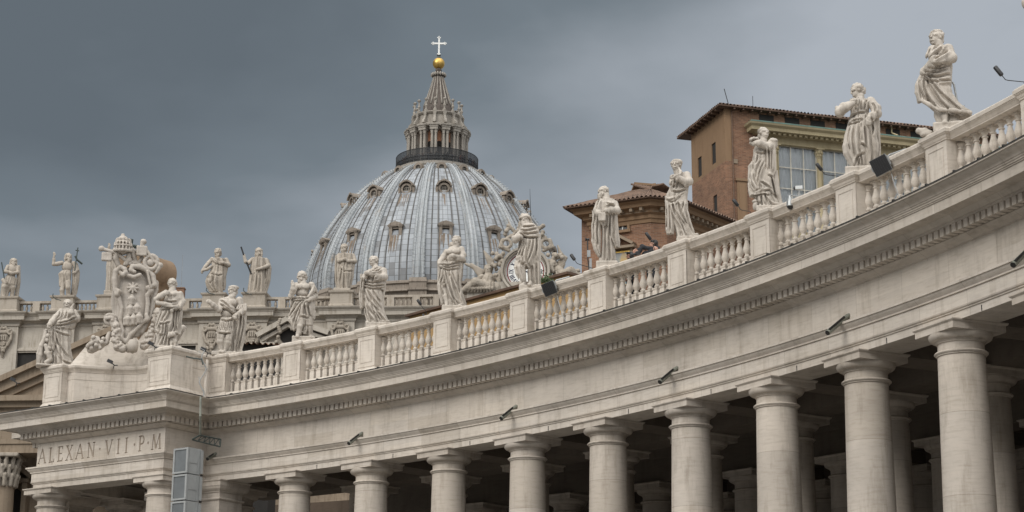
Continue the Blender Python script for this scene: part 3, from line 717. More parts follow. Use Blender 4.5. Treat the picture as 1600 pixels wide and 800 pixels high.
for f in ([(300, 150), (250, 220), (185, 280)], [(318, 210), (270, 265), (215, 300)], [(160, 360), (220, 375), (310, 350)], [(150, 385), (200, 410), (312, 400)], [(160, 375), (190, 450), (250, 560), (300, 625)], [(150, 400), (150, 470), (190, 560), (235, 620)], [(180, 380), (230, 470), (310, 560), (380, 635)], [(315, 420), (270, 430), (215, 420)], [(205, 190), (190, 230), (182, 270)], [(260, 160), (215, 215), (190, 260)], [(120, 400), (125, 470), (150, 540)]): s.fold(f, 9)
for f in ([(170, 385), (205, 460), (275, 570)], [(165, 340), (220, 355), (300, 330)], [(190, 320), (250, 322), (310, 300)], [(275, 610), (285, 660), (280, 710)]): s.cut(f, 6)
o = finish(s, p, 'statue in a wind-blown cloak looking down left, thin rod behind it, on the highest pedestal')
r_ = MB(); q = lambda x, y, d: s.w(x, y, d)
r_.tube([q(322, 408, -20), q(330, 425, -20), q(352, 610, -20)], .028, 8); r_.tube([q(322, 408, -20), q(300, 404, -20)], .028, 8); r_.build('support_rod', M_['steel'], o, world=False)
b_ = St(275, 782, s.m); b_.c([(85, 742, 0, 16), (120, 752, 0, 22), (152, 770, 10, 18)], 6); b_.e(130, 768, 0, 34, 26, 16); b_.obj('fallen_attribute', M_['statue'], .022, o)

# woman with hand on her breast, head thrown back
p, s = near(7, 4.848, 238, 761); plinth(s, 160, 330, 705, -80, 80)
KK = s
s.robe([(300, 205, 345), (360, 190, 370), (430, 168, 390), (520, 150, 400), (580, 155, 395), (640, 185, 380), (712, 212, 360)], 11, 9, .35, .4)
s.robe([(165, 215, 330, 0), (200, 195, 350), (240, 205, 350), (270, 210, 345), (310, 205, 350)], 9, 4, .4, 2)
s.robe([(300, 310, 412, -10), (420, 320, 408, -10), (560, 345, 405, -15), (620, 350, 400, -15)], 6, 7, .2, 1)
s.c([(205, 215, 10, 34), (165, 235, 30, 36), (135, 270, 50, 34), (185, 250, 90, 24), (228, 228, 95, 17)], 9); s.hand(222, 228, 97, 1, -.35, .1, 56, .35, -1)
s.c([(355, 190, 0, 36), (392, 250, 15, 38), (395, 290, 30, 36), (360, 325, 70, 24), (345, 340, 82, 17)], 9); s.hand(345, 340, 84, -.1, 1, .2, 58, .4)
s.c([(285, 140, 0, 30), (282, 178, 0, 38)], 8); s.head(263, 97, 92, -68, -14, 'bun')
s.c([(130, 245, 50, 20), (120, 240, 40, 16)], 6)
for f in ([(195, 345), (240, 330), (300, 325)], [(190, 350), (230, 352), (290, 335)], [(205, 300), (260, 275), (320, 270)], [(300, 380), (295, 450), (300, 520)], [(320, 380), (325, 470), (330, 600)], [(270, 525), (300, 530), (322, 560)], [(220, 380), (200, 480), (215, 600)], [(250, 380), (235, 500), (250, 640)], [(215, 690), (240, 620), (300, 590)], [(370, 330), (380, 420), (365, 480)], [(345, 180), (330, 230), (320, 270)], [(375, 200), (400, 250), (400, 300)], [(280, 185), (270, 230), (262, 265)], [(310, 190), (300, 230), (300, 262)]): s.fold(f, 8)
for f in ([(280, 370), (270, 460), (275, 560)], [(310, 390), (312, 480), (315, 580)], [(235, 400), (220, 500), (230, 620)], [(260, 640), (255, 690)], [(345, 420), (345, 500), (350, 600)]): s.cut(f, 6)
kobj = finish(s, p, 'woman statue with head raised left and one hand spread on her breast')

# woman with baskets of flowers, head turned right, long falling mantle
p, s = near(6, 5.517, 298, 794); plinth(s, 190, 400, 752, -85, 85)
s.robe([(600, 175, 340), (660, 180, 350), (700, 190, 370), (758, 205, 398)], 13, 10, .15, .2)
s.robe([(185, 205, 335, 5), (235, 178, 345), (280, 175, 345), (330, 165, 350), (380, 132, 350), (450, 128, 345), (540, 128, 338), (600, 130, 345), (640, 140, 350)], 7, 8, .7, 1.0)
s.robe([(200, 270, 352, 25), (300, 275, 355, 20), (430, 285, 350, 20), (480, 290, 330, 25)], 7, 7, .1, .5)
s.robe([(430, 310, 360, 0), (560, 325, 368, 0), (690, 345, 385, 0), (735, 360, 402, 0)], 5, 6, .15, 1.4)
s.e(325, 185, 10, 48, 42, 34, 8, False, .5, 3, 10)
s.c([(330, 200, 0, 40), (290, 235, 50, 36), (225, 215, 100, 25), (205, 212, 105, 18)], 10); s.hand(212, 212, 105, -1, .1, 0, 48, .8)
rr = random.Random(4)
for k in range(26): s.e(178+rr.uniform(-24, 34), 196+rr.uniform(-26, 30), 95+rr.uniform(-15, 20), 8, 8, 8, 2)
s.c([(262, 140, 0, 27), (262, 185, 0, 36)], 8); s.head(265, 96, 90, 35, 8, 'bun')
s.c([(320, 735, 60, 20), (372, 742, 45, 16)], 8)
s.e(185, 735, 30, 24, 24, 40, 5); s.e(185, 700, 30, 26, 24, 10, 3)
for f in ([(190, 300), (185, 360), (180, 440)], [(225, 290), (215, 350), (190, 400)], [(260, 340), (210, 430), (200, 520)], [(270, 370), (225, 480), (215, 560)], [(150, 450), (160, 530), (195, 610)], [(140, 500), (150, 570), (180, 625)], [(235, 560), (240, 600), (180, 632)], [(230, 530), (285, 560), (325, 600)], [(240, 615), (300, 600), (330, 640)], [(285, 250), (290, 340), (285, 430)], [(310, 240), (315, 340), (312, 440)], [(335, 250), (335, 350), (330, 440)], [(290, 470), (310, 475), (330, 490)], [(330, 490), (345, 580), (362, 680)], [(200, 260), (240, 280), (270, 270)], [(200, 650), (210, 700), (215, 748)], [(240, 650), (245, 700), (250, 748)], [(280, 660), (300, 700), (330, 740)]): s.fold(f, 8)
for f in ([(225, 640), (228, 690), (232, 745)], [(260, 650), (270, 700), (280, 745)], [(300, 260), (302, 340), (300, 430)], [(170, 460), (180, 530), (210, 600)], [(250, 350), (205, 440), (195, 500)]): s.cut(f, 6)
finish(s, p, 'slender woman statue holding a bunch of flowers, head turned right, beside the dome camera')

# veiled woman looking out, arm folded over her chest
p, s = near(5, 5.517, 292, 778); plinth(s, 215, 385, 735, -80, 80)
s.robe([(420, 140, 300), (500, 150, 300), (560, 165, 310), (640, 195, 330), (690, 205, 350), (742, 212, 385)], 9, 9, .4, .1)
s.robe([(165, 200, 300, 0), (210, 178, 318), (260, 170, 318), (300, 158, 308), (350, 135, 300), (400, 122, 298), (440, 125, 300)], 7, 6, .7, .6)
s.robe([(380, 120, 180, 25), (480, 122, 182, 25), (600, 120, 190, 20), (660, 122, 190, 20), (690, 132, 178, 20)], 5, 6, .2, .3)
s.c([(298, 190, 0, 34), (312, 245, 25, 34), (290, 262, 60, 30), (225, 232, 95, 21), (200, 228, 98, 16)], 9); s.hand(208, 229, 98, -1, -.05, 0, 46, .6)
s.c([(195, 215, 20, 30), (185, 260, 40, 28)], 9)
s.c([(215, 130, 0, 27), (235, 175, 0, 38)], 8); s.head(213, 93, 88, -15, 5, 'wavy'); s.e(222, 65, -8, 44, 42, 26, 5)
s.c([(235, 130, 30, 8), (250, 170, 45, 9), (235, 200, 70, 9)], 4); s.c([(345, 725, 40, 18), (372, 720, 40, 13)], 8)
for f in ([(180, 320), (230, 330), (300, 300)], [(150, 400), (200, 390), (295, 320)], [(130, 390), (180, 415), (240, 370)], [(300, 330), (250, 370), (190, 420)], [(165, 440), (190, 540), (260, 660)], [(190, 440), (220, 520), (290, 620)], [(240, 430), (265, 520), (320, 640)], [(285, 420), (270, 500), (255, 545)], [(300, 500), (320, 600), (350, 680)], [(140, 450), (145, 560), (140, 660)], [(165, 450), (165, 560), (170, 670)], [(195, 250), (185, 290), (190, 340)], [(215, 245), (205, 290), (200, 330)], [(255, 190), (215, 215), (190, 240)], [(215, 670), (225, 730)], [(260, 680), (270, 730)]): s.fold(f, 8)
for f in ([(175, 460), (205, 550), (270, 650)], [(220, 430), (245, 520), (300, 620)], [(152, 460), (155, 560), (155, 670)], [(170, 330), (220, 345), (290, 315)], [(240, 680), (246, 730)]): s.cut(f, 6)
finish(s, p, 'veiled woman statue with forearm folded on her chest, in front of the low wing roof')

# old bearded man looking left with both hands holding a small box
p, s = near(4, 5.926, 249, 818); plinth(s, 165, 345, 758, -80, 80)
s.robe([(380, 195, 310), (480, 205, 310), (600, 205, 320), (700, 195, 325), (764, 188, 335)], 11, 7, .08, .2)
s.robe([(165, 180, 320, 0), (200, 165, 348), (250, 160, 355), (300, 150, 352), (370, 165, 345), (420, 185, 330)], 7, 5, .5, .8)
s.robe([(280, 130, 190, 15), (380, 120, 200, 25), (480, 115, 205, 30), (560, 118, 210, 25), (640, 145, 205, 20), (690, 180, 212, 15)], 5, 7, .2, .5)
s.robe([(280, 268, 352, 15), (380, 270, 350, 20), (480, 270, 352, 20), (560, 300, 362, 20), (610, 335, 358, 20)], 5, 7, -.2, 1.5)
s.c([(195, 210, 15, 36), (175, 280, 40, 36), (185, 320, 80, 27), (215, 345, 95, 19)], 9); s.c([(320, 210, 5, 36), (340, 275, 30, 36), (300, 290, 80, 26), (255, 300, 100, 18)], 9)
s.box(185, 240, 322, 392, 82, 122, 6, 3); s.hand(205, 340, 112, .7, .6, 0, 46, .8); s.hand(262, 298, 104, -.9, .3, 0, 44, .8)
s.c([(245, 120, 0, 34), (250, 170, 0, 44)], 9); s.head(222, 92, 92, -55, 8, 'wavy', 1.2)
for f in ([(205, 170), (185, 230), (180, 280)], [(260, 200), (300, 220), (335, 230)], [(250, 240), (290, 215), (330, 215)], [(140, 300), (125, 420), (130, 540)], [(165, 350), (150, 450), (160, 600)], [(190, 400), (180, 500), (190, 620)], [(275, 310), (270, 400), (265, 490)], [(300, 320), (295, 420), (300, 530)], [(330, 310), (330, 420), (340, 570)], [(225, 410), (222, 560), (215, 740)], [(255, 410), (255, 560), (255, 745)], [(285, 500), (290, 620), (300, 740)], [(130, 330), (140, 380), (150, 420)]): s.fold(f, 8)
for f in ([(240, 410), (240, 560), (236, 745)], [(270, 500), (272, 620), (278, 745)], [(178, 380), (168, 480), (178, 600)], [(285, 320), (282, 410), (282, 500)], [(205, 400), (208, 560), (205, 700)]): s.cut(f, 7)
finish(s, p, 'old bearded statue in profile holding a small box in both hands')

# turbaned bearded figure wrapped in a heavy cloak before the clock
p, s = near(3, 5.926, 237, 788); plinth(s, 165, 355, 738, -85, 85)
s.robe([(460, 225, 340), (560, 228, 345), (650, 235, 345), (742, 245, 345, 0)], 9, 7, .1, .3)
s.robe([(285, 160, 320), (360, 155, 340), (430, 145, 345), (470, 135, 345), (520, 150, 340), (560, 200, 335)], 7, 8, .5, .9)
s.robe([(150, 190, 295, 0), (175, 165, 320), (215, 158, 330), (250, 165, 335), (292, 175, 330)], 4, 6, 1.2, .2)
s.robe([(250, 285, 345, 0), (400, 280, 348, 0), (500, 265, 346, 0)], 5, 6, .1, 1)
s.robe([(500, 125, 215, 0), (560, 118, 215, 15), (620, 130, 220, 15), (680, 160, 225, 15), (735, 170, 225, 15)], 5, 6, .3, 1)
s.c([(180, 245, 20, 34), (150, 290, 50, 34), (130, 310, 70, 28), (165, 300, 100, 22)], 9); s.hand(150, 285, 100, .7, -.6, 0, 46, .8); s.c([(125, 320, 70, 24), (112, 300, 60, 18)], 6)
s.c([(260, 725, 60, 20), (250, 735, 90, 13)], 6); s.c([(200, 725, 40, 18), (190, 736, 70, 12)], 6)
s.c([(215, 140, 0, 34), (220, 170, 0, 44)], 9); s.head(205, 118, 88, -12, 10, 'turban', 1.0)
for f in ([(170, 200), (220, 215), (310, 190)], [(165, 225), (230, 245), (325, 225)], [(165, 250), (240, 280), (330, 270)], [(190, 175), (240, 175), (300, 165)], [(190, 310), (175, 380), (140, 455)], [(215, 310), (195, 380), (165, 455)], [(230, 310), (215, 400), (190, 480)], [(205, 400), (205, 480), (215, 560)], [(300, 290), (290, 400), (240, 540)], [(275, 310), (255, 420), (230, 520)], [(325, 290), (330, 400), (310, 500)], [(250, 560), (250, 650), (260, 720)], [(290, 540), (300, 640), (310, 735)], [(330, 520), (330, 640), (335, 735)], [(150, 540), (165, 620), (190, 700)], [(170, 490), (190, 520), (215, 510)]): s.fold(f, 9)
for f in ([(205, 320), (188, 390), (155, 455)], [(285, 300), (272, 400), (235, 520)], [(225, 540), (222, 620), (228, 720)], [(270, 570), (275, 650), (285, 730)], [(240, 600), (238, 690)]): s.cut(f, 7)
finish(s, p, 'bearded statue in a heavy wrapped cloak and thick turban standing in front of the clock')

# half-naked youth with draped hips, forearm forward
p, s = near(2, 6.4, 250, 787); plinth(s, 170, 395, 738, -85, 85)
s.robe([(290, 175, 340, 0), (330, 165, 345), (400, 150, 340), (480, 150, 335), (560, 165, 345), (640, 180, 370), (700, 190, 392), (744, 200, 398)], 9, 9, .5, .3)
s.e(275, 190, 0, 72, 50, 62, 12); s.e(255, 255, 0, 66, 46, 60, 16); s.e(235, 195, 42, 36, 18, 26, 10); s.e(295, 190, 42, 34, 16, 26, 10)
s.c([(335, 165, 0, 36), (352, 215, 10, 33), (345, 250, 25, 30), (300, 262, 75, 24), (262, 255, 110, 17)], 8); s.hand(268, 256, 108, -.95, .1, .2, 46, .9)
s.c([(205, 195, 0, 32), (175, 240, 10, 28), (140, 300, 40, 24), (135, 320, 55, 18)], 8); s.hand(138, 318, 58, .3, .9, .1, 44, .7)
s.robe([(300, 120, 190, 20), (420, 125, 200, 15), (520, 125, 190, 10), (620, 140, 185, 5), (700, 170, 190, 5)], 6, 8, .3, .4)
s.robe([(300, 140, 215, 45), (400, 150, 215, 40), (500, 160, 215, 38), (540, 170, 200, 35)], 5, 8, .3, 1)
s.c([(200, 640, 25, 28), (212, 700, 35, 20), (205, 738, 60, 15)], 8); s.c([(355, 725, 40, 20), (330, 738, 70, 14)], 8)
s.c([(295, 115, 0, 28), (285, 150, 0, 34)], 8); s.head(292, 78, 84, -30, 0, 'curly')
for f in ([(150, 320), (220, 320), (340, 285)], [(160, 335), (230, 345), (345, 310)], [(150, 350), (220, 370), (335, 345)], [(200, 370), (230, 500), (290, 640)], [(190, 400), (200, 500), (250, 650)], [(240, 400), (280, 500), (330, 640)], [(285, 530), (320, 580), (350, 690)], [(330, 400), (330, 520), (350, 640)], [(160, 380), (150, 450), (140, 500)], [(180, 400), (175, 480), (150, 510)], [(190, 440), (205, 500), (175, 530)], [(215, 560), (245, 640), (290, 710)], [(240, 560), (280, 640), (330, 710)]): s.fold(f, 8)
for f in ([(210, 390), (225, 490), (270, 620)], [(255, 400), (295, 500), (340, 620)], [(225, 580), (250, 650), (275, 720)], [(150, 420), (150, 540), (165, 650)]): s.cut(f, 6)
finish(s, p, 'bare-chested curly-haired youth statue draped from the hips, overlapping the lead dome')

# woman in a mantle leaning left
p, s = near(1, 6.667, 273, 800); plinth(s, 185, 425, 748, -85, 85)
s.robe([(370, 150, 330), (440, 150, 335), (520, 165, 335), (600, 170, 350), (660, 180, 375), (720, 190, 405), (754, 200, 415)], 8, 9, .7, .2)
s.robe([(160, 235, 335, 0), (190, 205, 352), (240, 180, 360), (300, 165, 362), (350, 155, 365), (392, 155, 350)], 6, 6, .6, .9)
s.robe([(245, 115, 165, 10), (330, 105, 170, 15), (400, 105, 160, 15), (460, 108, 150, 10), (560, 120, 148, 0), (580, 125, 142, 0)], 5, 6, .1, .9)
s.robe([(280, 325, 372, -15), (380, 320, 366, -15), (480, 310, 350, -15), (600, 330, 355, -15)], 4, 5, .1, .9)
s.c([(340, 200, 0, 38), (345, 265, 25, 40), (300, 285, 70, 34), (230, 250, 100, 26), (190, 245, 105, 17)], 10); s.hand(196, 246, 105, -1, .05, 0, 46, .7)
s.c([(215, 220, 20, 32), (165, 270, 60, 26), (150, 285, 70, 18)], 9)
s.c([(350, 735, 50, 20), (400, 735, 55, 14)], 8); s.c([(215, 738, 45, 18), (195, 748, 70, 12)], 6)
s.c([(255, 140, 0, 30), (265, 175, 0, 40)], 8); s.head(238, 95, 92, -28, 5, 'bun')
for f in ([(160, 330), (240, 360), (360, 335)], [(150, 360), (240, 385), (350, 365)], [(170, 310), (230, 325), (300, 315)], [(300, 180), (240, 215), (200, 240)], [(330, 190), (270, 230), (225, 245)], [(270, 280), (255, 300), (255, 330)], [(170, 400), (210, 500), (320, 620)], [(200, 400), (250, 480), (335, 580)], [(250, 400), (290, 460), (330, 520)], [(165, 450), (200, 570), (300, 690)], [(170, 520), (195, 620), (260, 710)], [(180, 600), (210, 690), (235, 745)], [(300, 620), (350, 680), (390, 720)], [(130, 280), (120, 350), (118, 430)], [(150, 290), (140, 360), (135, 430)], [(240, 600), (300, 660), (340, 720)]): s.fold(f, 8)
for f in ([(185, 400), (230, 490), (325, 600)], [(170, 480), (205, 590), (290, 700)], [(185, 560), (215, 660), (260, 735)], [(155, 345), (240, 372), (355, 350)], [(225, 690), (232, 745)]): s.cut(f, 6)
finish(s, p, 'woman statue in a gathered mantle with both hands drawn to her waist')

# half-naked man with palm branch and raised finger
p, s = near(0, 6.667, 253, 787); plinth(s, 180, 395, 728, -85, 85)
s.robe([(310, 165, 330, 0), (350, 150, 385), (420, 150, 390), (480, 145, 385), (540, 140, 380), (600, 160, 375), (640, 170, 290)], 7, 10, .5, .5)
s.e(268, 205, 0, 72, 48, 56, 12); s.e(255, 268, 0, 62, 44, 56, 16); s.e(235, 205, 42, 34, 15, 26, 10); s.e(295, 203, 42, 34, 15, 26, 10)
s.c([(250, 560, 40, 38), (248, 620, 55, 30), (240, 690, 50, 24), (228, 722, 60, 18), (225, 732, 90, 14)], 8); s.c([(335, 540, 10, 40), (340, 620, 10, 32), (355, 700, 5, 24), (362, 725, 25, 18), (385, 730, 50, 12)], 8)
s.c([(205, 190, 10, 32), (165, 270, 40, 30), (150, 310, 60, 26), (165, 250, 95, 20), (165, 215, 100, 16)], 8); s.hand(165, 222, 100, -.15, -1, .1, 46, .6); s.c([(160, 200, 100, 6), (156, 168, 102, 5)], 2)
s.c([(345, 180, 0, 34), (375, 240, 0, 32), (385, 300, 20, 30), (340, 340, 75, 22), (310, 360, 90, 16)], 8); s.hand(318, 352, 90, -.8, .5, 0, 48, .8)
for j in range(7): s.c([(300, 400-j*2, 88, 5), (325+j*4, 320-j*4, 90-j*4, 8), (355+j*6, 260-j*4, 80-j*6, 8), (375+j*6, 205+j*12, 65-j*6, 5)], 2)
s.robe([(450, 290, 392, 10), (500, 295, 390, 12), (530, 300, 385, 12)], 6, 8, .1, 1); s.robe([(540, 290, 330, 35), (640, 285, 325, 40), (690, 285, 310, 40)], 4, 6, .3, 1)
s.robe([(300, 140, 200, 20), (380, 145, 200, 20), (410, 150, 190, 20)], 4, 6, .5, 1)
s.c([(262, 130, 0, 28), (265, 165, 0, 36)], 8); s.head(245, 92, 92, -65, -12, 'wavy', .8)
for f in ([(170, 330), (230, 320), (330, 330)], [(165, 350), (230, 345), (300, 340)], [(270, 350), (200, 450), (145, 530)], [(275, 360), (230, 470), (190, 620)], [(285, 370), (260, 450), (215, 600)], [(260, 400), (255, 470), (250, 510)], [(300, 400), (310, 460), (330, 520)], [(330, 400), (345, 460), (365, 515)], [(200, 350), (170, 420), (150, 480)], [(245, 515), (290, 510), (330, 525)], [(160, 560), (185, 640), (195, 690)]): s.fold(f, 9)
for f in ([(272, 365), (215, 470), (170, 590)], [(290, 400), (285, 450), (280, 505)], [(315, 400), (330, 450), (348, 515)], [(300, 560), (300, 640), (295, 690)]): s.cut(f, 7)
finish(s, p, 'bare-chested statue in profile with a raised finger and a palm branch on his arm')

# soldier saint in cuirass and kilt, one arm held out
p, s = near(-1, 6.667, 280, 780); plinth(s, 150, 455, 748, -80, 80)
s.c([(240, 540, 25, 50), (232, 600, 35, 38), (228, 640, 40, 34), (240, 700, 35, 24), (245, 738, 40, 20), (230, 750, 75, 14)], 8)
s.c([(310, 540, 25, 48), (305, 610, 40, 36), (300, 650, 42, 33), (282, 710, 40, 22), (275, 740, 45, 19), (255, 752, 80, 14)], 8)
s.robe([(385, 228, 350, 0), (420, 220, 350), (480, 205, 345), (545, 188, 340)], 14, 8, .02, .1, .6, 6, 10)
s.e(300, 235, 0, 84, 52, 74, 12); s.e(280, 330, 0, 62, 46, 70, 16); s.e(262, 232, 45, 38, 16, 32, 10); s.e(330, 228, 45, 38, 16, 32, 10)
s.robe([(190, 220, 300, 20), (240, 200, 330, 22), (290, 225, 360, 20), (330, 300, 375, 15)], 5, 7, 1.0, .4)
s.robe([(270, 370, 470, -10), (360, 375, 475, -20), (480, 365, 470, -25), (600, 350, 465, -30), (700, 345, 440, -25), (752, 350, 452, -20)], 7, 9, .1, .7)
s.c([(225, 220, 5, 36), (215, 290, 30, 32), (200, 315, 50, 27), (140, 275, 80, 22), (105, 250, 95, 15)], 8); s.hand(112, 255, 95, -1, -.4, .1, 48, .7)
s.c([(392, 200, 0, 38), (415, 270, 0, 36), (430, 310, 15, 34), (400, 350, 60, 24), (375, 375, 80, 17)], 8); s.hand(385, 368, 80, -.8, .5, 0, 52, .8); s.e(368, 395, 75, 24, 20, 20, 4)
for j in range(5): s.c([(390+j*18, 255-j*2, 30, 7), (380+j*20, 295+j*3, 40, 9)], 3)
s.c([(335, 135, 0, 32), (318, 175, 0, 40)], 8); s.head(322, 98, 92, -48, 4, 'wavy')
s.e(335, 65, -8, 52, 48, 22, 4)
for k in range(9): s.fold([(222+k*15, 425), (206+k*17, 500), (196+k*18, 540)], 7)
for f in ([(230, 395), (280, 412), (345, 385)], [(215, 200), (270, 240), (350, 320)], [(210, 240), (270, 280), (350, 340)], [(230, 285), (290, 305), (350, 345)], [(400, 330), (400, 450), (370, 600)], [(430, 340), (435, 480), (400, 700)], [(455, 360), (460, 480), (420, 730)], [(360, 600), (370, 680), (365, 745)], [(200, 545), (260, 548), (330, 545)]): s.fold(f, 9)
for f in ([(415, 350), (415, 470), (385, 640)], [(445, 400), (440, 520), (400, 720)], [(350, 470), (350, 600), (350, 740)]): s.cut(f, 8)
finish(s, p, 'soldier statue in breastplate and kilt with one arm stretched out to the left')
s = None
# ------------------------------------------------------------------ statues and coat of arms on the portico
def px(p):
    d = Vector(p)-Vector((0, 0, EYE)); z = d.dot(fwd); return 800+F_PX*d.dot(rt)/z, 400-F_PX*d.dot(upv)/z
def near2(p, x0, y0, sc_): u, v = px(p); return St((u-x0)*sc_, (v-y0)*sc_, 1/(sc_*ppm(p)*.962))
p = pp(-PWID+.62, .72, TOPZ-.004); s = near2(p, 40, 460, 6.667); fy = 768
plinth(s, 135, 490, 752, -70, 80)
s.robe([(350, 245, 450), (420, 265, 445), (500, 290, 440), (600, 285, 455), (680, 275, 480), (756, 270, 500)], 8, 9, .5, .3)
s.robe([(165, 330, 440, 0), (200, 310, 480), (250, 285, 500), (300, 250, 500), (340, 240, 480), (370, 245, 460)], 6, 7, .8, .6)
s.robe([(360, 240, 310, 35), (480, 245, 310, 40), (560, 250, 305, 40), (600, 255, 290, 40)], 5, 7, .3, .4)
s.c([(340, 200, 10, 34), (290, 270, 40, 34), (255, 320, 70, 28), (235, 350, 85, 20)], 9); s.hand(236, 352, 86, -.3, 1, 0, 46, .7)
s.c([(465, 200, 0, 36), (490, 260, 20, 36), (470, 270, 60, 30), (440, 220, 95, 22), (438, 200, 98, 16)], 9); s.hand(438, 200, 98, 0, -1, 0, 44, .8); s.c([(438, 240, 98, 7), (440, 160, 98, 9), (455, 130, 95, 7)], 3)
s.c([(395, 150, 0, 28), (395, 180, 0, 38)], 8); s.head(392, 112, 86, -12, 6, 'hood')
rr = random.Random(9)
s.robe([(400, 185, 225, 10), (460, 190, 225, 5), (560, 165, 215, 0), (660, 150, 210, 0), (756, 135, 215, 0)], 5, 10, .4, .3)
s.c([(205, 405, 10, 18), (200, 480, 20, 24), (170, 560, 20, 24), (165, 650, 15, 24), (150, 750, 10, 18)], 8)
for k in range(8): s.e(230+rr.uniform(-8, 40)-k*1, 420+k*42, 50+rr.uniform(-10, 20), 18, 16, 20, 5)
s.c([(160, 560, 30, 10), (140, 640, 20, 12), (145, 740, 10, 10)], 4); s.c([(210, 560, 50, 18), (240, 640, 60, 20), (265, 700, 55, 24), (230, 735, 55, 22)], 6)
for f in ([(300, 320), (380, 300), (490, 250)], [(290, 340), (380, 325), (480, 280)], [(290, 390), (360, 420), (440, 430)], [(300, 400), (340, 520), (450, 660)], [(290, 430), (320, 570), (400, 700)], [(310, 580), (380, 690), (480, 720)], [(260, 380), (258, 480), (270, 560)], [(290, 390), (290, 480), (300, 540)], [(340, 200), (335, 250), (310, 290)], [(370, 200), (370, 240), (350, 285)], [(410, 200), (405, 240), (395, 280)], [(300, 640), (305, 700), (300, 745)], [(330, 650), (335, 700), (340, 745)]): s.fold(f, 9)
for f in ([(330, 440), (360, 560), (450, 680)], [(275, 390), (275, 500)], [(315, 640), (320, 740)], [(300, 355), (390, 345), (470, 310)], [(300, 500), (330, 620), (410, 720)]): s.cut(f, 6)
finish(s, p, 'veiled woman statue holding up a small cross, on the left corner of the portico', .023, group='statues flanking the coat of arms')
p = pp(-.64, .72, TOPZ); s = near2(p, 220, 430, 6.4)
plinth(s, 150, 395, 728, -70, 80)
s.robe([(340, 180, 330), (420, 155, 335), (500, 140, 320), (560, 145, 300), (640, 165, 290), (734, 148, 295)], 9, 9, .3, .6)
s.robe([(160, 245, 330, 0), (190, 215, 370), (240, 205, 385), (300, 200, 380), (350, 180, 350)], 6, 5, .5, .5)
s.robe([(260, 300, 388, 0), (380, 300, 385, 10), (480, 305, 380, 10), (560, 320, 380, 5), (590, 330, 375, 5)], 6, 8, .2, 1)
s.c([(230, 190, 10, 28), (170, 230, 20, 26), (140, 265, 35, 22), (180, 245, 75, 20), (215, 220, 92, 16)], 8); s.hand(222, 216, 92, 1, -.3, 0, 42, .7, -1)
s.c([(130, 260, 30, 16), (160, 300, 50, 18), (220, 315, 75, 16), (280, 325, 80, 12)], 6)
s.c([(355, 200, 0, 34), (380, 270, 5, 34), (360, 330, 45, 26), (310, 350, 80, 20)], 9); s.hand(305, 352, 82, -.5, .9, 0, 46, .5)
s.e(255, 210, 45, 24, 18, 24, 8); s.e(300, 208, 45, 24, 18, 24, 8)
s.c([(285, 130, 0, 27), (280, 175, 0, 38)], 8); s.head(276, 92, 84, -50, -15, 'bun')
s.e(320, 680, 40, 36, 34, 60, 8, False, 0, 3, 9); s.e(305, 610, 60, 30, 28, 26, 6, False, 0, 3, 12); s.c([(290, 615, 75, 14), (275, 630, 85, 12)], 4); s.c([(350, 720, 30, 26), (375, 735, 10, 20)], 6); s.c([(305, 690, 65, 10), (300, 735, 68, 10)], 4); s.c([(335, 700, 62, 10), (335, 735, 65, 10)], 4); s.c([(322, 592, 55, 9), (345, 585, 45, 12)], 3)
for f in ([(180, 360), (230, 350), (320, 340)], [(185, 390), (165, 460), (145, 550)], [(215, 380), (185, 450), (160, 550)], [(260, 380), (225, 450), (215, 490)], [(185, 490), (220, 495), (280, 470)], [(230, 500), (225, 600), (180, 720)], [(255, 490), (250, 600), (220, 725)], [(190, 520), (205, 560), (180, 620)], [(150, 560), (190, 600), (230, 600)], [(330, 360), (325, 450), (330, 550)], [(355, 340), (350, 450), (350, 560)], [(230, 270), (280, 275), (330, 265)], [(370, 300), (370, 400), (365, 520)], [(270, 500), (270, 600), (260, 700)]): s.fold(f, 8)
for f in ([(240, 510), (238, 600), (200, 720)], [(200, 390), (175, 460), (150, 540)], [(342, 370), (338, 460), (340, 560)], [(280, 380), (245, 450), (225, 490)], [(262, 510), (258, 610), (240, 720)]): s.cut(f, 6)
finish(s, p, 'woman statue with a lamb at her feet on the right corner of the portico', .023, group='statues flanking the coat of arms')

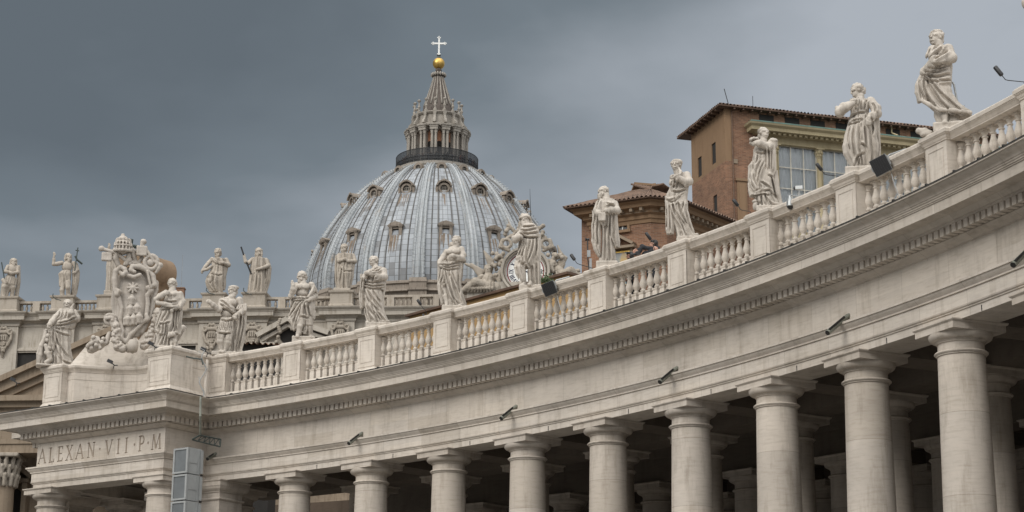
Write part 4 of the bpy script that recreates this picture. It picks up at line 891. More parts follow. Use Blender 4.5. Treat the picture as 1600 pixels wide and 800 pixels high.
arms_p = pp(-PWID*.5-.38, 2.1, 18.0)
arms = thing('coat_of_arms', arms_p, 'huge carved papal coat of arms with star and mounts, tiara and keys above', 'coat of arms', rz=-math.atan2(arms_p.x, arms_p.y))
def AS(): return near2(arms_p, 140, 360, 3.636)
am = AS().m
s = AS(); s.crumple = .0
s.e(228, 400, 0, 116, 16, 188, 8); s.e(225, 400, 12, 92, 30, 165, 6); s.e(222, 520, 10, 78, 28, 90, 30); s.e(205, 600, 10, 34, 26, 50, 20)
for f_ in ([(150, 262, 50, 14), (165, 275, 58, 13), (178, 262, 60, 12), (172, 245, 55, 14), (150, 235, 48, 16), (128, 255, 45, 18), (122, 300, 42, 16), (130, 360, 40, 15), (140, 385, 48, 16), (150, 372, 55, 12), (138, 362, 50, 10)],
          [(150, 400, 40, 13), (170, 460, 38, 12), (165, 520, 36, 12), (180, 590, 34, 14), (172, 625, 40, 16), (200, 645, 36, 14), (225, 605, 34, 14), (262, 560, 32, 13), (290, 525, 34, 14), (308, 515, 40, 14), (302, 495, 44, 10)],
          [(300, 500, 36, 12), (305, 430, 36, 11), (300, 380, 38, 12), (318, 355, 44, 16), (305, 340, 48, 14), (318, 330, 48, 12), (335, 320, 42, 18), (322, 270, 42, 18), (290, 235, 44, 18), (250, 222, 46, 17), (215, 225, 48, 16), (205, 245, 52, 13), (225, 255, 55, 10)],
          [(345, 300, 15, 14), (345, 340, 10, 14), (330, 400, 10, 12), (320, 500, 10, 14), (280, 580, 10, 16)],
          [(190, 275, 56, 9), (222, 285, 58, 9), (255, 270, 56, 9)]):
    s.c([(q[0], q[1], q[2], q[3]*.8) for q in f_], 5)
for k in range(11): s.e(295+k*2.4, 250+k*9, 60, 4, 5, 4, 1)
s.obj('shield', M_['arms'], .03, arms)
s = AS(); s.crumple = 0
for k in range(8):
    a = k*PI/4; s.c([(222, 345, 52, 8), (222+29*math.sin(a), 345-29*math.cos(a), 50, 2)], 2)
s.obj('star', M_['arms'], .022, arms)
for (x, y, h) in ((220, 430, 42), (214, 486, 44), (250, 478, 44), (203, 545, 44), (234, 540, 44), (263, 530, 44)):
    s = AS(); s.crumple = 0; s.c([(x, y, 44, 12), (x, y-h*.55, 50, 14)], 4); s.c([(x-15, y+5, 44, 5), (x-15, y-h*.5, 50, 5), (x, y-h*.95, 50, 5), (x+15, y-h*.5, 50, 5), (x+15, y+5, 44, 5)], 2); s.obj('mount', M_['arms'], .022, arms)
s = AS(); s.crumple = 0
s.e(155, 120, 40, 44, 42, 36, 6); s.e(153, 85, 40, 32, 32, 34, 8); s.e(151, 62, 40, 14, 14, 12, 4); s.e(151, 48, 40, 8, 8, 8, 2)
for y, r_, n_ in ((135, 46, 16), (108, 43, 15), (85, 35, 12)):
    s.c([(155+r_*math.sin(t), y+.12*r_*math.cos(t), 40+r_*math.cos(t), 5.5) for t in np.linspace(0, 2*PI, 22)], 2)
    for k in range(n_): t = 2*PI*k/n_; s.e(155+r_*math.sin(t), y-8, 40+r_*math.cos(t), 4.5, 4.5, 8, 2)
s.c([(125, 150, 45, 12), (120, 180, 35, 14), (135, 215, 30, 10)], 4); s.c([(185, 150, 45, 10), (190, 185, 35, 14), (175, 210, 35, 10)], 4)
s.obj('tiara', M_['arms'], .026, arms)
s = AS(); s.crumple = 0
s.c([(40, 131, 45, 12), (58, 137, 45, 7), (120, 150, 45, 7), (200, 205, 35, 7)], 3); s.e(40, 131, 45, 13, 13, 13, 2); s.box(46, 97, 150, 196, 34, 50, 4, 3); s.c([(70, 160, 52, 3), (70, 190, 52, 3)], 1, True); s.c([(60, 170, 52, 3), (80, 170, 52, 3)], 1, True)
s.obj('key', M_['arms'], .026, arms)
s = AS(); s.crumple = 0
s.c([(264, 82, 55, 14), (258, 100, 55, 8), (330, 190, 50, 8), (362, 208, 48, 12), (342, 250, 48, 5)], 3)
s.box(232, 285, 108, 160, 46, 64, 4, 4)
s.c([(312+34*math.cos(t), 195+38*math.sin(t), 48, 10) for t in np.linspace(0, 2*PI, 18)], 3); s.e(308, 195, 45, 22, 14, 22, 3); s.c([(225+34*math.cos(t), 165+34*math.sin(t), 30, 9) for t in np.linspace(0, 2*PI, 16)], 3)
s.c([(205, 130, 30, 16), (230, 200, 28, 12), (280, 215, 25, 14)], 5)
s.obj('key', M_['arms'], .026, arms)
s = AS(); s.crumple = 0
s.e(238, 672, 60, 30, 30, 36, 6); s.head(228, 672, 62, -55, 12, 'curly', 0, 40); s.obj('cherub_head', M_['arms'], .026, arms)
for nm, pts in (('festoon', [(110, 520, 30), (140, 560, 40), (148, 600, 45), (148, 640, 48), (160, 680, 52), (185, 690, 55)]), ('festoon', [(368, 470, 20), (355, 520, 25), (345, 560, 28), (330, 600, 32), (315, 640, 36), (300, 665, 40)])):
    s = AS(); s.crumple = 0; rr = random.Random(len(pts)+pts[0][0])
    s.c([(*q, 20) for q in pts], 6)
    for q0, q1 in zip(pts[:-1], pts[1:]):
        for t in (0, .33, .66):
            for j in range(4): s.e(q0[0]+(q1[0]-q0[0])*t+rr.uniform(-17, 17), q0[1]+(q1[1]-q0[1])*t+rr.uniform(-10, 10), q0[2]+12+rr.uniform(-6, 12), 9, 9, 9, 2)
    if pts[0][0] < 200: s.c([(110+24*math.cos(t), 524+24*math.sin(t), 32, 9) for t in np.linspace(0, 5.5, 14)], 3)
    else: s.c([(350, 470, 15, 10), (360, 455, 15, 10), (385, 462, 15, 10), (382, 500, 12, 9), (370, 580, 12, 9), (372, 640, 12, 14)], 4)
    s.obj(nm, M_['arms'], .03, arms)
s = AS(); s.crumple = 0; rr = random.Random(3)
s.e(42, 650, 20, 28, 26, 28, 6); s.c([(20, 690, 10, 22), (60, 670, 20, 20), (95, 650, 15, 12), (110, 600, 12, 9)], 6)
for k in range(16): s.e(45+rr.uniform(-45, 45), 655+rr.uniform(-25, 35), 35+rr.uniform(-8, 10), 10, 10, 10, 3)
s.obj('scroll_ornament', M_['arms'], .03, arms)
def mk_buttress():
    m = MB(); n = 14
    prof = [(-1.35, 17.6), (.35, 17.6), (.35, 22.0)]
    cx, cz, r_ = .0, 22.75, .72
    prof += [(cx+r_*math.cos(t), cz+r_*math.sin(t)) for t in np.linspace(-.95, PI/2, n)]+[(-1.35, 23.47)]
    a = [MP @ Vector((q[0]-PWID*.5-1.6, 3.0, q[1])) for q in prof]; b = [MP @ Vector((q[0]-PWID*.5-1.6, 4.7, q[1])) for q in prof]
    k = len(prof); m.add(a+b, [tuple(range(k)), tuple(range(2*k-1, k-1, -1))]+[(i, (i+1) % k, k+(i+1) % k, k+i) for i in range(k)])
    o = m.build('buttress', M_['brownstone'], None, smooth=40); return o
bo = mk_buttress()
bo.location = (0, 0, 0); bo.parent = arms; bpy.context.view_layer.update(); bo.matrix_parent_inverse = (Matrix.Translation(arms.location) @ Matrix.Rotation(arms.rotation_euler.z, 4, 'Z')).inverted()
m = MB()
m.grid(lambda a, b: pp(-PWID+1.0+(PWID-2.1)*a, .45+2.2*math.sin(PI*a)*.95*1.0+b*(1.2), 18.02+b*2.0*(.7+.3*math.sin(PI*a))), 16, 6)
o = m.build('base', M_['bal'], None, smooth=True, fix=False); sol = o.modifiers.new('s', 'SOLIDIFY'); sol.thickness = .15; sol.offset = -1
o.parent = arms; o.matrix_parent_inverse = bo.matrix_parent_inverse.copy()
# ================================================================== church facade far behind
PHI = R(5.5); FY = 190.0
fo = at(400, 464.5, FY); ZR = fo.z
fe = Vector((math.cos(PHI), -math.sin(PHI), 0)); fn = Vector((-math.sin(PHI), -math.cos(PHI), 0))   # along, towards the viewer
MF = Matrix(((fe.x, -fn.x, 0, fo.x), (fe.y, -fn.y, 0, fo.y), (0, 0, 1, 0), (0, 0, 0, 1)))
def fpt(u, v, d=0.0):                  # facade coordinates (s, z) of a photo point on the plane d metres behind the attic face
    r = ray(u, v); o = Vector((0, 0, EYE)); P0 = Vector((fo.x, fo.y, 0))-fn*d
    t = ((P0-Vector((0, 0, 0))).xy.dot(fn.xy))/(r.xy.dot(fn.xy)); q = o+r*t
    return (q.xy-fo.xy).dot(fe.xy), q.z
def fw(s, d, z): return MF @ Vector((s, d, z))
fac = thing('church_facade', fw(0, 0, 0), 'pale stone church facade far behind the portico, with attic windows, balustrade and pediment', 'church')
S0 = fpt(-60, 480)[0]; S1 = fpt(686, 460)[0]
peds = [fpt(u, 465)[0] for u in (14, 101, 172, 252, 336, 399, 535)]
def jog_path(d0, j, w, s0, s1, extra=()):
    pts = [(s0, d0)]
    for c in sorted(list(peds)+list(extra)):
        if c-w < s0 or c+w > s1: continue
        pts += [(c-w, d0), (c-w, d0-j), (c+w, d0-j), (c+w, d0)]
    pts.append((s1, d0)); return [fw(s, d, 0).xy for s, d in pts]
zb = ZR-1.40
cor = [(-1.2, zb-1.15), (.0, zb-1.15), (.03, zb-1.02), (.14, zb-.92), (.2, zb-.82), (.62, zb-.80), (.64, zb-.42), (.70, zb-.38), (.72, zb-.3), (.84, zb-.22), (.95, zb-.10), (.98, zb), (-1.2, zb+.05)]
MB().sweep(cor, jog_path(0, .55, 1.55, S0, S1), 1).build('attic_cornice', M_['fac'], fac)
m = MB()
m.box(S0, S1, 0.0, 2.2, zb-9.0, zb-1.14, MF)
m.build('attic_wall', M_['fac'], fac)
m = MB(); zz = zb-1.15
m.sweep([(0, zz-.25), (.06, zz-.22), (.10, zz-.12), (.10, zz+.0), (-.3, zz+.0), (-.3, zz-.25)], jog_path(0, .55, 1.45, S0, S1), 1); m.build('attic_moulding', M_['fac'], fac)
# pilaster strips with cartouches
def strip(c, w, z0): 
    m = MB(); m.stack([(c-w, c+w, -.50, .1, z) for z in (z0, zz-.26)], MF); return m.build('pilaster', M_['fac'], fac)
strips = [strip(c, 1.42, zb-9) for c in peds]
def cartouche(seed=1):
    s = St(0, 0, .01); s.crumple = 0; rr = random.Random(seed)
    s.e(0, -105, 0, 62, 22, 78, 14); s.e(0, -190, 5, 90, 22, 26, 10)
    for sg in (-1, 1):
        s.c([(sg*(70+20*math.cos(t)), -185+22*math.sin(t), 16, 9) for t in np.linspace(0, 5.2, 12)], 4)
        s.c([(sg*85, -165, 10, 12), (sg*78, -110, 10, 14), (sg*50, -50, 10, 13), (sg*15, -15, 8, 10)], 6)
        s.c([(sg*40, -210, 14, 10), (sg*20, -235, 14, 12), (0, -225, 16, 12)], 5)
    for x in (-34, -12, 12, 34): s.c([(x, -150, 24, 6), (x*.9, -100, 26, 6)], 3)
    for k in range(18): s.e(rr.uniform(-45, 45), rr.uniform(-75, 20), 14+rr.uniform(-4, 8), 10, 9, 10, 3)
    s.c([(0, -20, 5, 18), (0, 40, 3, 12), (0, 70, 0, 6)], 6)
    return s
c_me = cartouche().mesh('cartouche', .055); c_me.materials.append(M_['carve'])
for c in peds:
    for du in (0,):
        o = bpy.data.objects.new('cartouche', c_me); C.objects.link(o); o.parent = fac
        o.location = fw(c, -.62, zz-2.75)-fac.location; o.rotation_euler = (0, 0, -PHI)
# windows of the attic
def attic_window(u0, u1, v0, v1, gable=False):
    s0, zt = fpt(u0, v0); s1, zb_ = fpt(u1, v1)
    fr = MB(); t = .55
    for a, b, c, d in ((s0-t, s0, zb_, zt), (s1, s1+t, zb_, zt), (s0-t*1.35, s1+t*1.35, zt, zt+t)):
        fr.box(a, b, -.25, .04, c, d, MF)
    for a, b, c, d in ((s0-t*.6, s0-t*.25, zb_, zt+.02), (s1+t*.25, s1+t*.6, zb_, zt+.02), (s0-t*.6, s1+t*.6, zt+t*.3, zt+t*.62)): fr.box(a, b, -.38, -.2, c, d, MF)
    o = fr.build('window', M_['fac'], fac)
    MB().box(s0, s1, -.03, .02, zb_, zt, MF).build('opening', M_['dark'], o)
attic_window(27, 60, 552, 602); attic_window(279, 306, 541, 560); attic_window(300, 312, 556, 575)
# gabled window with its oculus, right of the soldier statue
a0, a1 = fpt(404, 527), fpt(516, 520); ap = fpt(452, 501); bw = .42
g = MB()
def bar(m, p, q, d0, d1, w):
    a = Vector((p[0], 0, p[1])); b = Vector((q[0], 0, q[1])); n_ = Vector((-(b-a).z, 0, (b-a).x)).normalized()*w/2
    m.add([MF @ Vector((x.x, d, x.z)) for d in (d0, d1) for x in (a-n_, b-n_, b+n_, a+n_)], [(0, 1, 2, 3), (7, 6, 5, 4), (0, 4, 5, 1), (1, 5, 6, 2), (2, 6, 7, 3), (3, 7, 4, 0)])
bar(g, a0, ap, -1.1, .02, .5); bar(g, (a1[0], a0[1]+.15), ap, -1.105, .021, .5); bar(g, (a0[0]+.3, a0[1]-.55), (ap[0], ap[1]-.62), -.7, .022, .35); bar(g, (a1[0]-.3, a0[1]-.4), (ap[0], ap[1]-.62), -.705, .023, .35)
bar(g, (a0[0]+.3, a0[1]-.9), (a0[0]+1.9, a0[1]-.9), -.8, .02, .4); bar(g, (a1[0]-2.6, a0[1]-.9), (a1[0]-.4, a0[1]-.9), -.8, .02, .4)
bar(g, (a0[0]+.5, a0[1]-3.4), (a0[0]+1.6, a0[1]-1.1), -.5, .02, 1.0); bar(g, (a1[0]-1.7, a0[1]-3.4), (a1[0]-1.2, a0[1]-1.1), -.5, .02, 1.0)
go = g.build('gabled_window', M_['fac'], fac)
oc = fpt(452, 524); m = MB(); m.lathe([(.95, 0), (1.0, .35), (1.15, .45), (1.35, .35), (1.4, 0)], 26, MF @ Matrix.Translation((oc[0], .03, oc[1])) @ Matrix.Rotation(PI/2, 4, 'X'), caps=False); m.build('oculus_ring', M_['carve'], go, smooth=40)
m = MB(); m.lathe([(.01, 0), (.96, .001)], 24, MF @ Matrix.Translation((oc[0], -.03, oc[1])) @ Matrix.Rotation(PI/2, 4, 'X'), caps=False); m.build('opening', M_['dark'], go)
gl = St(0, 0, .01); gl.crumple = 0
gp = [fpt(441, 503), fpt(438, 512), fpt(441, 522), (oc[0]-1.25, oc[1]-1.4), (oc[0]-.4, oc[1]-2.0)]
m = MB()
for k in range(len(gp)-1):
    for j in range(3):
        t = j/3; q = fw(gp[k][0]+(gp[k+1][0]-gp[k][0])*t, -1.0, gp[k][1]+(gp[k+1][1]-gp[k][1])*t); m.lathe([(.02, -.2), (.2, -.1), (.2, .1), (.02, .2)], 8, Matrix.Translation(q))
m.build('garland', M_['carve'], go, smooth=True)
# balustrade of the facade
def fbal(s0, s1, n):
    m = MB(); d0, d1 = .05, .65
    m.box(s0, s1, d0, d1, zb+.02, zb+.28, MF)
    b = m.build('balustrade', M_['facbal'], fac); MB().box(s0, s1, d0-.05, d1+.05, ZR-.24, ZR, MF).build('handrail', M_['facbal'], b)
    for k in range(n):
        o = bpy.data.objects.new('baluster', fb_me); C.objects.link(o); o.parent = b; o.location = fw(s0+(s1-s0)*(k+.5)/n, .35, zb+.28)-origin_of(b)
fbm = MB(); hb = ZR-.24-zb-.28
fbm.lathe([(.13, 0), (.13, .1), (.08, .14), (.15, .35), (.14, .5), (.07, .72), (.07, .78), (.12, .82), (.13, hb)], 8)
t_ = fbm.build('baluster', M_['facbal'], None, smooth=40); fb_me = t_.data; bpy.data.objects.remove(t_)
edges = []
mids = {}
for u in (-25, 57, 78, 215, 290, 368, 440, 478, 610, 650): mids[u] = fpt(u, 470)[0]
posts = sorted([(c, 1.15, True) for c in peds]+[(mids[u], .38, False) for u in (57, 136, 290, 368, 440, 478, 580, 610, 650) if u in mids]+[(S0, .3, False), (S1-.3, .3, False)])
for (c, w_, big) in posts:
    m = MB()
    if big: m.stack([(c-w_-o_2, c+w_+o_2, -.72-o_2, 1.2+o_2, z) for o_2, z in ((.12, zb), (.12, zb+.3), (0, zb+.4), (0, ZR+.05), (.15, ZR+.2), (.18, ZR+.36), (.05, ZR+.4))], MF)
    else: m.box(c-w_, c+w_, .0, .7, zb, ZR-.01, MF)
    m.build('pedestal' if big else 'balustrade_post', M_['facbal'], fac)
for (c0_, w0_, _), (c1_, w1_, _) in zip(posts[:-1], posts[1:]):
    a, b = c0_+w0_, c1_-w1_
    if b-a < .5: continue
    fbal(a+.004, b-.004, max(2, int((b-a)/.42)))
# temple front: pediment, entablature and giant columns
apx, apz = fpt(192, 514, -4); lx, lz = fpt(-40, 618, -4); half = apx-lx
pd = thing('church_pediment', fw(apx, -4, 0), 'ochre triangular pediment over giant columns, mostly hidden behind the coat of arms', 'pediment')
m = MB()
for sg in (-1, 1):
    bar(m, (apx+sg*half, lz), (apx-sg*.0, apz), -5.6, -3.2, .55); bar(m, (apx+sg*half, lz-.75), (apx, apz-.75), -5.1, -3.21, .9); bar(m, (apx+sg*half, lz-1.55), (apx, apz-1.55), -4.6, -3.22, .7)
m.build('raking_cornice', M_['facochre'], pd)
m = MB(); m.add([MF @ Vector((x, d, z)) for d in (-4.2, -1.5) for x, z in ((apx-half, lz-2.2), (apx+half, lz-2.2), (apx, apz-1.2))], [(0, 1, 2), (5, 4, 3), (0, 3, 4, 1), (1, 4, 5, 2), (2, 5, 3, 0)]); m.build('tympanum', M_['facochre'], pd)
zc = fpt(20, 622, -4)[1]
m = MB(); e0, e1 = apx-half-.5, apx+half+.5
for d_, z0, z1 in ((-5.6, zc-.55, zc), (-5.0, zc-1.1, zc-.553), (-4.5, zc-1.6, zc-1.103), (-4.2, zc-4.2, zc-1.603), (-4.5, zc-4.7, zc-4.203), (-4.35, zc-5.6, zc-4.703)): m.box(e0, e1, d_, -1.0, z0, z1, MF)
m.build('entablature', M_['facochre'], pd)
for u in (-20, 6, 120, 200, 300):
    sx = fpt(u, 700, -3)[0]; m = MB(); T_ = MF @ Matrix.Translation((sx, -2.9, 0)); zt = zc-5.6
    m.lathe([(1.55, 0), (1.5, 2), (1.42, 12), (1.28, zt-3.2)], 24, T_); o = m.build('giant_column', M_['facochre'], pd, smooth=40)
    cpt = St(0, 0, .01); cpt.crumple = 0; rr = random.Random(u)
    cpt.c([(0, 0, 0, 125), (0, -200, 0, 135)], 5); cpt.box(-190, 190, -320, -285, -190, 190, 6, 6)
    for row, (yy, r_, n_) in enumerate(((-55, 138, 14), (-140, 142, 14), (-225, 150, 14))):
        for k in range(n_):
            a = 2*PI*(k+.5*row)/n_; P_ = lambda q, y_: (q*math.sin(a), y_, q*math.cos(a)); cpt.c([(*P_(r_, yy+40), 22), (*P_(r_*1.04, yy-20), 24), (*P_(r_*1.18, yy-58), 16), (*P_(r_*1.26, yy-46), 8)], 5)
    co_ = cpt.obj('capital', M_['carve'], .09, o); co_.location = T_ @ Vector((0, 0, zt-3.2))-origin_of(o)
m = MB(); m.box(S0, S1, 1.0, 2.0, 0, zb-9.0, MF); m.build('lower_wall', M_['facochre'], fac)
q0, q1 = fpt(0, 745, .8), fpt(44, 800, .8)
m = MB(); w0, w1 = q0[0], q1[0]
bar(m, (w0-.5, q0[1]-.2), ((w0+w1)/2, q0[1]+1.5), -.6, 1.02, .5); bar(m, (w1+.5, q0[1]-.2), ((w0+w1)/2, q0[1]+1.5), -.605, 1.021, .5)
m.box(w0-.2, w1+.2, -.4, 1.01, q0[1]-.75, q0[1]-.35, MF); m.box(w0, w0+.5, -.2, 1.01, q0[1]-6, q0[1]-.76, MF); m.box(w1-.5, w1, -.2, 1.01, q0[1]-6, q0[1]-.76, MF)
ni = m.build('niche_frame', M_['facochre'], fac)
m = MB(); mx = (w0+w1)/2; m.add([MF @ Vector((mx+.8*math.cos(t), .97, q0[1]-2.0+.8*math.sin(t))) for t in np.linspace(0, PI, 12)]+[MF @ Vector((mx-.8, .97, q0[1]-6)), MF @ Vector((mx+.8, .97, q0[1]-6))], [tuple(range(14))]); m.build('opening', M_['dark'], ni)

# statues along the facade balustrade
def far(u, v, x0, y0, sc_, d=.3):
    s_, z_ = fpt(u, v, -.1); p = fw(s_, d, ZR+.40); uu, vv = px(p); return p, St((uu-x0)*sc_, (vv-y0)*sc_, 1/(sc_*ppm(p)*.962))
def far_fin(s, p, label, extra=None):
    o = s.obj('facade_statue', M_['statue_old'], .05); face_cam(o, p); tag(o, label, 'statue', 'statues on the church facade')
    if extra: 
        for nm, pts, r_, mt in extra:
            m = MB(); m.tube([s.w(*q) for q in pts], r_, 6); m.build(nm, M_[mt], o, world=False)
    return o
p, s = far(14, 465, 0, 380, 8); b = s.b; s.box(10, 215, 735, b, -60, 60, 6, 6)
s.c([(80, 480, 0, 34), (55, 560, 40, 32), (50, 640, 20, 24), (45, 735, 30, 20)], 8); s.c([(140, 480, 0, 36), (148, 560, 10, 32), (145, 640, 0, 24), (142, 735, 20, 20)], 8)
s.e(125, 340, 0, 62, 42, 80, 14); s.e(115, 440, 0, 58, 42, 60, 14); s.robe([(440, 50, 190), (520, 20, 185), (620, 15, 110), (735, 15, 75)], 8, 8, .4, .3); s.robe([(270, 170, 212, -20), (480, 190, 228, -20), (690, 170, 212, -20)], 5, 7, .2, .5)
s.c([(75, 300, 10, 22), (50, 370, 30, 20), (110, 385, 60, 16)], 8); s.c([(185, 300, 0, 22), (190, 370, 20, 20), (120, 395, 60, 16)], 8)
s.c([(135, 275, 0, 20), (135, 300, 0, 26)], 6); s.head(135, 232, 78, 10, 6, 'long', 1); s.c([(60, 520, 40, 30), (30, 480, 40, 20)], 8)
far_fin(s, p, 'weathered bearded facade statue with a green staff, leftmost on the skyline', [('staff', [(-5, 260, 40), (35, 430, 45), (60, 560, 40)], .06, 'bronze')])
p, s = far(101, 465, 0, 380, 8); s.box(700, 925, 712, s.b, -60, 60, 6, 6)
s.c([(790, 520, 10, 34), (775, 600, 20, 28), (780, 650, 10, 24), (785, 715, 20, 18)], 8); s.c([(835, 500, 20, 36), (840, 570, 50, 28), (850, 640, 20, 25), (860, 715, 30, 18)], 8)
s.e(815, 300, 0, 62, 42, 72, 14); s.e(810, 400, 0, 58, 42, 60, 14); s.robe([(350, 752, 868), (390, 722, 868), (440, 735, 868), (500, 740, 866), (545, 745, 800)], 7, 9, .5, .3)
s.robe([(240, 880, 930, -10), (350, 870, 960, -10), (450, 880, 960, -10), (600, 880, 945, -10), (715, 880, 915, -10)], 5, 9, .2, .5)
s.c([(750, 255, 0, 24), (690, 275, 20, 22), (655, 280, 25, 20), (652, 225, 35, 15), (652, 190, 40, 12)], 8); s.hand(652, 180, 40, 0, -1, 0, 50, .3)
s.c([(885, 250, 0, 26), (930, 330, 10, 24), (900, 380, 50, 16)], 8); s.c([(815, 215, 0, 20), (815, 245, 0, 26)], 6); s.head(822, 175, 82, 25, 4, 'long', .7)
far_fin(s, p, 'facade statue with bare chest raising one hand, holding a bronze cross staff', [('cross_staff', [(925, 60, 40), (905, 360, 55)], .06, 'bronze'), ('ribbon', [(900, 170, 45), (925, 215, 48), (990, 262, 40)], .10, 'bronze'), ('cross_bar', [(898, 95, 40), (942, 100, 40)], .05, 'bronze')])
p, s = far(172, 460, 100, 380, 8); s.crumple = .01
s.robe([(180, 520, 640), (300, 510, 650), (420, 520, 640), (620, 520, 650)], 9, 10, .4, .2); s.c([(535, 190, 10, 26), (525, 120, 30, 20), (528, 60, 40, 15)], 8); s.hand(528, 55, 40, 0, -1, 0, 46, .2); s.c([(600, 150, 0, 24), (600, 190, 0, 30)], 6); s.head(600, 110, 80, 0, 5, 'long', 1)
s.box(500, 770, 610, s.b, -60, 60, 6, 6)
far_fin(s, p, 'facade statue with a large bronze cross, almost hidden behind the carved tiara', [('cross', [(790, -60, 0), (735, 618, 10)], .2, 'bronze'), ('cross_arm', [(690, 18, 5), (870, 32, 5)], .2, 'bronze')])
p, s = far(336, 460, 300, 375, 8); s.box(175, 400, 680, s.b, -60, 60, 20, 6)
s.robe([(240, 215, 400, 0), (330, 230, 400), (400, 215, 400), (460, 185, 400), (520, 175, 390), (580, 190, 380), (650, 225, 380), (690, 310, 390)], 7, 13, .9, .6)
s.c([(235, 250, 0, 26), (195, 300, 10, 24), (160, 350, 30, 20), (125, 405, 40, 14)], 8); s.hand(128, 402, 40, -.3, 1, 0, 40, .4); s.c([(240, 340, 30, 18), (180, 385, 45, 16), (140, 400, 45, 12)], 6)
s.c([(400, 250, 0, 28), (430, 310, 10, 26), (360, 300, 60, 18), (345, 270, 65, 14)], 8); s.robe([(320, 360, 430, -5), (450, 370, 405, -5), (560, 355, 410, -5), (620, 370, 400)], 4, 9, .3, 1)
s.c([(350, 600, 20, 26), (350, 670, 20, 20), (325, 680, 50, 14)], 8); s.c([(295, 205, 0, 20), (300, 235, 0, 28)], 6); s.head(295, 165, 88, -40, -8, 'curly', .5)
for f in ([(240, 260), (300, 300), (390, 310)], [(230, 420), (300, 440), (360, 430)], [(220, 460), (250, 560), (340, 660)], [(300, 450), (280, 530), (230, 580)], [(200, 500), (240, 600), (320, 670)]): s.fold(f, 12)
far_fin(s, p, 'windswept facade statue stretching one arm low to the left, directly behind the soldier statue')
p, s = far(399, 460, 300, 375, 8); s.box(655, 870, 685, s.b, -60, 60, 8, 6)
s.robe([(230, 730, 890, 0), (330, 720, 900), (400, 720, 890), (500, 715, 900), (600, 705, 910), (690, 698, 905)], 10, 11, .2, .3); s.robe([(240, 880, 935, -15), (340, 890, 968, -20), (500, 890, 958, -20), (690, 860, 912, -15)], 5, 9, .1, .5)
s.c([(735, 255, 0, 24), (695, 300, 20, 24), (660, 290, 40, 18), (640, 225, 45, 14)], 8); s.hand(640, 222, 45, -.3, -1, 0, 40, .9); s.c([(900, 250, 0, 26), (930, 320, 10, 26), (860, 365, 60, 18), (800, 385, 70, 14)], 8)
s.c([(815, 195, 0, 20), (815, 225, 0, 30)], 6); s.head(808, 150, 88, -30, 4, 'long', 1.2)
for f in ([(800, 420), (780, 520), (770, 660)], [(830, 420), (820, 540), (800, 660)], [(860, 420), (860, 540), (850, 670)], [(740, 430), (725, 540), (715, 670)]): s.fold(f, 11)
for f in ([(815, 420), (800, 540), (785, 660)], [(760, 430), (745, 540), (740, 670)], [(885, 420), (885, 560), (880, 680)]): s.cut(f, 9)
far_fin(s, p, 'cloaked bearded facade statue gripping a slanting dark club', [('club', [(598, 110, 50), (640, 225, 52), (735, 445, 45)], .085, 'black')])
p, s = far(535, 460, 500, 370, 8); s.box(175, 370, 655, s.b, -60, 60, 8, 6)
s.robe([(220, 215, 400, 0), (320, 215, 420), (400, 200, 410), (500, 205, 405), (600, 215, 380), (660, 220, 370)], 9, 12, .3, .3); s.robe([(240, 180, 235, -15), (420, 178, 235, -15), (560, 190, 240, -15), (640, 205, 250, -15)], 5, 9, .1, .6)
s.c([(225, 250, 10, 28), (235, 320, 40, 26), (310, 300, 75, 18)], 8); s.c([(390, 240, 0, 30), (415, 310, 20, 28), (340, 325, 70, 18), (290, 300, 80, 14)], 8); s.c([(325, 470, 50, 34), (325, 560, 45, 24), (330, 650, 40, 20)], 8)
s.c([(285, 185, 0, 20), (290, 220, 0, 30)], 6); s.head(282, 145, 88, -25, 8, 'curly', 1)
for f in ([(260, 350), (250, 450), (230, 560)], [(290, 350), (280, 450), (265, 620)], [(240, 380), (300, 430), (400, 420)]): s.fold(f, 11)
so = far_fin(s, p, 'facade statue with folded arms standing in front of the left flank of the dome')
p2_, s2 = far(710, 462, 0, 0, 8, 1.2)
o2 = so.copy(); C.objects.link(o2); pq = at(708, 462, FY-2); o2.location = (pq.x, pq.y, at(710, 455, FY-2).z); o2.rotation_euler = (0, 0, -math.atan2(pq.x, pq.y)+.5)
tag(o2, 'facade statue mostly hidden behind the bare-chested youth, its dark head beside his', 'statue', 'statues on the church facade')
m = MB(); m.stack([(-1.2, 1.2, -1.0, 1.0, -3.5), (-1.2, 1.2, -1.0, 1.0, 0)], Matrix.Translation(o2.location)); m.build('pedestal', M_['facbal'], fac)
for u, v in ((82, 464), (322, 455), (380, 455)):   # little lightning hooks beside the pedestals
    q = at(u, v, FY-1); m = MB(); m.tube([q+Vector((.9, 0, -.35)), q+Vector((.3, 0, -.2)), q+Vector((0, 0, .1)), q+Vector((.05, 0, .35))], .05, 5); o = m.build('roof_hook', M_['bronze'], None); tag(o, {82: 'bent metal roof hook left of the raised-hand facade statue', 322: 'bent metal roof hook left of the windswept facade statue', 380: 'bent metal roof hook left of the club-bearing facade statue'}[u], 'hook', 'hooks on the facade balustrade')

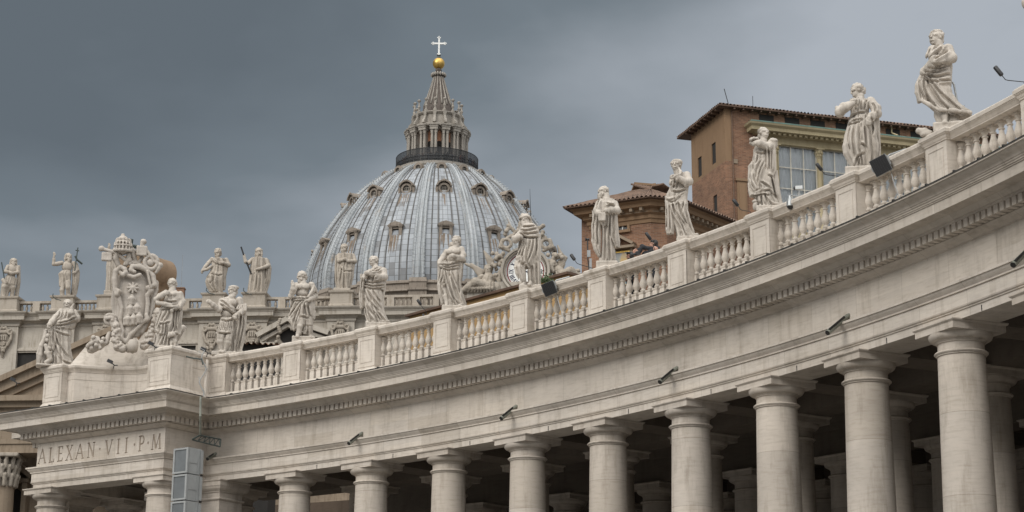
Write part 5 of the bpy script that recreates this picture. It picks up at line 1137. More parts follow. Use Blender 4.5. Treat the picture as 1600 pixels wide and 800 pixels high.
# ------------------------------------------------------------------ clock with angels
CYK = FY-4; ck = at(821, 424, CYK); ckm = Matrix.Translation(ck) @ Matrix.Rotation(-math.atan2(ck.x, ck.y)*.5-PHI*.5, 4, 'Z')
mpx = 1/ppm(ck)
clk = thing('clock', ck-Vector((0, 0, 3)), 'round church clock with Roman numerals and red ring, half hidden by the turbaned statue', 'clock')
X90 = ckm @ Matrix.Rotation(PI/2, 4, 'X')      # local z towards the viewer
r1, r2, r3 = 28*mpx, 31*mpx, 38*mpx
MB().lathe([(r2*.99, -.1), (r2, .25), (r2+.12, .32), (r2+.2, .22), (r3-.28, .30), (r3-.2, .55), (r3, .6), (r3+.06, .4), (r3+.06, -.5), (r2*.99, -.5)], 64, X90, caps=False).build('frame', M_['fac'], clk, smooth=35)
m = MB()
for k in range(84): a = 2*PI*k/84; m.box(-.045, .045, -.04, .04, .28, .46, X90 @ Matrix.Rotation(a, 4, 'Z') @ Matrix.Translation((0, r3-.36, 0)))
m.build('egg_moulding', M_['carve'], clk)
MB().lathe([(.001, .02), (r2, .021), (r2, -.1)], 56, X90, caps=False).build('dial', M_['whitep'], clk)
MB().lathe([(r1-.02, .03), (r1-.02, .055), (r1+.085, .055), (r1+.085, .03)], 56, X90, caps=False).build('red_ring', M_['red'], clk)
NUM = ['XII', 'I', 'II', 'III', 'IIII', 'V', 'VI', 'VII', 'VIII', 'IX', 'X', 'XI']
for k, tx in enumerate(NUM):
    m = MB(); wds = {'I': .15, 'V': .34, 'X': .34}; tot = sum(wds[c] for c in tx); x = -tot/2; T = X90 @ Matrix.Rotation(-2*PI*k/12, 4, 'Z') @ Matrix.Translation((0, r1*.80, 0)); h = r1*.26
    for c in tx:
        cxm = x+wds[c]/2
        def st(xa, ya, xb, yb, w_): 
            d = Vector((xb-xa, yb-ya)).normalized(); n_ = Vector((-d.y, d.x))*w_/2
            m.add([T @ Vector((a[0], a[1], z)) for z in (.03, .05) for a in ((xa+n_.x, ya+n_.y), (xb+n_.x, yb+n_.y), (xb-n_.x, yb-n_.y), (xa-n_.x, ya-n_.y))], [(0, 1, 2, 3), (7, 6, 5, 4), (0, 4, 5, 1), (1, 5, 6, 2), (2, 6, 7, 3), (3, 7, 4, 0)])
        if c == 'I': st(cxm, -h/2, cxm, h/2, .075)
        if c == 'V': st(cxm-.12, h/2, cxm, -h/2, .075); st(cxm+.12, h/2, cxm, -h/2, .045)
        if c == 'X': st(cxm-.12, h/2, cxm+.12, -h/2, .075); st(cxm+.12, h/2, cxm-.12, -h/2, .045)
        x += wds[c]
    m.build('numeral', M_['blue'], clk)
m = MB(); m.box(-.05, .05, -.25, r1*.62, .06, .08, X90 @ Matrix.Rotation(R(70), 4, 'Z')); m.build('hand', M_['blue'], clk)
m = MB(); zc_ = ck.z; m.box(-r3-3.4, r3+3.6, -.2, 1.8, -9, -1.1, ckm); m.box(-r3+.6, r3-.6, .2, 1.6, -1.2, 1.6, ckm); m.build('base_block', M_['fac'], clk)
def cs(): u, v = px(ck); return St((u-720)*5.335, (v-330)*5.335, 1/(5.335*ppm(ck)*.962))
rr = random.Random(5)
s = cs(); s.crumple = .03; s.chin = 99
for sg, cx_ in ((-1, 385), (1, 705)):
    s.c([(cx_+38*math.cos(t), 265+36*math.sin(t), 10, 10) for t in np.linspace(0, 2*PI, 20)], 5); s.c([(cx_+sg*30, 235, 5, 14), (cx_+sg*50, 290, 5, 14), (cx_-sg*20, 320, 5, 12)], 6); s.c([(cx_-sg*10, 215, 5, 14), (540+sg*95, 190, 5, 12), (540+sg*60, 150, 5, 14)], 6)
s.e(540, 110, 0, 60, 40, 70, 10); s.e(540, 60, 0, 45, 35, 45, 10); s.c([(680, 115, 10, 16), (640, 150, 5, 10), (600, 200, 0, 10)], 4); s.c([(400, 115, 10, 14), (440, 150, 5, 12), (470, 210, 0, 10)], 4)
for k in range(20): s.e(540+rr.uniform(-165, 150), 170+rr.uniform(-60, 50), rr.uniform(-5, 20), 16, 14, 16, 5)
o = s.obj('crest', M_['carve'], .06, clk); o.location = ck-clk.location+Vector((0, .4, 0)); o.rotation_euler = (0, 0, -math.atan2(ck.x, ck.y))
def angel(sg, label):
    s = cs(); s.crumple = .035; s.chin = 99; rr = random.Random(11+sg)
    if sg < 0:
        s.c([(245, 560, 10, 52), (215, 620, 20, 56)], 14); s.c([(215, 620, 40, 44), (140, 600, 70, 36), (80, 640, 60, 26), (30, 668, 50, 16)], 12); s.c([(215, 640, 10, 44), (130, 650, 30, 34), (60, 665, 20, 22)], 12); s.c([(250, 620, 30, 50), (310, 640, 20, 44), (330, 670, 20, 36)], 14)
        for k in range(9): s.c([(120+k*20, 600+rr.uniform(-10, 20), 70, 8), (100+k*22, 650, 75, 12), (80+k*26, 672, 60, 8)], 5)
        s.head(240, 480, 72, -10, 10, 'curly'); s.c([(240, 520, 0, 30), (250, 560, 0, 50)], 10); s.c([(190, 540, 20, 22), (140, 590, 40, 18), (170, 640, 60, 14)], 8); s.c([(300, 530, 10, 24), (330, 580, 20, 18), (330, 500, 20, 14)], 8)
        for k in range(7): s.c([(170+k*6, 520-k*6, -30, 12), (120-k*3, 450-k*4, -35, 12), (55+k*10, 418+k*4, -40, 9)], 4)
        for k in range(6): s.c([(250+k*6, 440, -30, 10), (225+k*10, 370+k*4, -35, 10), (205+k*14, 310+k*14, -40, 6)], 4)
        for k in range(26): s.e(300+rr.uniform(-30, 60), 430+rr.uniform(-90, 130), rr.uniform(0, 40), 16, 16, 17, 5)
    else:
        s.c([(805, 490, 10, 46), (840, 540, 20, 50)], 14); s.c([(840, 530, 40, 40), (900, 500, 60, 34), (950, 540, 50, 26), (1005, 560, 40, 16)], 12); s.c([(830, 555, 20, 44), (760, 560, 20, 40)], 12)
        for k in range(8): s.c([(790+k*26, 510+rr.uniform(-10, 15), 60, 8), (800+k*26, 555, 66, 11), (810+k*26, 580, 50, 8)], 5)
        s.head(830, 430, 66, 20, 25, 'curly'); s.c([(820, 450, 0, 30), (800, 490, 0, 45)], 10); s.c([(760, 400, 20, 20), (740, 450, 40, 18), (760, 500, 50, 14)], 8)
        for k in range(7): s.c([(830+k*4, 400, -30, 10), (815+k*9, 330+k*6, -35, 10), (800+k*9, 262+k*18, -40, 6)], 4)
        for k in range(34): s.e(780+rr.uniform(-60, 60), 460+rr.uniform(-110, 80), rr.uniform(0, 40), 16, 16, 17, 5)
        for k in range(18): s.e(930+rr.uniform(-80, 80), 515+rr.uniform(-30, 35), rr.uniform(0, 40), 17, 16, 17, 5)
    o = s.obj('angel_sculpture', M_['carve'], .06); o.location = ck+Vector((0, .6, 0)); o.rotation_euler = (0, 0, -math.atan2(ck.x, ck.y)); tag(o, label, 'sculpture', 'angels flanking the clock'); return o
angel(-1, 'reclining winged angel sculpture to the left of the clock'); angel(1, 'reclining winged angel sculpture to the right of the clock')
# ================================================================== dome and lantern
DY = 345.0
d0_ = at(680, 431, DY); DXc = d0_.x
dome = thing('church_dome', (DXc, DY, 0), 'great ribbed lead dome with a colonnaded lantern, gilded ball and cross', 'dome')
def dz(v, Y=DY): return at(683, v, Y).z
DP = [(489, 208), (472, 207.5), (456, 206.5), (444, 205), (431, 202.5), (415, 196.5), (392, 186), (375, 177), (363, 170), (348, 159.5), (334, 149), (320, 137), (306, 123), (293, 109), (281, 93.5), (271, 79), (262, 65)]
mpp = 1/ppm((DXc, DY, 100))
PR_ = [(h*mpp-.75, dz(v)) for v, h in DP]
_w = np.array([h*mpp for v, h in DP]); _r = _w.copy(); _z = np.array([dz(v) for v, h in DP])
for _k in range(12):                      # a silhouette seen from below lies on the near side of the dome: correct for it
    _sl = -np.gradient(_r, _z); _cf = np.clip(_sl*.29, 0, .75); _rn = _w/np.sqrt(1-_cf**2); _zn = np.array([dz(v, DY-r*c) for (v, h), r, c in zip(DP, _r, _cf)])
    _r = .5*_r+.5*_rn; _z = .5*_z+.5*_zn
PR_ = [(r-.7, z) for r, z in zip(_r, _z) if r > 10.0]
PR_.append((7.6, dz(256.5, DY-7.6)-.25))
zs_ = np.array([q[1] for q in PR_]); rs_ = np.array([q[0] for q in PR_])
def smooth_prof(n):
    t = np.linspace(0, 1, n); al = np.concatenate([[0], np.cumsum(np.hypot(np.diff(rs_), np.diff(zs_)))]); L_ = al[-1]; x = t*L_
    pr = np.polyfit(al, rs_, 4); pz = np.polyfit(al, zs_, 4); return np.polyval(pr, x), np.polyval(pz, x), x
rr_, zz_, ll_ = smooth_prof(48)
RIB0 = R(-4.5)
def dpt(th, r, z): return Vector((DXc+r*math.sin(th), DY-r*math.cos(th), z))
def lead(t, p):
    uv = nd(t, 'ShaderNodeUVMap').outputs[0]
    br = nd(t, 'ShaderNodeTexBrick'); br.offset = 0; br.squash = 1
    for k, x in (('Scale', 1.0), ('Mortar Size', .04), ('Mortar Smooth', .2), ('Brick Width', 1.0), ('Row Height', 1.0), ('Bias', 0.0)): br.inputs[k].default_value = x
    br.inputs['Color1'].default_value = (.25, .268, .288, 1); br.inputs['Color2'].default_value = (.33, .352, .372, 1); br.inputs['Mortar'].default_value = (.10, .10, .10, 1)
    t.links.new(uv, br.inputs[0])
    fl = nd(t, 'ShaderNodeVectorMath'); fl.operation = 'FLOOR'; t.links.new(uv, fl.inputs[0])
    wn = nd(t, 'ShaderNodeTexWhiteNoise'); wn.noise_dimensions = '2D'; t.links.new(fl.outputs[0], wn.inputs['Vector'])
    dk = ramp_(t, wn.outputs['Value'], [(.90, (0, 0, 0)), (.93, (.75, .75, .75))])
    c = mixc(t, dk, br.outputs['Color'], (.15, .15, .15))
    # runs of rust and soot down the seams
    st = noise_(t, uv, 1.0, 5, .65, (1.7, .05, 1)); sf = ramp_(t, st, [(.56, (0, 0, 0)), (.72, (.6, .6, .6))])
    c = mixc(t, sf, c, (.17, .15, .13))
    s2 = noise_(t, uv, 1.0, 6, .7, (2.9, .11, 1)); f2 = ramp_(t, s2, [(.60, (0, 0, 0)), (.74, (.55, .55, .55))])
    c = mixc(t, f2, c, (.42, .43, .43))
    b = noise_(t, uv, .35, 4, .6); c = mixc(t, 1.0, c, ramp_(t, b, [(.3, (.80, .80, .80)), (.7, (1.12, 1.12, 1.12))]), 'MULTIPLY')
    t.links.new(c, p.inputs['Base Color']); p.inputs['Roughness'].default_value = .55; p.inputs['Metallic'].default_value = .0; p.inputs['Specular IOR Level'].default_value = .35
    bump_(t, p, br.outputs['Fac'], -.5, .08)
M_['leadroof'] = mat('lead_sheets', lead)
def ribm(t, p):
    uv = nd(t, 'ShaderNodeUVMap').outputs[0]
    n1 = noise_(t, uv, 1.0, 5, .65, (2.4, .16, 1)); c = ramp_(t, n1, [(.30, (.15, .148, .14)), (.46, (.30, .32, .33)), (.68, (.42, .44, .455))])
    sx = nd(t, 'ShaderNodeSeparateXYZ'); t.links.new(uv, sx.inputs[0])
    fr = nd(t, 'ShaderNodeMath'); fr.operation = 'FRACT'; t.links.new(sx.outputs[1], fr.inputs[0])
    c = mixc(t, ramp_(t, fr.outputs[0], [(.0, (.7, .7, .7)), (.10, (0, 0, 0))]), c, (.11, .10, .09))
    n2 = noise_(t, uv, .8, 4, .6, (1.5, .35, 1)); c = mixc(t, ramp_(t, n2, [(.58, (0, 0, 0)), (.72, (.6, .6, .6))]), c, (.30, .22, .14))
    t.links.new(c, p.inputs['Base Color']); p.inputs['Roughness'].default_value = .6
M_['rib'] = mat('rib_lead', ribm)
M_['seam'] = plain('dark_lead_seams', (.085, .082, .078), .7, var=.5, scale=.5)
def shell():
    seg = 192; n = len(rr_); m = MB(); uvs = {}
    me = bpy.data.meshes.new('shell'); vs = []; fs = []
    for i in range(n):
        for k in range(seg+1): vs.append(dpt(RIB0+2*PI*k/seg, rr_[i], zz_[i])-dome.location)
    for i in range(n-1):
        for k in range(seg): a = i*(seg+1)+k; fs.append((a, a+1, a+seg+2, a+seg+1))
    me.from_pydata([tuple(v) for v in vs], [], fs); l = me.uv_layers.new(name='UVMap')
    for lp in me.loops: i, k = divmod(lp.vertex_index, seg+1); l.data[lp.index].uv = (k/seg*16*9, ll_[i]/1.15)
    me.polygons.foreach_set('use_smooth', [True]*len(fs)); me.materials.append(M_['leadroof'])
    o = bpy.data.objects.new('shell', me); C.objects.link(o); o.parent = dome; return o
shell_o = shell()
# standing seams: raised rolls between the ribs
m = MB()
for b in range(16):
    for f_ in (.22, .36, .64, .78):
        th = RIB0+2*PI*(b+f_)/16; m.tube([dpt(th, rr_[i]+.02, zz_[i]) for i in range(0, len(rr_)-3, 2)], .11, 5, False)
m.build('standing_seams', M_['seam'], dome, smooth=True, uv=lambda q: (q.x*.2, q.z*.5))
sec = [(-1.0, .0), (-1.0, .5), (-.86, .72), (-.66, .72), (-.52, .45), (-.34, .45), (-.2, .85), (0, .95), (.2, .85), (.34, .45), (.52, .45), (.66, .72), (.86, .72), (1.0, .5), (1.0, .0)]
for b in range(16):
    th = RIB0+2*PI*b/16; vs = []; uvd = []
    me = bpy.data.meshes.new('rib'); n = len(rr_); k = len(sec)
    for i in range(n):
        t = i/(n-1); hw = 1.12*(1-t)+.62*t; hh = .8*(1-t)+.6*t
        a = max(0, i-1); c_ = min(n-1, i+1); tr, tz = rr_[c_]-rr_[a], zz_[c_]-zz_[a]; ln = math.hypot(tr, tz); nr, nz = tz/ln, -tr/ln
        for x, h in sec:
            r = rr_[i]+nr*(h*hh-.1); z = zz_[i]+nz*(h*hh-.1); p = dpt(th, r, z)+Vector((math.cos(th), math.sin(th), 0))*x*hw
            vs.append(tuple(p-dome.location)); uvd.append((x+b*3.7, ll_[i]/1.15))
    fs = [(i*k+j, i*k+j+1, (i+1)*k+j+1, (i+1)*k+j) for i in range(n-1) for j in range(k-1)]
    base = len(vs)
    for i in range(1, n-1):               # lamp sockets along the edges
        for x in (-.98, .98):
            t = i/(n-1); hw = 1.12*(1-t)+.62*t; p = dpt(th, rr_[i]+.75, zz_[i]+.15)+Vector((math.cos(th), math.sin(th), 0))*x*hw-dome.location; q = len(vs); s_ = .085
            vs += [tuple(p+Vector((a*s_, b_*s_, c*s_*1.4))) for c in (-1, 1) for b_ in (-1, 1) for a in (-1, 1)]; uvd += [(.3, .5)]*8
            fs += [(q, q+2, q+3, q+1), (q+4, q+5, q+7, q+6), (q, q+1, q+5, q+4), (q+2, q+6, q+7, q+3), (q, q+4, q+6, q+2), (q+1, q+3, q+7, q+5)]
    me.from_pydata(vs, [], fs); l = me.uv_layers.new(name='UVMap')
    for lp in me.loops: l.data[lp.index].uv = uvd[lp.vertex_index]
    me.materials.append(M_['rib']); o = bpy.data.objects.new('rib', me); C.objects.link(o); o.parent = dome
M_['dorm'] = stone('dormer_stone', (.24, .205, .17), dirt=(.4, .36, .33), dirt_amt=.9, grain=.3, blotch=.4)
def arc2(cx, cz, r_, a0, a1, n, w_, y0, y1, m):
    for k in range(n):
        t0, t1 = a0+(a1-a0)*k/n, a0+(a1-a0)*(k+1)/n
        q = [(cx+(r_+s_*w_/2)*math.cos(t), cz+(r_+s_*w_/2)*math.sin(t)) for t, s_ in ((t0, -1), (t1, -1), (t1, 1), (t0, 1))]
        m.add([(x, y, z) for y in (y0, y1) for x, z in q], [(0, 1, 2, 3), (7, 6, 5, 4), (0, 4, 5, 1), (1, 5, 6, 2), (2, 6, 7, 3), (3, 7, 4, 0)])
def lower_dormer():                       # local: x right, -y outwards
    m = MB()
    for x in (-.95, .95): m.box(x-.28, x+.28, -.5, 1.6, 0, 1.75); m.box(x-.36, x+.36, -.6, .5, 1.55, 1.75)
    m.box(-1.3, 1.3, -.4, 1.5, -.35, -.003); m.box(-.67, .67, -.3, 1.5, 1.35, 1.74)
    m.box(-1.45, 1.45, -.7, 1.7, 1.753, 1.95)
    m.add([(x, y, z) for y in (-.75, 1.9) for x, z in ((-1.55, 1.953), (1.55, 1.953), (1.0, 2.42), (0, 2.72), (-1.0, 2.42))], [(0, 1, 2, 3, 4), (9, 8, 7, 6, 5)]+[(i, (i+1) % 5, 5+(i+1) % 5, 5+i) for i in range(5)])
    o = m.build('dormer', M_['dorm'], None); MB().box(-.67, .67, -.05, 1.3, 0, 1.35).build('opening', M_['dark'], o); return o
def round_dormer(r_, shell_=True):
    m = MB(); arc2(0, 0, r_, 0, 2*PI, 22, .34, -.45, 1.2, m); arc2(0, 0, r_+.28, 0, 2*PI, 22, .2, -.2, 1.2, m)
    if shell_:
        arc2(0, .12, r_+.52, R(15), R(165), 14, .30, -.75, 1.2, m)
        for t in (-1, 1): m.box(t*(r_+.5)-.2, t*(r_+.5)+.2, -.4, 1.2, -.9, .25); m.box(t*(r_+.2)-.2, t*(r_+.2)+.25, -.4, 1.2, -1.35, -.95)
        m.lathe([(.0, -.3), (.22, -.15), (.25, .05), (.1, .3)], 8, Matrix.Translation((0, -.7, r_+.62))); m.box(-.6, .6, -.5, 1.0, -r_-.55, -r_-.25)
    o = m.build('round_dormer' if shell_ else 'oculus', M_['dorm'], None)
    g_ = MB()
    g_.add([(r_*.86*math.cos(t), -.02, r_*.86*math.sin(t)) for t in np.linspace(0, 2*PI, 21)[:-1]], [tuple(range(20))]); g_.build('opening', M_['dark'], o)
    b_ = MB()
    for x in (-.4, 0, .4): b_.box(x*r_-.05, x*r_+.05, -.12, -.05, -r_*.85, r_*.85)
    for x in (-.35, .35): b_.box(-r_*.85, r_*.85, -.115, -.055, x*r_-.05, x*r_+.05)
    b_.build('grille', M_['lant'], o); return o
def tier(mk, v, push, sc_=1.0, drop=0, near_=16):
    z = dz(v, DY-near_); i_ = np.interp(z, zz_, np.arange(len(zz_))); r = np.interp(z, zz_, rr_)
    src = mk(); kids = list(src.children)
    for b in range(16):
        th = RIB0+2*PI*(b+.5)/16; o = src if b == 0 else src.copy()
        if b: C.objects.link(o)
        o.parent = dome; p = dpt(th, r+push, z+drop)-dome.location; o.location = p; o.rotation_euler = (0, 0, th); o.scale = (sc_,)*3
        if b:
            for k in kids: c = k.copy(); C.objects.link(c); c.parent = o
tier(lower_dormer, 364, -.1, .95, -.95, 20.5); tier(lambda: round_dormer(.85), 300, .15, .98, 0, 15); tier(lambda: round_dormer(.72, False), 266, .1, .9, 0, 9)
# rust below the dormers is a real stain on the lead: thin run-off sheets of oxide
M_['rust'] = plain('oxide_runs', (.17, .13, .095), .8, var=.4, scale=1.2)
m = MB(); rr = random.Random(8)
for v_, n_, L_, nr2 in ((369, 9, 4.5, 20.5), (308, 6, 4.0, 15)):
    for b in range(16):
        for k in range(n_):
            th = RIB0+2*PI*(b+.5)/16+rr.uniform(-.055, .055); z1 = dz(v_, DY-nr2)-rr.uniform(0, .5); ln = L_*rr.uniform(.25, 1); w_ = rr.uniform(.05, .17)
            pts = []
            for t in np.linspace(0, 1, 7):
                z = z1-ln*t; r = float(np.interp(z, zz_, rr_))+.035; ww = w_*(1-t)**.6+.01
                for sg in (-1, 1): pts.append(dpt(th, r, z)+Vector((math.cos(th), math.sin(th), 0))*sg*ww)
            m.add(pts, [(2*j, 2*j+1, 2*j+3, 2*j+2) for j in range(6)])
m.build('oxide_stain', M_['rust'], dome)['kind'] = 'stuff'
# base ring and drum
zb_ = zz_[0]; Dm = Matrix.Translation((DXc, DY, 0)); rb = rr_[0]
MB().lathe([(rb+.2, zb_+.25), (rb+.5, zb_+.1), (rb+.55, zb_-.3), (rb+.2, zb_-.4), (rb+.3, zb_-1.3), (rb+.9, zb_-1.5), (rb+1.0, zb_-1.8), (rb+.3, zb_-1.95), (rb+.2, zb_-6.5), (rb+1.6, zb_-7), (rb+1.6, zb_-8), (rb-.3, zb_-8.3), (rb-.3, 40)], 128, Dm, caps=False).build('drum', M_['dorm'], dome, smooth=35)
for b in range(16):
    th = RIB0+2*PI*b/16; M = Matrix.Translation(dpt(th, rb+.5, 0)) @ Matrix.Rotation(th, 4, 'Z'); m = MB()
    m.stack([(-1.6, 1.6, -.5, .8, zb_-6.4), (-1.6, 1.6, -.5, .8, zb_-1.9), (-1.75, 1.75, -.8, .8, zb_-1.75), (-1.75, 1.75, -.8, .8, zb_-1.4), (-1.5, 1.5, -.35, .8, zb_-1.3), (-1.5, 1.5, -.35, .8, zb_-.4), (-1.6, 1.6, -.5, .8, zb_-.2), (-1.45, 1.45, -.3, .8, zb_+.55)], M); m.build('rib_base', M_['dorm'], dome)
# lantern
G0 = dz(250.5, DY-7.8); G1 = dz(229.5, DY-7.8)
lan = MB().lathe([(rr_[-1]-.3, zz_[-1]-.8), (rr_[-1]+.35, zz_[-1]+.1), (7.35, G0-.9), (7.9, G0-.55), (7.95, G0), (5.0, G0+.05)], 64, Dm, caps=False).build('lantern', M_['lant'], dome, smooth=40)
def net(t, p):
    tr = nd(t, 'ShaderNodeBsdfTransparent'); mx = nd(t, 'ShaderNodeMixShader'); mx.inputs[0].default_value = .78
    p.inputs['Base Color'].default_value = (.02, .022, .024, 1); p.inputs['Roughness'].default_value = .7
    t.links.new(tr.outputs[0], mx.inputs[1]); t.links.new(p.outputs[0], mx.inputs[2]); t.links.new(mx.outputs[0], t.nodes['Material Output'].inputs[0])
M_['net'] = mat('safety_netting', net)
RG = 7.78
MB().lathe([(RG-.03, G0+.05), (RG-.03, G1-.1)], 96, Dm, caps=False).build('safety_net', M_['net'], lan, smooth=True)
m = MB()
for z in (G0+.5, G0+1.1, G1-.05): m.lathe([(RG+.05*math.cos(t), z+.06*math.sin(t)) for t in np.linspace(0, 2*PI, 7)], 96, Dm, caps=False)
for k in range(96): th = 2*PI*k/96; m.tube([dpt(th, RG, G0), dpt(th, RG, G1)], .035, 4)
m.build('railing', M_['black'], lan)
zt1 = dz(204, DY-5); zt2 = dz(189, DY-5.5)
MB().lathe([(4.55, G0-.1), (4.55, zt1+.5)], 64, Dm, caps=False).build('drum_wall', M_['lantpink'], lan, smooth=True)
for b in range(16):
    th = RIB0+2*PI*b/16; M = Matrix.Translation(dpt(th, 5.45, 0)) @ Matrix.Rotation(th, 4, 'Z')
    cmb = MB(); h = zt1-G0
    for x in (-.36, .36):
        cmb.lathe([(.36, G0), (.36, G0+.3), (.29, G0+.45), (.27, G0+h*.55), (.23, zt1-.75), (.29, zt1-.7), (.26, zt1-.6), (.34, zt1-.2), (.36, zt1)], 12, M @ Matrix.Translation((x, -.15, 0)))
    cmb.stack([(-.5, .5, .25, 1.0, G0), (-.5, .5, .25, 1.0, zt1)], M)
    cmb.stack([(-.74-o, .74+o, -.62-o, 1.0, z) for o, z in ((0, zt1+.003), (0, zt1+.45), (.08, zt1+.5), (.10, zt1+.75), (.25, zt1+.85), (.28, zt1+1.1), (.1, zt1+1.2))], M)
    cmb.build('paired_columns', M_['lant'], lan, smooth=40)
    M2 = Matrix.Translation(dpt(th+PI/16, 4.5, 0)) @ Matrix.Rotation(th+PI/16, 4, 'Z'); w_ = .55
    m = MB(); m.add([M2 @ Vector((x, -.07-(.045*0), z)) for x, z in [(w_*math.cos(t), zt1-2.4+w_*math.sin(t)) for t in np.linspace(0, PI, 9)]+[(-w_, G0+.4), (w_, G0+.4)]], [tuple(range(11))]); m.build('arched_window', M_['dark'], lan)
    za, zc2 = zt2, dz(172.5, DY-4.8)
    M3 = Matrix.Translation(dpt(th, 4.75, 0)) @ Matrix.Rotation(th, 4, 'Z'); m = MB()     # volute buttress of the attic
    m.stack([(-.26, .26, -1.0, .3, za-.1), (-.26, .26, -.9, .3, za+.35), (-.22, .22, -.45, .3, za+.9), (-.2, .2, -.22, .3, za+1.5), (-.34, .34, -.3, .3, zc2-.25), (-.34, .34, -.35, .3, zc2)], M3); m.build('volute_buttress', M_['lant'], lan)
    zt3 = dz(152, DY-4.5); hC = zt3-zc2
    m = MB(); m.lathe([(.36, zc2), (.36, zc2+hC*.16), (.16, zc2+hC*.22), (.14, zc2+hC*.30), (.30, zc2+hC*.45), (.16, zc2+hC*.58), (.13, zc2+hC*.80), (.34, zc2+hC*.88), (.36, zc2+hC*.95), (.12, zt3+.05)], 10, Matrix.Translation(dpt(th, 4.55, 0))); m.build('candelabrum', M_['lant'], lan, smooth=40)
MB().lathe([(4.9, zt1+.3), (5.1, zt1+.5), (5.2, zt2-.1), (5.2, zt2), (4.6, zt2+.2), (4.5, zc2-.5), (4.8, zc2-.35), (4.95, zc2-.1), (4.9, zc2+.02), (3.0, zc2+.1)], 64, Dm, caps=False).build('attic', M_['lant'], lan, smooth=35)
M_['spire'] = stone('sooty_spire_stone', (.11, .092, .08), dirt=(.4, .37, .34), dirt_amt=.9, grain=.3, blotch=.5)
cone = [(3.3, zc2+.05), (2.75, dz(168.5)), (2.3, dz(159)), (1.8, dz(146)), (1.35, dz(134)), (1.02, dz(124)), (.92, dz(121)), (1.12, dz(120)), (1.12, dz(118)), (.5, dz(117)), (.5, dz(113)), (.62, dz(110)), (.45, dz(107))]
MB().lathe(cone, 32, Dm, caps=False).build('spire', M_['spire'], lan, smooth=35)
m = MB()
for b in range(16):
    th = RIB0+2*PI*b/16; m.tube([dpt(th, r+.05, z) for r, z in cone[1:7]], [.17, .16, .14, .12, .10, .09], 6)
    m.lathe([(.0, -.3), (.25, -.1), (.2, .2), (0, .5)], 6, Matrix.Translation(dpt(th, 1.3, dz(118))))
m.build('spire_ribs', M_['lant'], lan, smooth=True)
bz = dz(99.5); brd = 9.6*mpp
MB().lathe([(brd*math.sin(t)+.001, bz-brd*math.cos(t)) for t in np.linspace(0, PI, 24)], 32, Dm, caps=False).build('gilded_ball', M_['gold'], lan, smooth=True)
m = MB(); c0z, c1z, caz = dz(86.5), dz(59), dz(68); m.lathe([(.5, bz+brd-.1), (.25, c0z-.1), (.4, c0z)], 12, Dm)
m.build('cross_socket', M_['bronze'], lan, smooth=40)
m = MB(); w_ = .15
m.box(-w_, w_, -.1, .1, c0z, c1z-.1, Dm); ah = 9.6*mpp; m.box(-ah, ah, -.095, .095, caz-w_, caz+w_, Dm)
for x, z in ((0, c1z), (-ah, caz), (ah, caz), (0, c0z+.25)):
    for dx, dz_ in ((0, .2), (0, -.2), (.22, 0), (-.22, 0)): m.lathe([(0.01, -.16), (.15, -.05), (.15, .05), (.01, .16)], 8, Dm @ Matrix.Translation((x+dx, 0, z+dz_)))
m.build('cross', M_['whitep'], lan)
# visitors on the gallery: a crowd that reads as one mass
cm_ = [plain('crowd_cloth_'+k, c, .8, var=.3) for k, c in (('dark', (.03, .03, .035)), ('pale', (.35, .34, .33)), ('red', (.20, .05, .04)), ('blue', (.05, .09, .2)), ('skin', (.32, .2, .14)))]
m = MB(); mi = []; rr = random.Random(2)
for k in range(110):
    th = rr.uniform(-1.7, 1.7); M = Matrix.Translation(dpt(th, rr.uniform(6.7, 7.5), G0+.06)) @ Matrix.Rotation(rr.uniform(0, 6), 4, 'Z') @ Matrix.Scale(rr.uniform(.9, 1.08), 4)
    n0 = len(m.f); m.lathe([(.12, 0), (.14, .8), (.24, 1.05), (.25, 1.35), (.09, 1.5), (.07, 1.52)], 7, M); mi += [rr.choice((0, 0, 0, 1, 1, 2, 3))]*(len(m.f)-n0)
    n0 = len(m.f); m.lathe([(.02, 1.5), (.10, 1.58), (.11, 1.68), (.02, 1.78)], 7, M); mi += [rr.choice((4, 0, 4))]*(len(m.f)-n0)
o = m.build('crowd', cm_[0], None, smooth=True, fix=False)
for q in cm_[1:]: o.data.materials.append(q)
o.data.polygons.foreach_set('material_index', mi); tag(o, 'crowd of tiny visitors on the lantern gallery behind its dark railing', 'crowd', kind='stuff')
# ================================================================== palace buildings on the right
def brickm(name, a, b, mo):
    def f(t, p):
        uv = nd(t, 'ShaderNodeUVMap').outputs[0]
        br = nd(t, 'ShaderNodeTexBrick')
        for k, x in (('Scale', 1.0), ('Mortar Size', .012), ('Brick Width', .34), ('Row Height', .10), ('Bias', 0.0)): br.inputs[k].default_value = x
        br.inputs['Color1'].default_value = (*a, 1); br.inputs['Color2'].default_value = (*b, 1); br.inputs['Mortar'].default_value = (*mo, 1); t.links.new(uv, br.inputs[0])
        n = noise_(t, uv, .5, 6, .65); c = mixc(t, 1.0, br.outputs['Color'], ramp_(t, n, [(.28, (.62, .62, .62)), (.5, (1, 1, 1)), (.75, (1.3, 1.25, 1.2))]), 'MULTIPLY')
        n2 = noise_(t, uv, 2.2, 4, .7); c = mixc(t, ramp_(t, n2, [(.55, (0, 0, 0)), (.7, (.5, .5, .5))]), c, (.28, .18, .115))
        t.links.new(c, p.inputs['Base Color']); p.inputs['Roughness'].default_value = .85
    return mat(name, f)
M_['brick'] = brickm('old_brick', (.135, .062, .034), (.235, .118, .066), (.22, .16, .115))
M_['plaster'] = stone('ochre_plaster', (.23, .15, .09), dirt=(.7, .66, .6), dirt_amt=.6, grain=.4, blotch=.3, bed=.2)
M_['wing'] = stone('wing_plaster', (.33, .215, .10), dirt=(.75, .7, .6), dirt_amt=.4, grain=.3, blotch=.3, bed=.1)
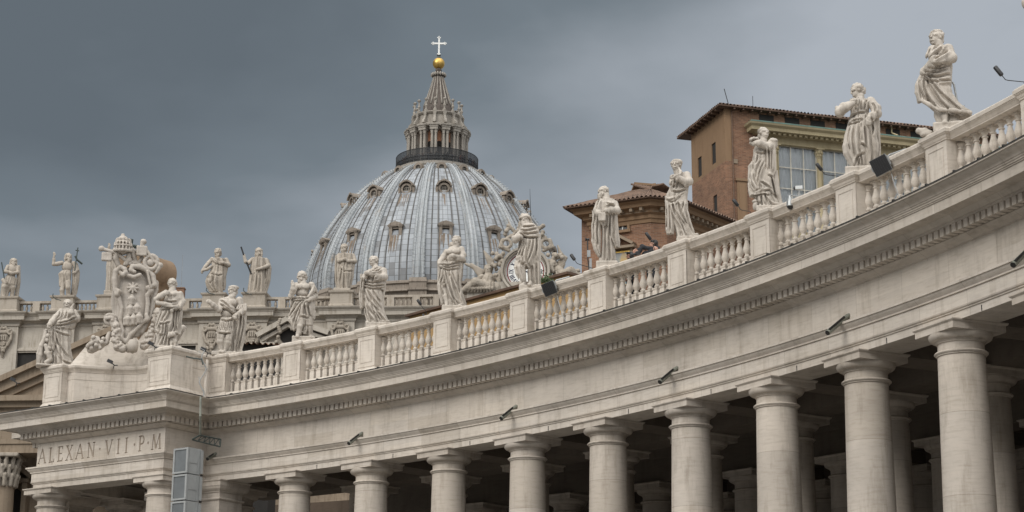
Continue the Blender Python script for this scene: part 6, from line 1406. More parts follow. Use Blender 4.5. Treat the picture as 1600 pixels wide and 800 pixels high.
M_['rear'] = stone('dark_rear_plaster', (.085, .062, .045), dirt_amt=.6, grain=.4, blotch=.4)
M_['cream'] = stone('cream_plaster', (.37, .315, .20), dirt=(.6, .55, .45), dirt_amt=.5, grain=.3, blotch=.4, bed=.2)
M_['eave'] = plain('eave_timber', (.085, .05, .032), .8, var=.3, scale=1)
M_['tile'] = plain('roof_tiles', (.135, .085, .058), .85, var=.45, scale=2.2)
M_['copper'] = plain('green_copper', (.10, .17, .145), .6, var=.25)
M_['curtain'] = plain('white_curtain', (.50, .505, .51), .8, var=.05)
M_['frame'] = plain('pale_window_frames', (.48, .455, .39), .6)
def glassm(t, p):
    g = nd(t, 'ShaderNodeBsdfGlossy'); g.inputs['Roughness'].default_value = .03; g.inputs['Color'].default_value = (.9, .95, 1, 1)
    tr = nd(t, 'ShaderNodeBsdfTransparent'); tr.inputs['Color'].default_value = (.95, .96, .96, 1); mx = nd(t, 'ShaderNodeMixShader'); lw = nd(t, 'ShaderNodeLayerWeight'); lw.inputs[0].default_value = .22
    t.links.new(lw.outputs['Fresnel'], mx.inputs[0]); t.links.new(tr.outputs[0], mx.inputs[1]); t.links.new(g.outputs[0], mx.inputs[2]); t.links.new(mx.outputs[0], t.nodes['Material Output'].inputs[0])
M_['glass'] = mat('window_glass', glassm)
class Wall:                              # vertical wall plane: x along, -y towards the viewer
    def __init__(s, p0, ang):
        s.p = Vector((p0[0], p0[1], 0)); s.a = ang; s.e = Vector((math.cos(ang), math.sin(ang), 0)); s.n = Vector((math.sin(ang), -math.cos(ang), 0))
        s.M = Matrix(((s.e.x, -s.n.x, 0, s.p.x), (s.e.y, -s.n.y, 0, s.p.y), (0, 0, 1, 0), (0, 0, 0, 1)))
    def at(s, u, v, d=0.0):
        r = ray(u, v); P0 = s.p-s.n*d; t = P0.xy.dot(s.n.xy)/r.xy.dot(s.n.xy); q = r*t; return (q.xy-s.p.xy).dot(s.e.xy), EYE+q.z
    def w(s, x, y, z): return s.M @ Vector((x, y, z))
    def uv(s): Mi = s.M.inverted(); return lambda q: ((Mi @ q).x+(Mi @ q).y, q.z)
def window(W, x0, x1, z0, z1, parent, frame, d=.0, t=.14, nx=1, nz=1, curt=True, mull=.05, mmat='whitep', sill=False, name='window'):
    m = MB()
    m.box(x0-t, x0-.002, d-.08, d-.002, z0-t, z1+t, W.M); m.box(x1+.002, x1+t, d-.08, d-.002, z0-t, z1+t, W.M); m.box(x0-.002, x1+.002, d-.079, d-.002, z1+.002, z1+t, W.M); m.box(x0-.002, x1+.002, d-.079, d-.002, z0-t, z0-.002, W.M)
    if sill: m.box(x0-t*1.6, x1+t*1.6, d-.2, d-.081, z0-t*1.1, z0-.02, W.M)
    o = m.build(name, frame, parent)
    MB().box(x0, x1, d+.12, d+.128, z0, z1, W.M).build('pane', M_['glass'], o)
    m = MB()
    for k in range(nx+1): x = x0+(x1-x0)*k/nx; w_ = mull*(1.5 if k in (0, nx) else 1); m.box(x-w_/2, x+w_/2, d+.05, d+.115, z0, z1, W.M)
    for k in range(nz+1): z = z0+(z1-z0)*k/nz; m.box(x0, x1, d+.06, d+.11, z-mull/2, z+mull/2, W.M)
    m.build('mullions', M_[mmat], o)
    if curt:
        m = MB(); n = max(16, int((x1-x0)*26)); zc = z1-.02
        m.grid(lambda a, b: W.w(x0+(x1-x0)*a, d+.24+.05*math.sin(a*(x1-x0)*15+math.sin(a*9)*2), z0+(zc-z0)*b), n, 1); m.build('curtain', M_['curtain'], o, smooth=True, fix=False)
    MB().box(x0, x1, d+.5, d+.52, z0, z1, W.M).build('dark_room', M_['dark'], o)
    return o
def tiles(m, a, b, c, d_, pitch=.28, amp=.06):   # corrugated tile slope: a-b along the eave, d-c along the ridge
    L_ = (b-a).length; n = max(8, int(L_/pitch)*6); nv = max(2, int((d_-a).length/.4))
    nrm_ = (b-a).cross(d_-a).normalized()
    if nrm_.z < 0: nrm_ = -nrm_
    def f(x, y):
        p = (a+(b-a)*x)*(1-y)+(d_+(c-d_)*x)*y; s = L_*x/pitch*2*PI
        return p+nrm_*(amp*math.sin(s)+.03*(1-(y*nv) % 1.0)+.015*math.sin(s*.13+y*31))
    m.grid(f, n, nv)
def rect_at(W, uc, vc, wpx, hpx):
    x0, _ = W.at(uc-wpx/2, vc); x1, _ = W.at(uc+wpx/2, vc); _, z1 = W.at(uc, vc-hpx/2); _, z0 = W.at(uc, vc+hpx/2); return min(x0, x1), max(x0, x1), z0, z1
def win_at(W, uc, vc, wpx, hpx, par, **k):
    x0, _ = W.at(uc-wpx/2, vc); x1, _ = W.at(uc+wpx/2, vc); _, z1 = W.at(uc, vc-hpx/2); _, z0 = W.at(uc, vc+hpx/2); return window(W, min(x0, x1), max(x0, x1), z0, z1, par, **k)
# ---- tall palace with the glazed loggia
PALY = 131.0; TH = R(17)
cn = at(1144, 186, PALY)
WR = Wall(cn, TH); WL = Wall(cn, TH+PI/2)          # right wall, and the left wall running away from its corner
pal = thing('palace', (cn.x, cn.y, 0), 'tall brick and ochre palace wing with a glazed loggia and tiled roof', 'palace')
ze = WR.at(1146, 171)[1]                            # eave underside
Lw = WL.at(1092, 250)[0]; RL = WR.at(1475, 210)[0]+4
zband = WL.at(1118, 272)[1]
# right wall pieces around the loggia openings
lx0 = WR.at(1184, 260)[0]
def wallbox(W, x0, x1, z0, z1, mt, name='wall', d0=0.0, d1=.6, par=None, holes=()):
    if holes:
        m = MB(); xs = sorted({x0, x1, *[h[0] for h in holes], *[h[1] for h in holes]}); zs = sorted({z0, z1, *[h[2] for h in holes], *[h[3] for h in holes]})
        for a, b in zip(xs[:-1], xs[1:]):
            for c, d in zip(zs[:-1], zs[1:]):
                if not any(h[0] <= a+1e-6 and b <= h[1]+1e-6 and h[2] <= c+1e-6 and d <= h[3]+1e-6 for h in holes): m.box(a, b, d0, d1, c, d, W.M)
        return m.build(name, mt, par or pal, uv=W.uv())
    return MB().box(x0, x1, d0, d1, z0, z1, W.M).build(name, mt, par or pal, uv=W.uv())
ztop_log = WR.at(1200, 203)[1]
wallbox(WR, .003, lx0, 0, ze, M_['brick']); wallbox(WR, lx0, RL, ztop_log, ze, M_['brick'])
bx0, bz1 = WR.at(1151, 283); bx1 = WR.at(1166, 283)[0]; bz0 = WR.at(1158, 350)[1]
m = MB(); m.box(bx0, bx1, -.10, -.002, bz0, bz1, WR.M); m.box(bx0+.14, bx1-.14, -.14, -.101, bz0+.2, bz1-.2, WR.M); m.box(bx0-.1, bx1+.1, -.18, -.003, bz1+.002, bz1+.2, WR.M); m.build('blind_panel', M_['plaster'], pal)
zbase = WR.at(1240, 330)[1]-1.5; zgl = WR.at(1245, 229)[1]
wallbox(WR, lx0, RL, 0, zbase, M_['cream'])
wallbox(WR, lx0, RL, zgl, ztop_log-.003, M_['cream'], 'architrave', -.15, .6)
m = MB()
prof = [(-.3, ztop_log-.55), (.30, ztop_log-.5), (.36, ztop_log-.40), (.75, ztop_log-.36), (.78, ztop_log-.12), (.95, ztop_log+.02), (1.0, ztop_log+.14), (-.3, ztop_log+.16)]
m.sweep(prof, [WR.w(lx0-.02, .8, 0).xy, WR.w(lx0-.02, -.15, 0).xy, WR.w(RL, -.15, 0).xy], 1); m.build('loggia_cornice', M_['cream'], pal)
m = MB()
nq = int((RL-lx0)/.42)
for k in range(nq): x = lx0+(RL-lx0)*(k+.5)/nq; m.box(x-.10, x+.10, -.72, -.46, ztop_log-.53, ztop_log-.375, WR.M)
m.build('modillions', M_['cream'], pal)
wallbox(WR, lx0-.9, RL, ztop_log+.165, ztop_log+.26, M_['copper'], 'copper_flashing', -1.12, .0)
cols_u = [1281]; cx1 = WR.at(1281, 260)[0]; span = WR.at(1345, 260)[0]+.25-cx1
cxs = [cx1-span*.98, cx1, cx1+span, cx1+2*span, cx1+3*span]
for x in cxs:
    m = MB(); T = WR.M @ Matrix.Translation((x, .1, 0)); hz = zgl-zbase
    m.lathe([(.26, zbase), (.26, zbase+.2), (.20, zbase+.3), (.20, zbase+hz*.5), (.175, zgl-.75), (.21, zgl-.72), (.18, zgl-.66), (.22, zgl-.4), (.30, zgl-.16), (.33, zgl-.1)], 16, T); m.stack([(-.34, .34, -.34, .34, zgl-.1), (-.34, .34, -.34, .34, zgl-.003)], T)
    rr = random.Random(int(x*10))
    for ring_, (z_, r_) in enumerate(((zgl-.55, .21), (zgl-.33, .26))):
        for k in range(8): a = 2*PI*(k+.5*ring_)/8; m.lathe([(.01, -.12), (.07, -.06), (.08, .05), (.01, .14)], 6, T @ Matrix.Translation((r_*math.cos(a), r_*math.sin(a), z_)))
    m.build('loggia_column', M_['cream'], pal, smooth=40)
for xa, xb in zip(cxs[:-1], cxs[1:]):
    window(WR, max(xa+.22, lx0+.1), xb-.22, zbase, zgl-.05, pal, M_['cream'], .05, .05, 3, 4, True, .07, 'frame', name='loggia_window')
# attic strip windows
for k in range(9):
    x = WR.at(1186, 180)[0]+k*2.05; z0 = ztop_log+.42; z1 = ze-.16
    if x+1.2 < RL: MB().box(x, x+1.15, -.03, .02, z0, z1, WR.M).build('attic_opening', M_['dark'], pal)
# left wall
wallbox(WL, 0.0, Lw, zband, ze+.0, M_['plaster'], holes=[rect_at(WL, 1105, 262, 6.2, 31), rect_at(WL, 1127, 241, 6.6, 33)]); wallbox(WL, 0.0, Lw, 0, zband-.003, M_['brick'], holes=[rect_at(WL, 1129.5, 320, 6, 28)])
wallbox(WL, -.06, Lw+.15, zband-.16, zband+.16, M_['facochre'], 'string_course', -.34, -.003)
win_at(WL, 1105, 262, 6.2, 31, pal, frame=M_['plaster'], nx=2, nz=2, t=.22, sill=True); win_at(WL, 1127, 241, 6.6, 33, pal, frame=M_['plaster'], nx=2, nz=2, t=.22, sill=True)
o = win_at(WL, 1129.5, 320, 6, 28, pal, frame=M_['whitep'], nx=2, nz=2, t=.12, sill=True)
wx0 = WL.at(1126, 320)[0]; wz0 = WL.at(1126, 334)[1]; wz1 = WL.at(1126, 308)[1]
for x_ in (WL.at(1133.5, 320)[0]-.55, WL.at(1124, 320)[0]+.1):
    MB().box(x_, x_+.5, -.09, -.05, wz0, wz1, WL.M).build('shutter', M_['whitep'], o)
wallbox(Wall(WL.w(Lw, 0, 0), TH), 0, RL, 0, ze, M_['brick'], 'back_wall', 0, .5); wallbox(Wall(WR.w(RL, 0, 0), TH+PI/2), 0, Lw, 0, ze, M_['brick'], 'side_wall', 0, .5)
# roof with wide eaves
ov = 1.25
of_ = .55
A = WR.w(-ov, -of_, ze+.12); B = WR.w(RL+ov, -of_, ze+.12); D = WR.w(-ov, Lw+ov, ze+.12); E_ = WR.w(RL+ov, Lw+ov, ze+.12)
Cz = ze+.12+(Lw/2+ov)*.30; Rg0 = WR.w(Lw/2, Lw/2, Cz); Rg1 = WR.w(RL-Lw/2, Lw/2, Cz)
m = MB(); tiles(m, A, B, Rg1, Rg0); tiles(m, D, A, Rg0, Rg0); tiles(m, E_, D, Rg0, Rg1); tiles(m, B, E_, Rg1, Rg1); m.build('roof', M_['tile'], pal, fix=False, smooth=True)
m = MB(); m.box(-ov, RL+ov, -of_, Lw+ov, ze+.0, ze+.10, WR.M); nq = int(RL/.7)
for k in range(nq): x = k*.7; m.box(x-.06, x+.06, -of_+.05, -.002, ze-.14, ze-.002, WR.M)
for k in range(int(Lw/.7)): y = k*.7+.3; m.box(-ov+.05, -.003, y-.06, y+.06, ze-.14, ze-.002, WR.M)
m.build('eaves', M_['eave'], pal)
aq = at(1139, 166, PALY+1); m = MB(); m.tube([aq, aq+Vector((-.32, 0, 1.35))], .03, 6); o = m.build('lightning_rod', M_['black'], pal)
aq = WR.w(1.9, .5, ze+.5); m = MB(); m.tube([aq, aq+Vector((0, 0, .9))], .02, 6); m.build('lightning_rod', M_['black'], pal)
dz0 = WR.w(-.05, -.06, ze-.1); MB().tube([dz0, Vector((dz0.x, dz0.y, 2))], .05, 8).build('downpipe', M_['tile'], pal)
dp = WR.at(1392, 200); MB().tube([WR.w(dp[0], -.1, ze), WR.w(dp[0], -.1, ze-.5), WR.w(dp[0], -1.0, ztop_log+.3)], .06, 8).build('downpipe', M_['cream'], pal)
# ---- low octagonal wing with wide tiled eaves
LY = 108.0; k0_ = at(1016, 318, LY)
W1 = Wall(k0_, PI-R(27)); W1 = Wall(Vector((k0_.x, k0_.y, 0))+Vector((-math.cos(R(27)), math.sin(R(27)), 0))*0, -R(27))     # left face, x runs rightwards to the corner at 0
chl = 1.0; c2 = W1.w(0, 0, 0)+Vector((math.cos(R(14)), math.sin(R(14)), 0))*chl
W2 = Wall(W1.w(0, 0, 0), R(14)); W3 = Wall(c2, R(51))
low = thing('low_wing', (k0_.x, k0_.y, 0), 'low brick palace wing with wide tiled hip roof and a mosaic panel', 'building')
x_l = W1.at(923, 350)[0]; zE = W1.at(1016, 322)[1]; x_r = 16.0
wallbox(W1, x_l, -.003, 0, zE, M_['brick'], par=low, holes=[rect_at(W1, 972, 348, 17, 24)]); wallbox(W2, 0, chl, 0, zE, M_['brick'], par=low); wallbox(W3, .003, x_r, 0, zE, M_['brick'], par=low)
bl_ = W1.w(x_l, 0, 0); Wb = Wall(bl_, R(63)); wallbox(Wb, 0, 10, 0, zE, M_['brick'], par=low)
pth = [Wb.w(10, 0, 0).xy, W1.w(x_l, 0, 0).xy, W1.w(0, 0, 0).xy, c2.xy, W3.w(x_r, 0, 0).xy]
m = MB(); m.sweep([(-.3, zE-1.0), (.06, zE-1.0), (.10, zE-.8), (.18, zE-.75), (.18, zE-.55), (.35, zE-.45), (.40, zE-.25), (.75, zE-.18), (.80, zE+.02), (.95, zE+.10), (.95, zE+.16), (-.3, zE+.16)], pth, 1); m.build('cornice', M_['plaster'], low)
for W, a, b in ((W1, x_l, 0), (W3, 0, x_r), (W2, 0, chl)):
    m = MB(); n = max(1, int((b-a)/.5)-1); m.box(a+.01, b-.01, -.37, -.31, zE-.42, zE-.20, W.M)
    for k in range(n): x = a+(b-a)*(k+.5)/n; m.box(x-.09, x+.09, -.72, -.36, zE-.40, zE-.22, W.M)
    m.build('brackets', M_['facochre'], low)
def off(pts, o): 
    r = []
    P = [Vector(p) for p in pts]
    for i in range(len(P)):
        ns = []
        if i > 0: d = (P[i]-P[i-1]).normalized(); ns.append(Vector((d.y, -d.x)))
        if i < len(P)-1: d = (P[i+1]-P[i]).normalized(); ns.append(Vector((d.y, -d.x)))
        mm = ns[0] if len(ns) == 1 else (ns[0]+ns[1])/(1+ns[0].dot(ns[1])); r.append(P[i]+mm*o)
    return r
ev = [Vector((q.x, q.y, zE+.22)) for q in off(pth, 1.25)]; ri = [Vector((q.x, q.y, zE+2.35)) for q in off(pth, -3.4)]
m = MB()
for i in range(len(ev)-1): tiles(m, ev[i], ev[i+1], ri[i+1], ri[i])
m.build('roof', M_['tile'], low, smooth=True, fix=False)
m = MB()
ub = [Vector((q.x, q.y, zE+.165)) for q in off(pth, 1.22)]; ui = [Vector((q.x, q.y, zE+.165)) for q in off(pth, -.3)]
for i in range(4): m.hexa([ub[i], ub[i+1], ui[i+1], ui[i]]+[q+Vector((0, 0, .06)) for q in (ub[i], ub[i+1], ui[i+1], ui[i])])
m.build('eaves', M_['eave'], low)
rp_ = [Vector((q.x, q.y, 0)) for q in off(pth, -3.0)]
m = MB(); 
for i in range(1, 3): m.hexa([Vector((*rp_[i].xy, zE+2.25)), Vector((*rp_[i+1].xy, zE+2.25)), Vector((*ri[i+1].xy, zE+2.25))+Vector((0, 4, 0)), Vector((*ri[i].xy, zE+2.25))+Vector((0, 4, 0)), Vector((*rp_[i].xy, zE+2.38)), Vector((*rp_[i+1].xy, zE+2.38)), Vector((*ri[i+1].xy, zE+2.38))+Vector((0, 4, 0)), Vector((*ri[i].xy, zE+2.38))+Vector((0, 4, 0))])
m.build('upper_roof', M_['plaster'], low)
win_at(W1, 972, 348, 17, 24, low, frame=M_['plaster'], nx=2, nz=1, t=.16, sill=True)
s0, z0 = W1.at(952, 390); s1, _ = W1.at(991, 386); sm = (s0+s1)/2; zt = W1.at(971, 371)[1]
def barw(W, m, p, q, d0, d1, w):
    a = Vector((p[0], 0, p[1])); b = Vector((q[0], 0, q[1])); n_ = Vector((-(b-a).z, 0, (b-a).x)).normalized()*w/2
    m.add([W.w(x.x, d, x.z) for d in (d0, d1) for x in (a-n_, b-n_, b+n_, a+n_)], [(0, 1, 2, 3), (7, 6, 5, 4), (0, 4, 5, 1), (1, 5, 6, 2), (2, 6, 7, 3), (3, 7, 4, 0)])
m = MB(); barw(W1, m, (s0-.1, z0+.1), (sm, zt), -.5, -.002, .16); barw(W1, m, (s1+.1, z0+.1), (sm, zt), -.505, -.003, .16); m.box(s0-.15, s1+.15, -.45, -.004, z0-.12, z0+.03, W1.M)
for x in (s0+.05, s1-.2): m.box(x, x+.15, -.2, -.005, z0-3.0, z0-.121, W1.M)
ao = m.build('pedimented_frame', M_['facochre'], low)
def mosaicm(t, p):
    uv = nd(t, 'ShaderNodeUVMap').outputs[0]; v = nd(t, 'ShaderNodeTexVoronoi'); v.inputs['Scale'].default_value = 2.6; t.links.new(uv, v.inputs[0])
    sx = nd(t, 'ShaderNodeSeparateColor'); t.links.new(v.outputs['Color'], sx.inputs[0])
    c = ramp_(t, sx.outputs[0], [(0, (.18, .19, .19)), (.35, (.32, .30, .26)), (.5, (.42, .28, .10)), (.65, (.12, .24, .30)), (.8, (.35, .12, .08)), (.95, (.40, .34, .28))]); t.links.new(c, p.inputs['Base Color']); p.inputs['Roughness'].default_value = .4
M_['mosaic'] = mat('mosaic', mosaicm)
m = MB(); m.box(s0+.32, s1-.32, -.08, -.01, z0-2.6, z0-.3, W1.M); m.build('mosaic_panel', M_['mosaic'], ao, uv=W1.uv())
m = MB()
for a, b, c, d in ((s0+.24, s0+.32, z0-2.6, z0-.3), (s1-.32, s1-.24, z0-2.6, z0-.3), (s0+.24, s1-.24, z0-.3, z0-.2)): m.box(a, b, -.12, -.006, c, d, W1.M)
m.build('gilt_frame', M_['gold'], ao)
# ---- ochre wing running behind the balustrade
qa = at(640, 494, 106.0); qb = at(888, 428, 106.0)
den = ray(888, 428); zr = qa.z; tb = (zr-EYE)/den.z; qb = Vector((den.x*tb, den.y*tb, zr))
ang = math.atan2(qb.y-qa.y, qb.x-qa.x); WW = Wall(qa, ang); LW = (qb-qa).length
wing = thing('ochre_wing', (qa.x, qa.y, 0), 'long plain ochre wall with a thin dark roof edge behind the balustrade', 'wall')
MB().box(0, LW, 0, 6, 0, zr-.05, WW.M).build('wall', M_['wing'], wing); MB().box(-.15, LW+.15, -.22, 6.2, zr-.048, zr+.08, WW.M).build('roof_edge', M_['eave'], wing)
MB().box(-3.5, -.01, .8, 6, 0, zr-1.9, WW.M).build('end_wall', M_['plaster'], wing); MB().box(-3.6, -.02, .65, 6.1, zr-1.898, zr-1.78, WW.M).build('end_roof_edge', M_['eave'], wing)
# ---- plain palace wall, added behind the colonnade to keep its inside dark
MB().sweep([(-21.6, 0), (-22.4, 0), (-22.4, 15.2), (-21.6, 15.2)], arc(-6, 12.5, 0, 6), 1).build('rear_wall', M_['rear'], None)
rw = bpy.data.objects['rear_wall']; tag(rw, 'added dark brown wall closing off the back of the colonnade between the columns', 'wall')
# ================================================================== lamps, cameras, loudspeakers and people
def on_rail(u, dr=.78, z=18.1, dv=0):    # point on the balustrade line at photo column u
    lo_, hi_ = -1.0, 9.5
    for _ in range(40):
        md = (lo_+hi_)/2
        if px(pol(dr, md, z))[0] < u: lo_ = md
        else: hi_ = md
    return pol(dr, lo_, z), lo_
def floodlight(u, v, size, roll, label):
    p, i = on_rail(u, .15, 17.9); Y = p.y; c = at(u, v, Y); o = thing('floodlight', c, label, 'floodlight', 'black floodlights on the balustrade')
    az = -math.atan2(c.x, c.y); M = Matrix.Translation(c) @ Matrix.Rotation(az-R(16), 4, 'Z') @ Matrix.Rotation(R(-roll), 4, 'Y') @ Matrix.Rotation(R(14), 4, 'X')
    h = size/2
    m = MB(); m.stack([(-h*.85, h*.85, -h*.85, h*.85, -.30), (-h, h, -h, h, -.08), (-h, h, -h, h, 0)], M @ Matrix.Rotation(PI/2, 4, 'X')); m.build('housing', M_['grey'], o)
    m = MB(); m.box(-h*.96, h*.96, -.028, -.001, -h*.96, h*.96, M); 
    for k in range(7): x = -h*.8+k*h*1.6/6; m.box(x-.007, x+.007, -.045, -.029, -h*.93, h*.93, M)
    m.build('lamp_face', M_['black'], o)
    m = MB(); m.box(h+.01, h+.03, .0, .26, -h*.4, h*.75, M); m.box(-h-.03, -h-.01, .0, .26, -h*.3, h*.3, M); m.box(-h-.03, h+.03, .34, .36, -.05, .05, M); m.build('bracket', M_['steel'], o)
    a = M @ Vector((h*.6, .32, h*.5)); b = pol(.72, i+.10, 18.13); m = MB(); m.tube([a, a+Vector((.12, 0, .14)), b+Vector((0, 0, .1)), b], .035, 8); m.tube([M @ Vector((h*.7, .25, -h*.6)), pol(.35, i+.06, 17.35), pol(.40, i+.11, 16.75), pol(.33, i+.19, 16.45)], .012, 6); m.build('mounting_arm', M_['steel'], o)
floodlight(858, 451, .46, 19, 'black square floodlight clamped on the balustrade beside the turbaned statue before the clock')
floodlight(1376, 258.5, .49, 21, 'larger black square floodlight by the feet of the woman with hand on breast')
def arm_lamp(u, v, ub, vb, label, dr=1.1, sz=.055, L_=.26):
    p, i = on_rail(ub, dr, 18.1); a = at(u, v, p.y); b = at(ub, vb, p.y); o = thing('arm_lamp', b, label, 'lamp', 'small black lamps on bent arms')
    d = Vector((.55, -.1, -.85)).normalized(); t0 = a-d*L_/2; t1 = a+d*L_/2
    MB().tube([t0, t0+d*.02, t1-d*.02, t1], [sz*.8, sz, sz, sz*.7], 12).build('lamp_head', M_['black'], o, smooth=40)
    kn = t1+d*.14; MB().tube([t1, kn, kn+(b-kn)*.15+Vector((0, 0, -.01)), b, b+Vector((.1, .2, -.25))], .012, 6).build('arm', M_['black'], o)
arm_lamp(1149.5, 317, 1172, 330.5, 'small black lamp on a bent arm in front of the blind panel of the palace')
arm_lamp(1280, 261, 1316, 276, 'small black lamp on a bent arm in front of the loggia column')
arm_lamp(1560, 111, 1600, 128, 'small black lamp on a bent arm against the sky, far right', 1.0, .06, .3)
arm_lamp(655, 472.5, 664, 484, 'small black lamp on a bent arm before the facade balustrade')
arm_lamp(662, 493.4, 668, 494.5, 'small black lamp lying low on the rail left of the bare-chested youth', 1.0, .05, .14)
arm_lamp(895, 402, 926, 419, 'small black lamp on a bent arm against the right angel sculpture', 1.1, .06, .25)
arm_lamp(1013, 369, 1020, 380, 'small black lamp on a bent arm above the photographer', 1.3, .055, .3)
# horn loudspeaker on a pole at the corner of the low wing
q = at(918.5, 405, 100); hs = thing('horn_loudspeaker', q, 'dark horn loudspeaker on a thin pole left of the bearded statue', 'loudspeaker')
t_ = at(918, 374, 100); MB().tube([at(921, 425, 100), q, t_], .035, 6).build('pole', M_['black'], hs)
m = MB(); m.tube([t_+Vector((-.12, 0, 0)), t_+Vector((-.02, 0, 0)), t_+Vector((.02, 0, 0)), t_+Vector((.10, 0, 0))], [.12, .045, .045, .10], 10); m.build('horn', M_['black'], hs)
m = MB(); m.box(-.06, .12, -.05, .05, -.28, .10, Matrix.Translation(at(919, 394, 100))); m.box(-.01, .12, -.05, .05, -1.0, -.29, Matrix.Translation(at(921, 396, 100))); m.build('junction_box', M_['grey'], hs)
# surveillance cameras on the rail
p, i = on_rail(1246, .62, 18.1); Yc = p.y; cmr = thing('surveillance_camera', at(1248.5, 311, Yc), 'surveillance camera pair on the rail, silver dome and grey bullet, before the loggia', 'camera')
dm_ = at(1234.5, 316, Yc); MB().lathe([(.02, .20), (.045, .20), (.05, .14), (.085, .08), (.105, 0), (.112, -.09), (.12, -.12), (.105, -.135)], 20, Matrix.Translation(dm_)).build('dome_housing', M_['grey'], cmr, smooth=40)
MB().lathe([(.10, -.136), (.085, -.18), (.05, -.215), (.01, -.225)], 20, Matrix.Translation(dm_)).build('lens_dome', M_['black'], cmr, smooth=40)
ex = at(1248.5, 308, Yc); MB().tube([dm_+Vector((-.03, 0, .21)), dm_+Vector((.05, 0, .22)), ex], .022, 8).build('arm', M_['white'], cmr)
m = MB(); m.box(-.04, .04, -.03, .03, -.12, .12, Matrix.Translation(ex)); m.tube([ex+Vector((0, 0, .1)), at(1249, 297, Yc)], .02, 8); m.build('post', M_['white'], cmr)
bu = at(1248.5, 293.5, Yc); Mb = Matrix.Translation(bu) @ Matrix.Rotation(R(-25), 4, 'Z') @ Matrix.Rotation(R(4), 4, 'Y'); m = MB(); m.box(-.10, .12, -.05, .05, -.045, .055, Mb); m.build('bullet_housing', M_['grey'], cmr)
m = MB(); m.lathe([(.05, 0), (.055, .06), (.04, .062)], 14, Mb @ Matrix.Translation((-.10, 0, 0)) @ Matrix.Rotation(-PI/2, 4, 'Y')); m.build('lens_hood', M_['black'], cmr)
MB().tube([ex+Vector((-.03, -.02, -.1)), at(1254, 318, Yc-.2), at(1264, 328, Yc-.4), at(1275, 333, Yc-.35)], .018, 6).build('cable', M_['white'], cmr)
# drain-like lamp tubes that stick out of the frieze
def frieze_tube(u1, v1, u2, v2, label):
    lo_, hi_ = 0, 200
    d = ray(u2, v2)
    for _ in range(50):
        md = (lo_+hi_)/2; q = d*md; rr_q = math.hypot(q.x-CX, q.y-CY)
        if rr_q < R0+.29: lo_ = md
        else: hi_ = md
    A = Vector((0, 0, EYE))+d*lo_; B = at(u1, v1, A.y-.55); dd = (B-A).normalized()
    o = thing('frieze_lamp', A, label, 'lamp', 'tubular lamps along the frieze')
    MB().tube([A-dd*.03+Vector((.06, .1, .02)), A+Vector((.02, -.02, 0)), A+dd*.12, B], [.045, .064, .070, .075], 14).build('tube', M_['pipe'], o, smooth=50)
    s_ = dd.cross(Vector((0, 0, 1))).normalized(); n_ = s_.cross(dd)
    m = MB(); m.tube([A+dd*.22+n_*.055-s_*.045, B-dd*.06+n_*.06-s_*.05], .035, 6); m.build('slot', M_['black'], o)
    MB().tube([B-dd*.002, B+dd*.012], [.07, .07], 14).build('lens', M_['dark'], o)
for a in ((545, 693, 565, 677, 'green-grey tubular lamp on the frieze, leftmost of the row'), (783, 654, 806, 635, 'green-grey tubular lamp on the frieze, second from the left in the row'), (1031, 597, 1057, 575, 'green-grey tubular lamp on the frieze, third from the left in the row'),
          (1293, 520, 1325, 493, 'paler olive tubular lamp on the frieze, fourth from the left in the row'), (1583, 414, 1611, 386, 'dark tubular lamp on the frieze, cut by the right edge of the photo')): frieze_tube(*a)
frieze_tube(324, 717, 336, 709, 'short dark lamp under the truss bracket, right of the loudspeaker tower')
# tower of loudspeaker cabinets
tp = at(294, 704, 62.0); tw = thing('loudspeaker_tower', (tp.x, tp.y, 0), 'tall stack of white loudspeaker cabinets with grey grilles before the portico', 'loudspeaker')
Mt = Matrix.Translation((tp.x, tp.y, 0)) @ Matrix.Rotation(R(-36)+0, 4, 'Z')
w_, d_, h_ = .64, .57, .87; zt = tp.z+.06; k = 0
while zt-h_ > 2.0:
    z1 = zt; z0 = zt-h_; m = MB(); m.stack([(-w_/2, w_/2, -d_/2, d_/2, z0+.012), (-w_/2, w_/2, -d_/2, d_/2, z1-.012)], Mt)
    for a, b, c, e in ((-w_/2-.012, -w_/2+.06, z0+.02, z1-.02), (w_/2-.06, w_/2+.012, z0+.02, z1-.02), (-w_/2+.06, w_/2-.06, z1-.08, z1-.02), (-w_/2+.06, w_/2-.06, z0+.02, z0+.08)): m.box(a, b, -d_/2-.05, -d_/2-.001, c, e, Mt)
    for a, b, c, e in ((-d_/2+.03, -d_/2+.05, z0+.03, z1-.03), (d_/2-.16, d_/2-.14, z0+.03, z1-.03)): m.box(w_/2+.001, w_/2+.014, a, b, c, e, Mt)
    m.box(w_/2+.001, w_/2+.013, -d_/2+.05, d_/2-.16, z0+.36, z0+.38, Mt); m.box(w_/2+.014, w_/2+.05, d_/2-.04, d_/2+.06, z0+.05, z1-.05, Mt)
    o = m.build('cabinet', M_['white'], tw)
    m = MB(); m.box(-w_/2+.07, w_/2-.07, -d_/2-.025, -d_/2-.002, z0+.09, z1-.09, Mt); m.build('grille', M_['mesh'], o)
    m = MB(); m.box(w_/2+.02, w_/2+.07, d_/2-.02, d_/2+.05, z0-.03, z0+.03, Mt); m.box(-w_/2+.05, -w_/2+.12, -d_/2, d_/2, z0-.011, z0+.011, Mt); m.build('clamp', M_['black'], o)
    zt -= h_+.0; k += 1
m = MB()
for x in (-.3, .3):
    for y in (-.26, .26): m.tube([Mt @ Vector((x, y, 0)), Mt @ Vector((x, y, zt))], .04, 8)
m.box(-.9, .9, -.9, .9, 0, .12, Mt); m.build('base_frame', M_['steel'], tw)
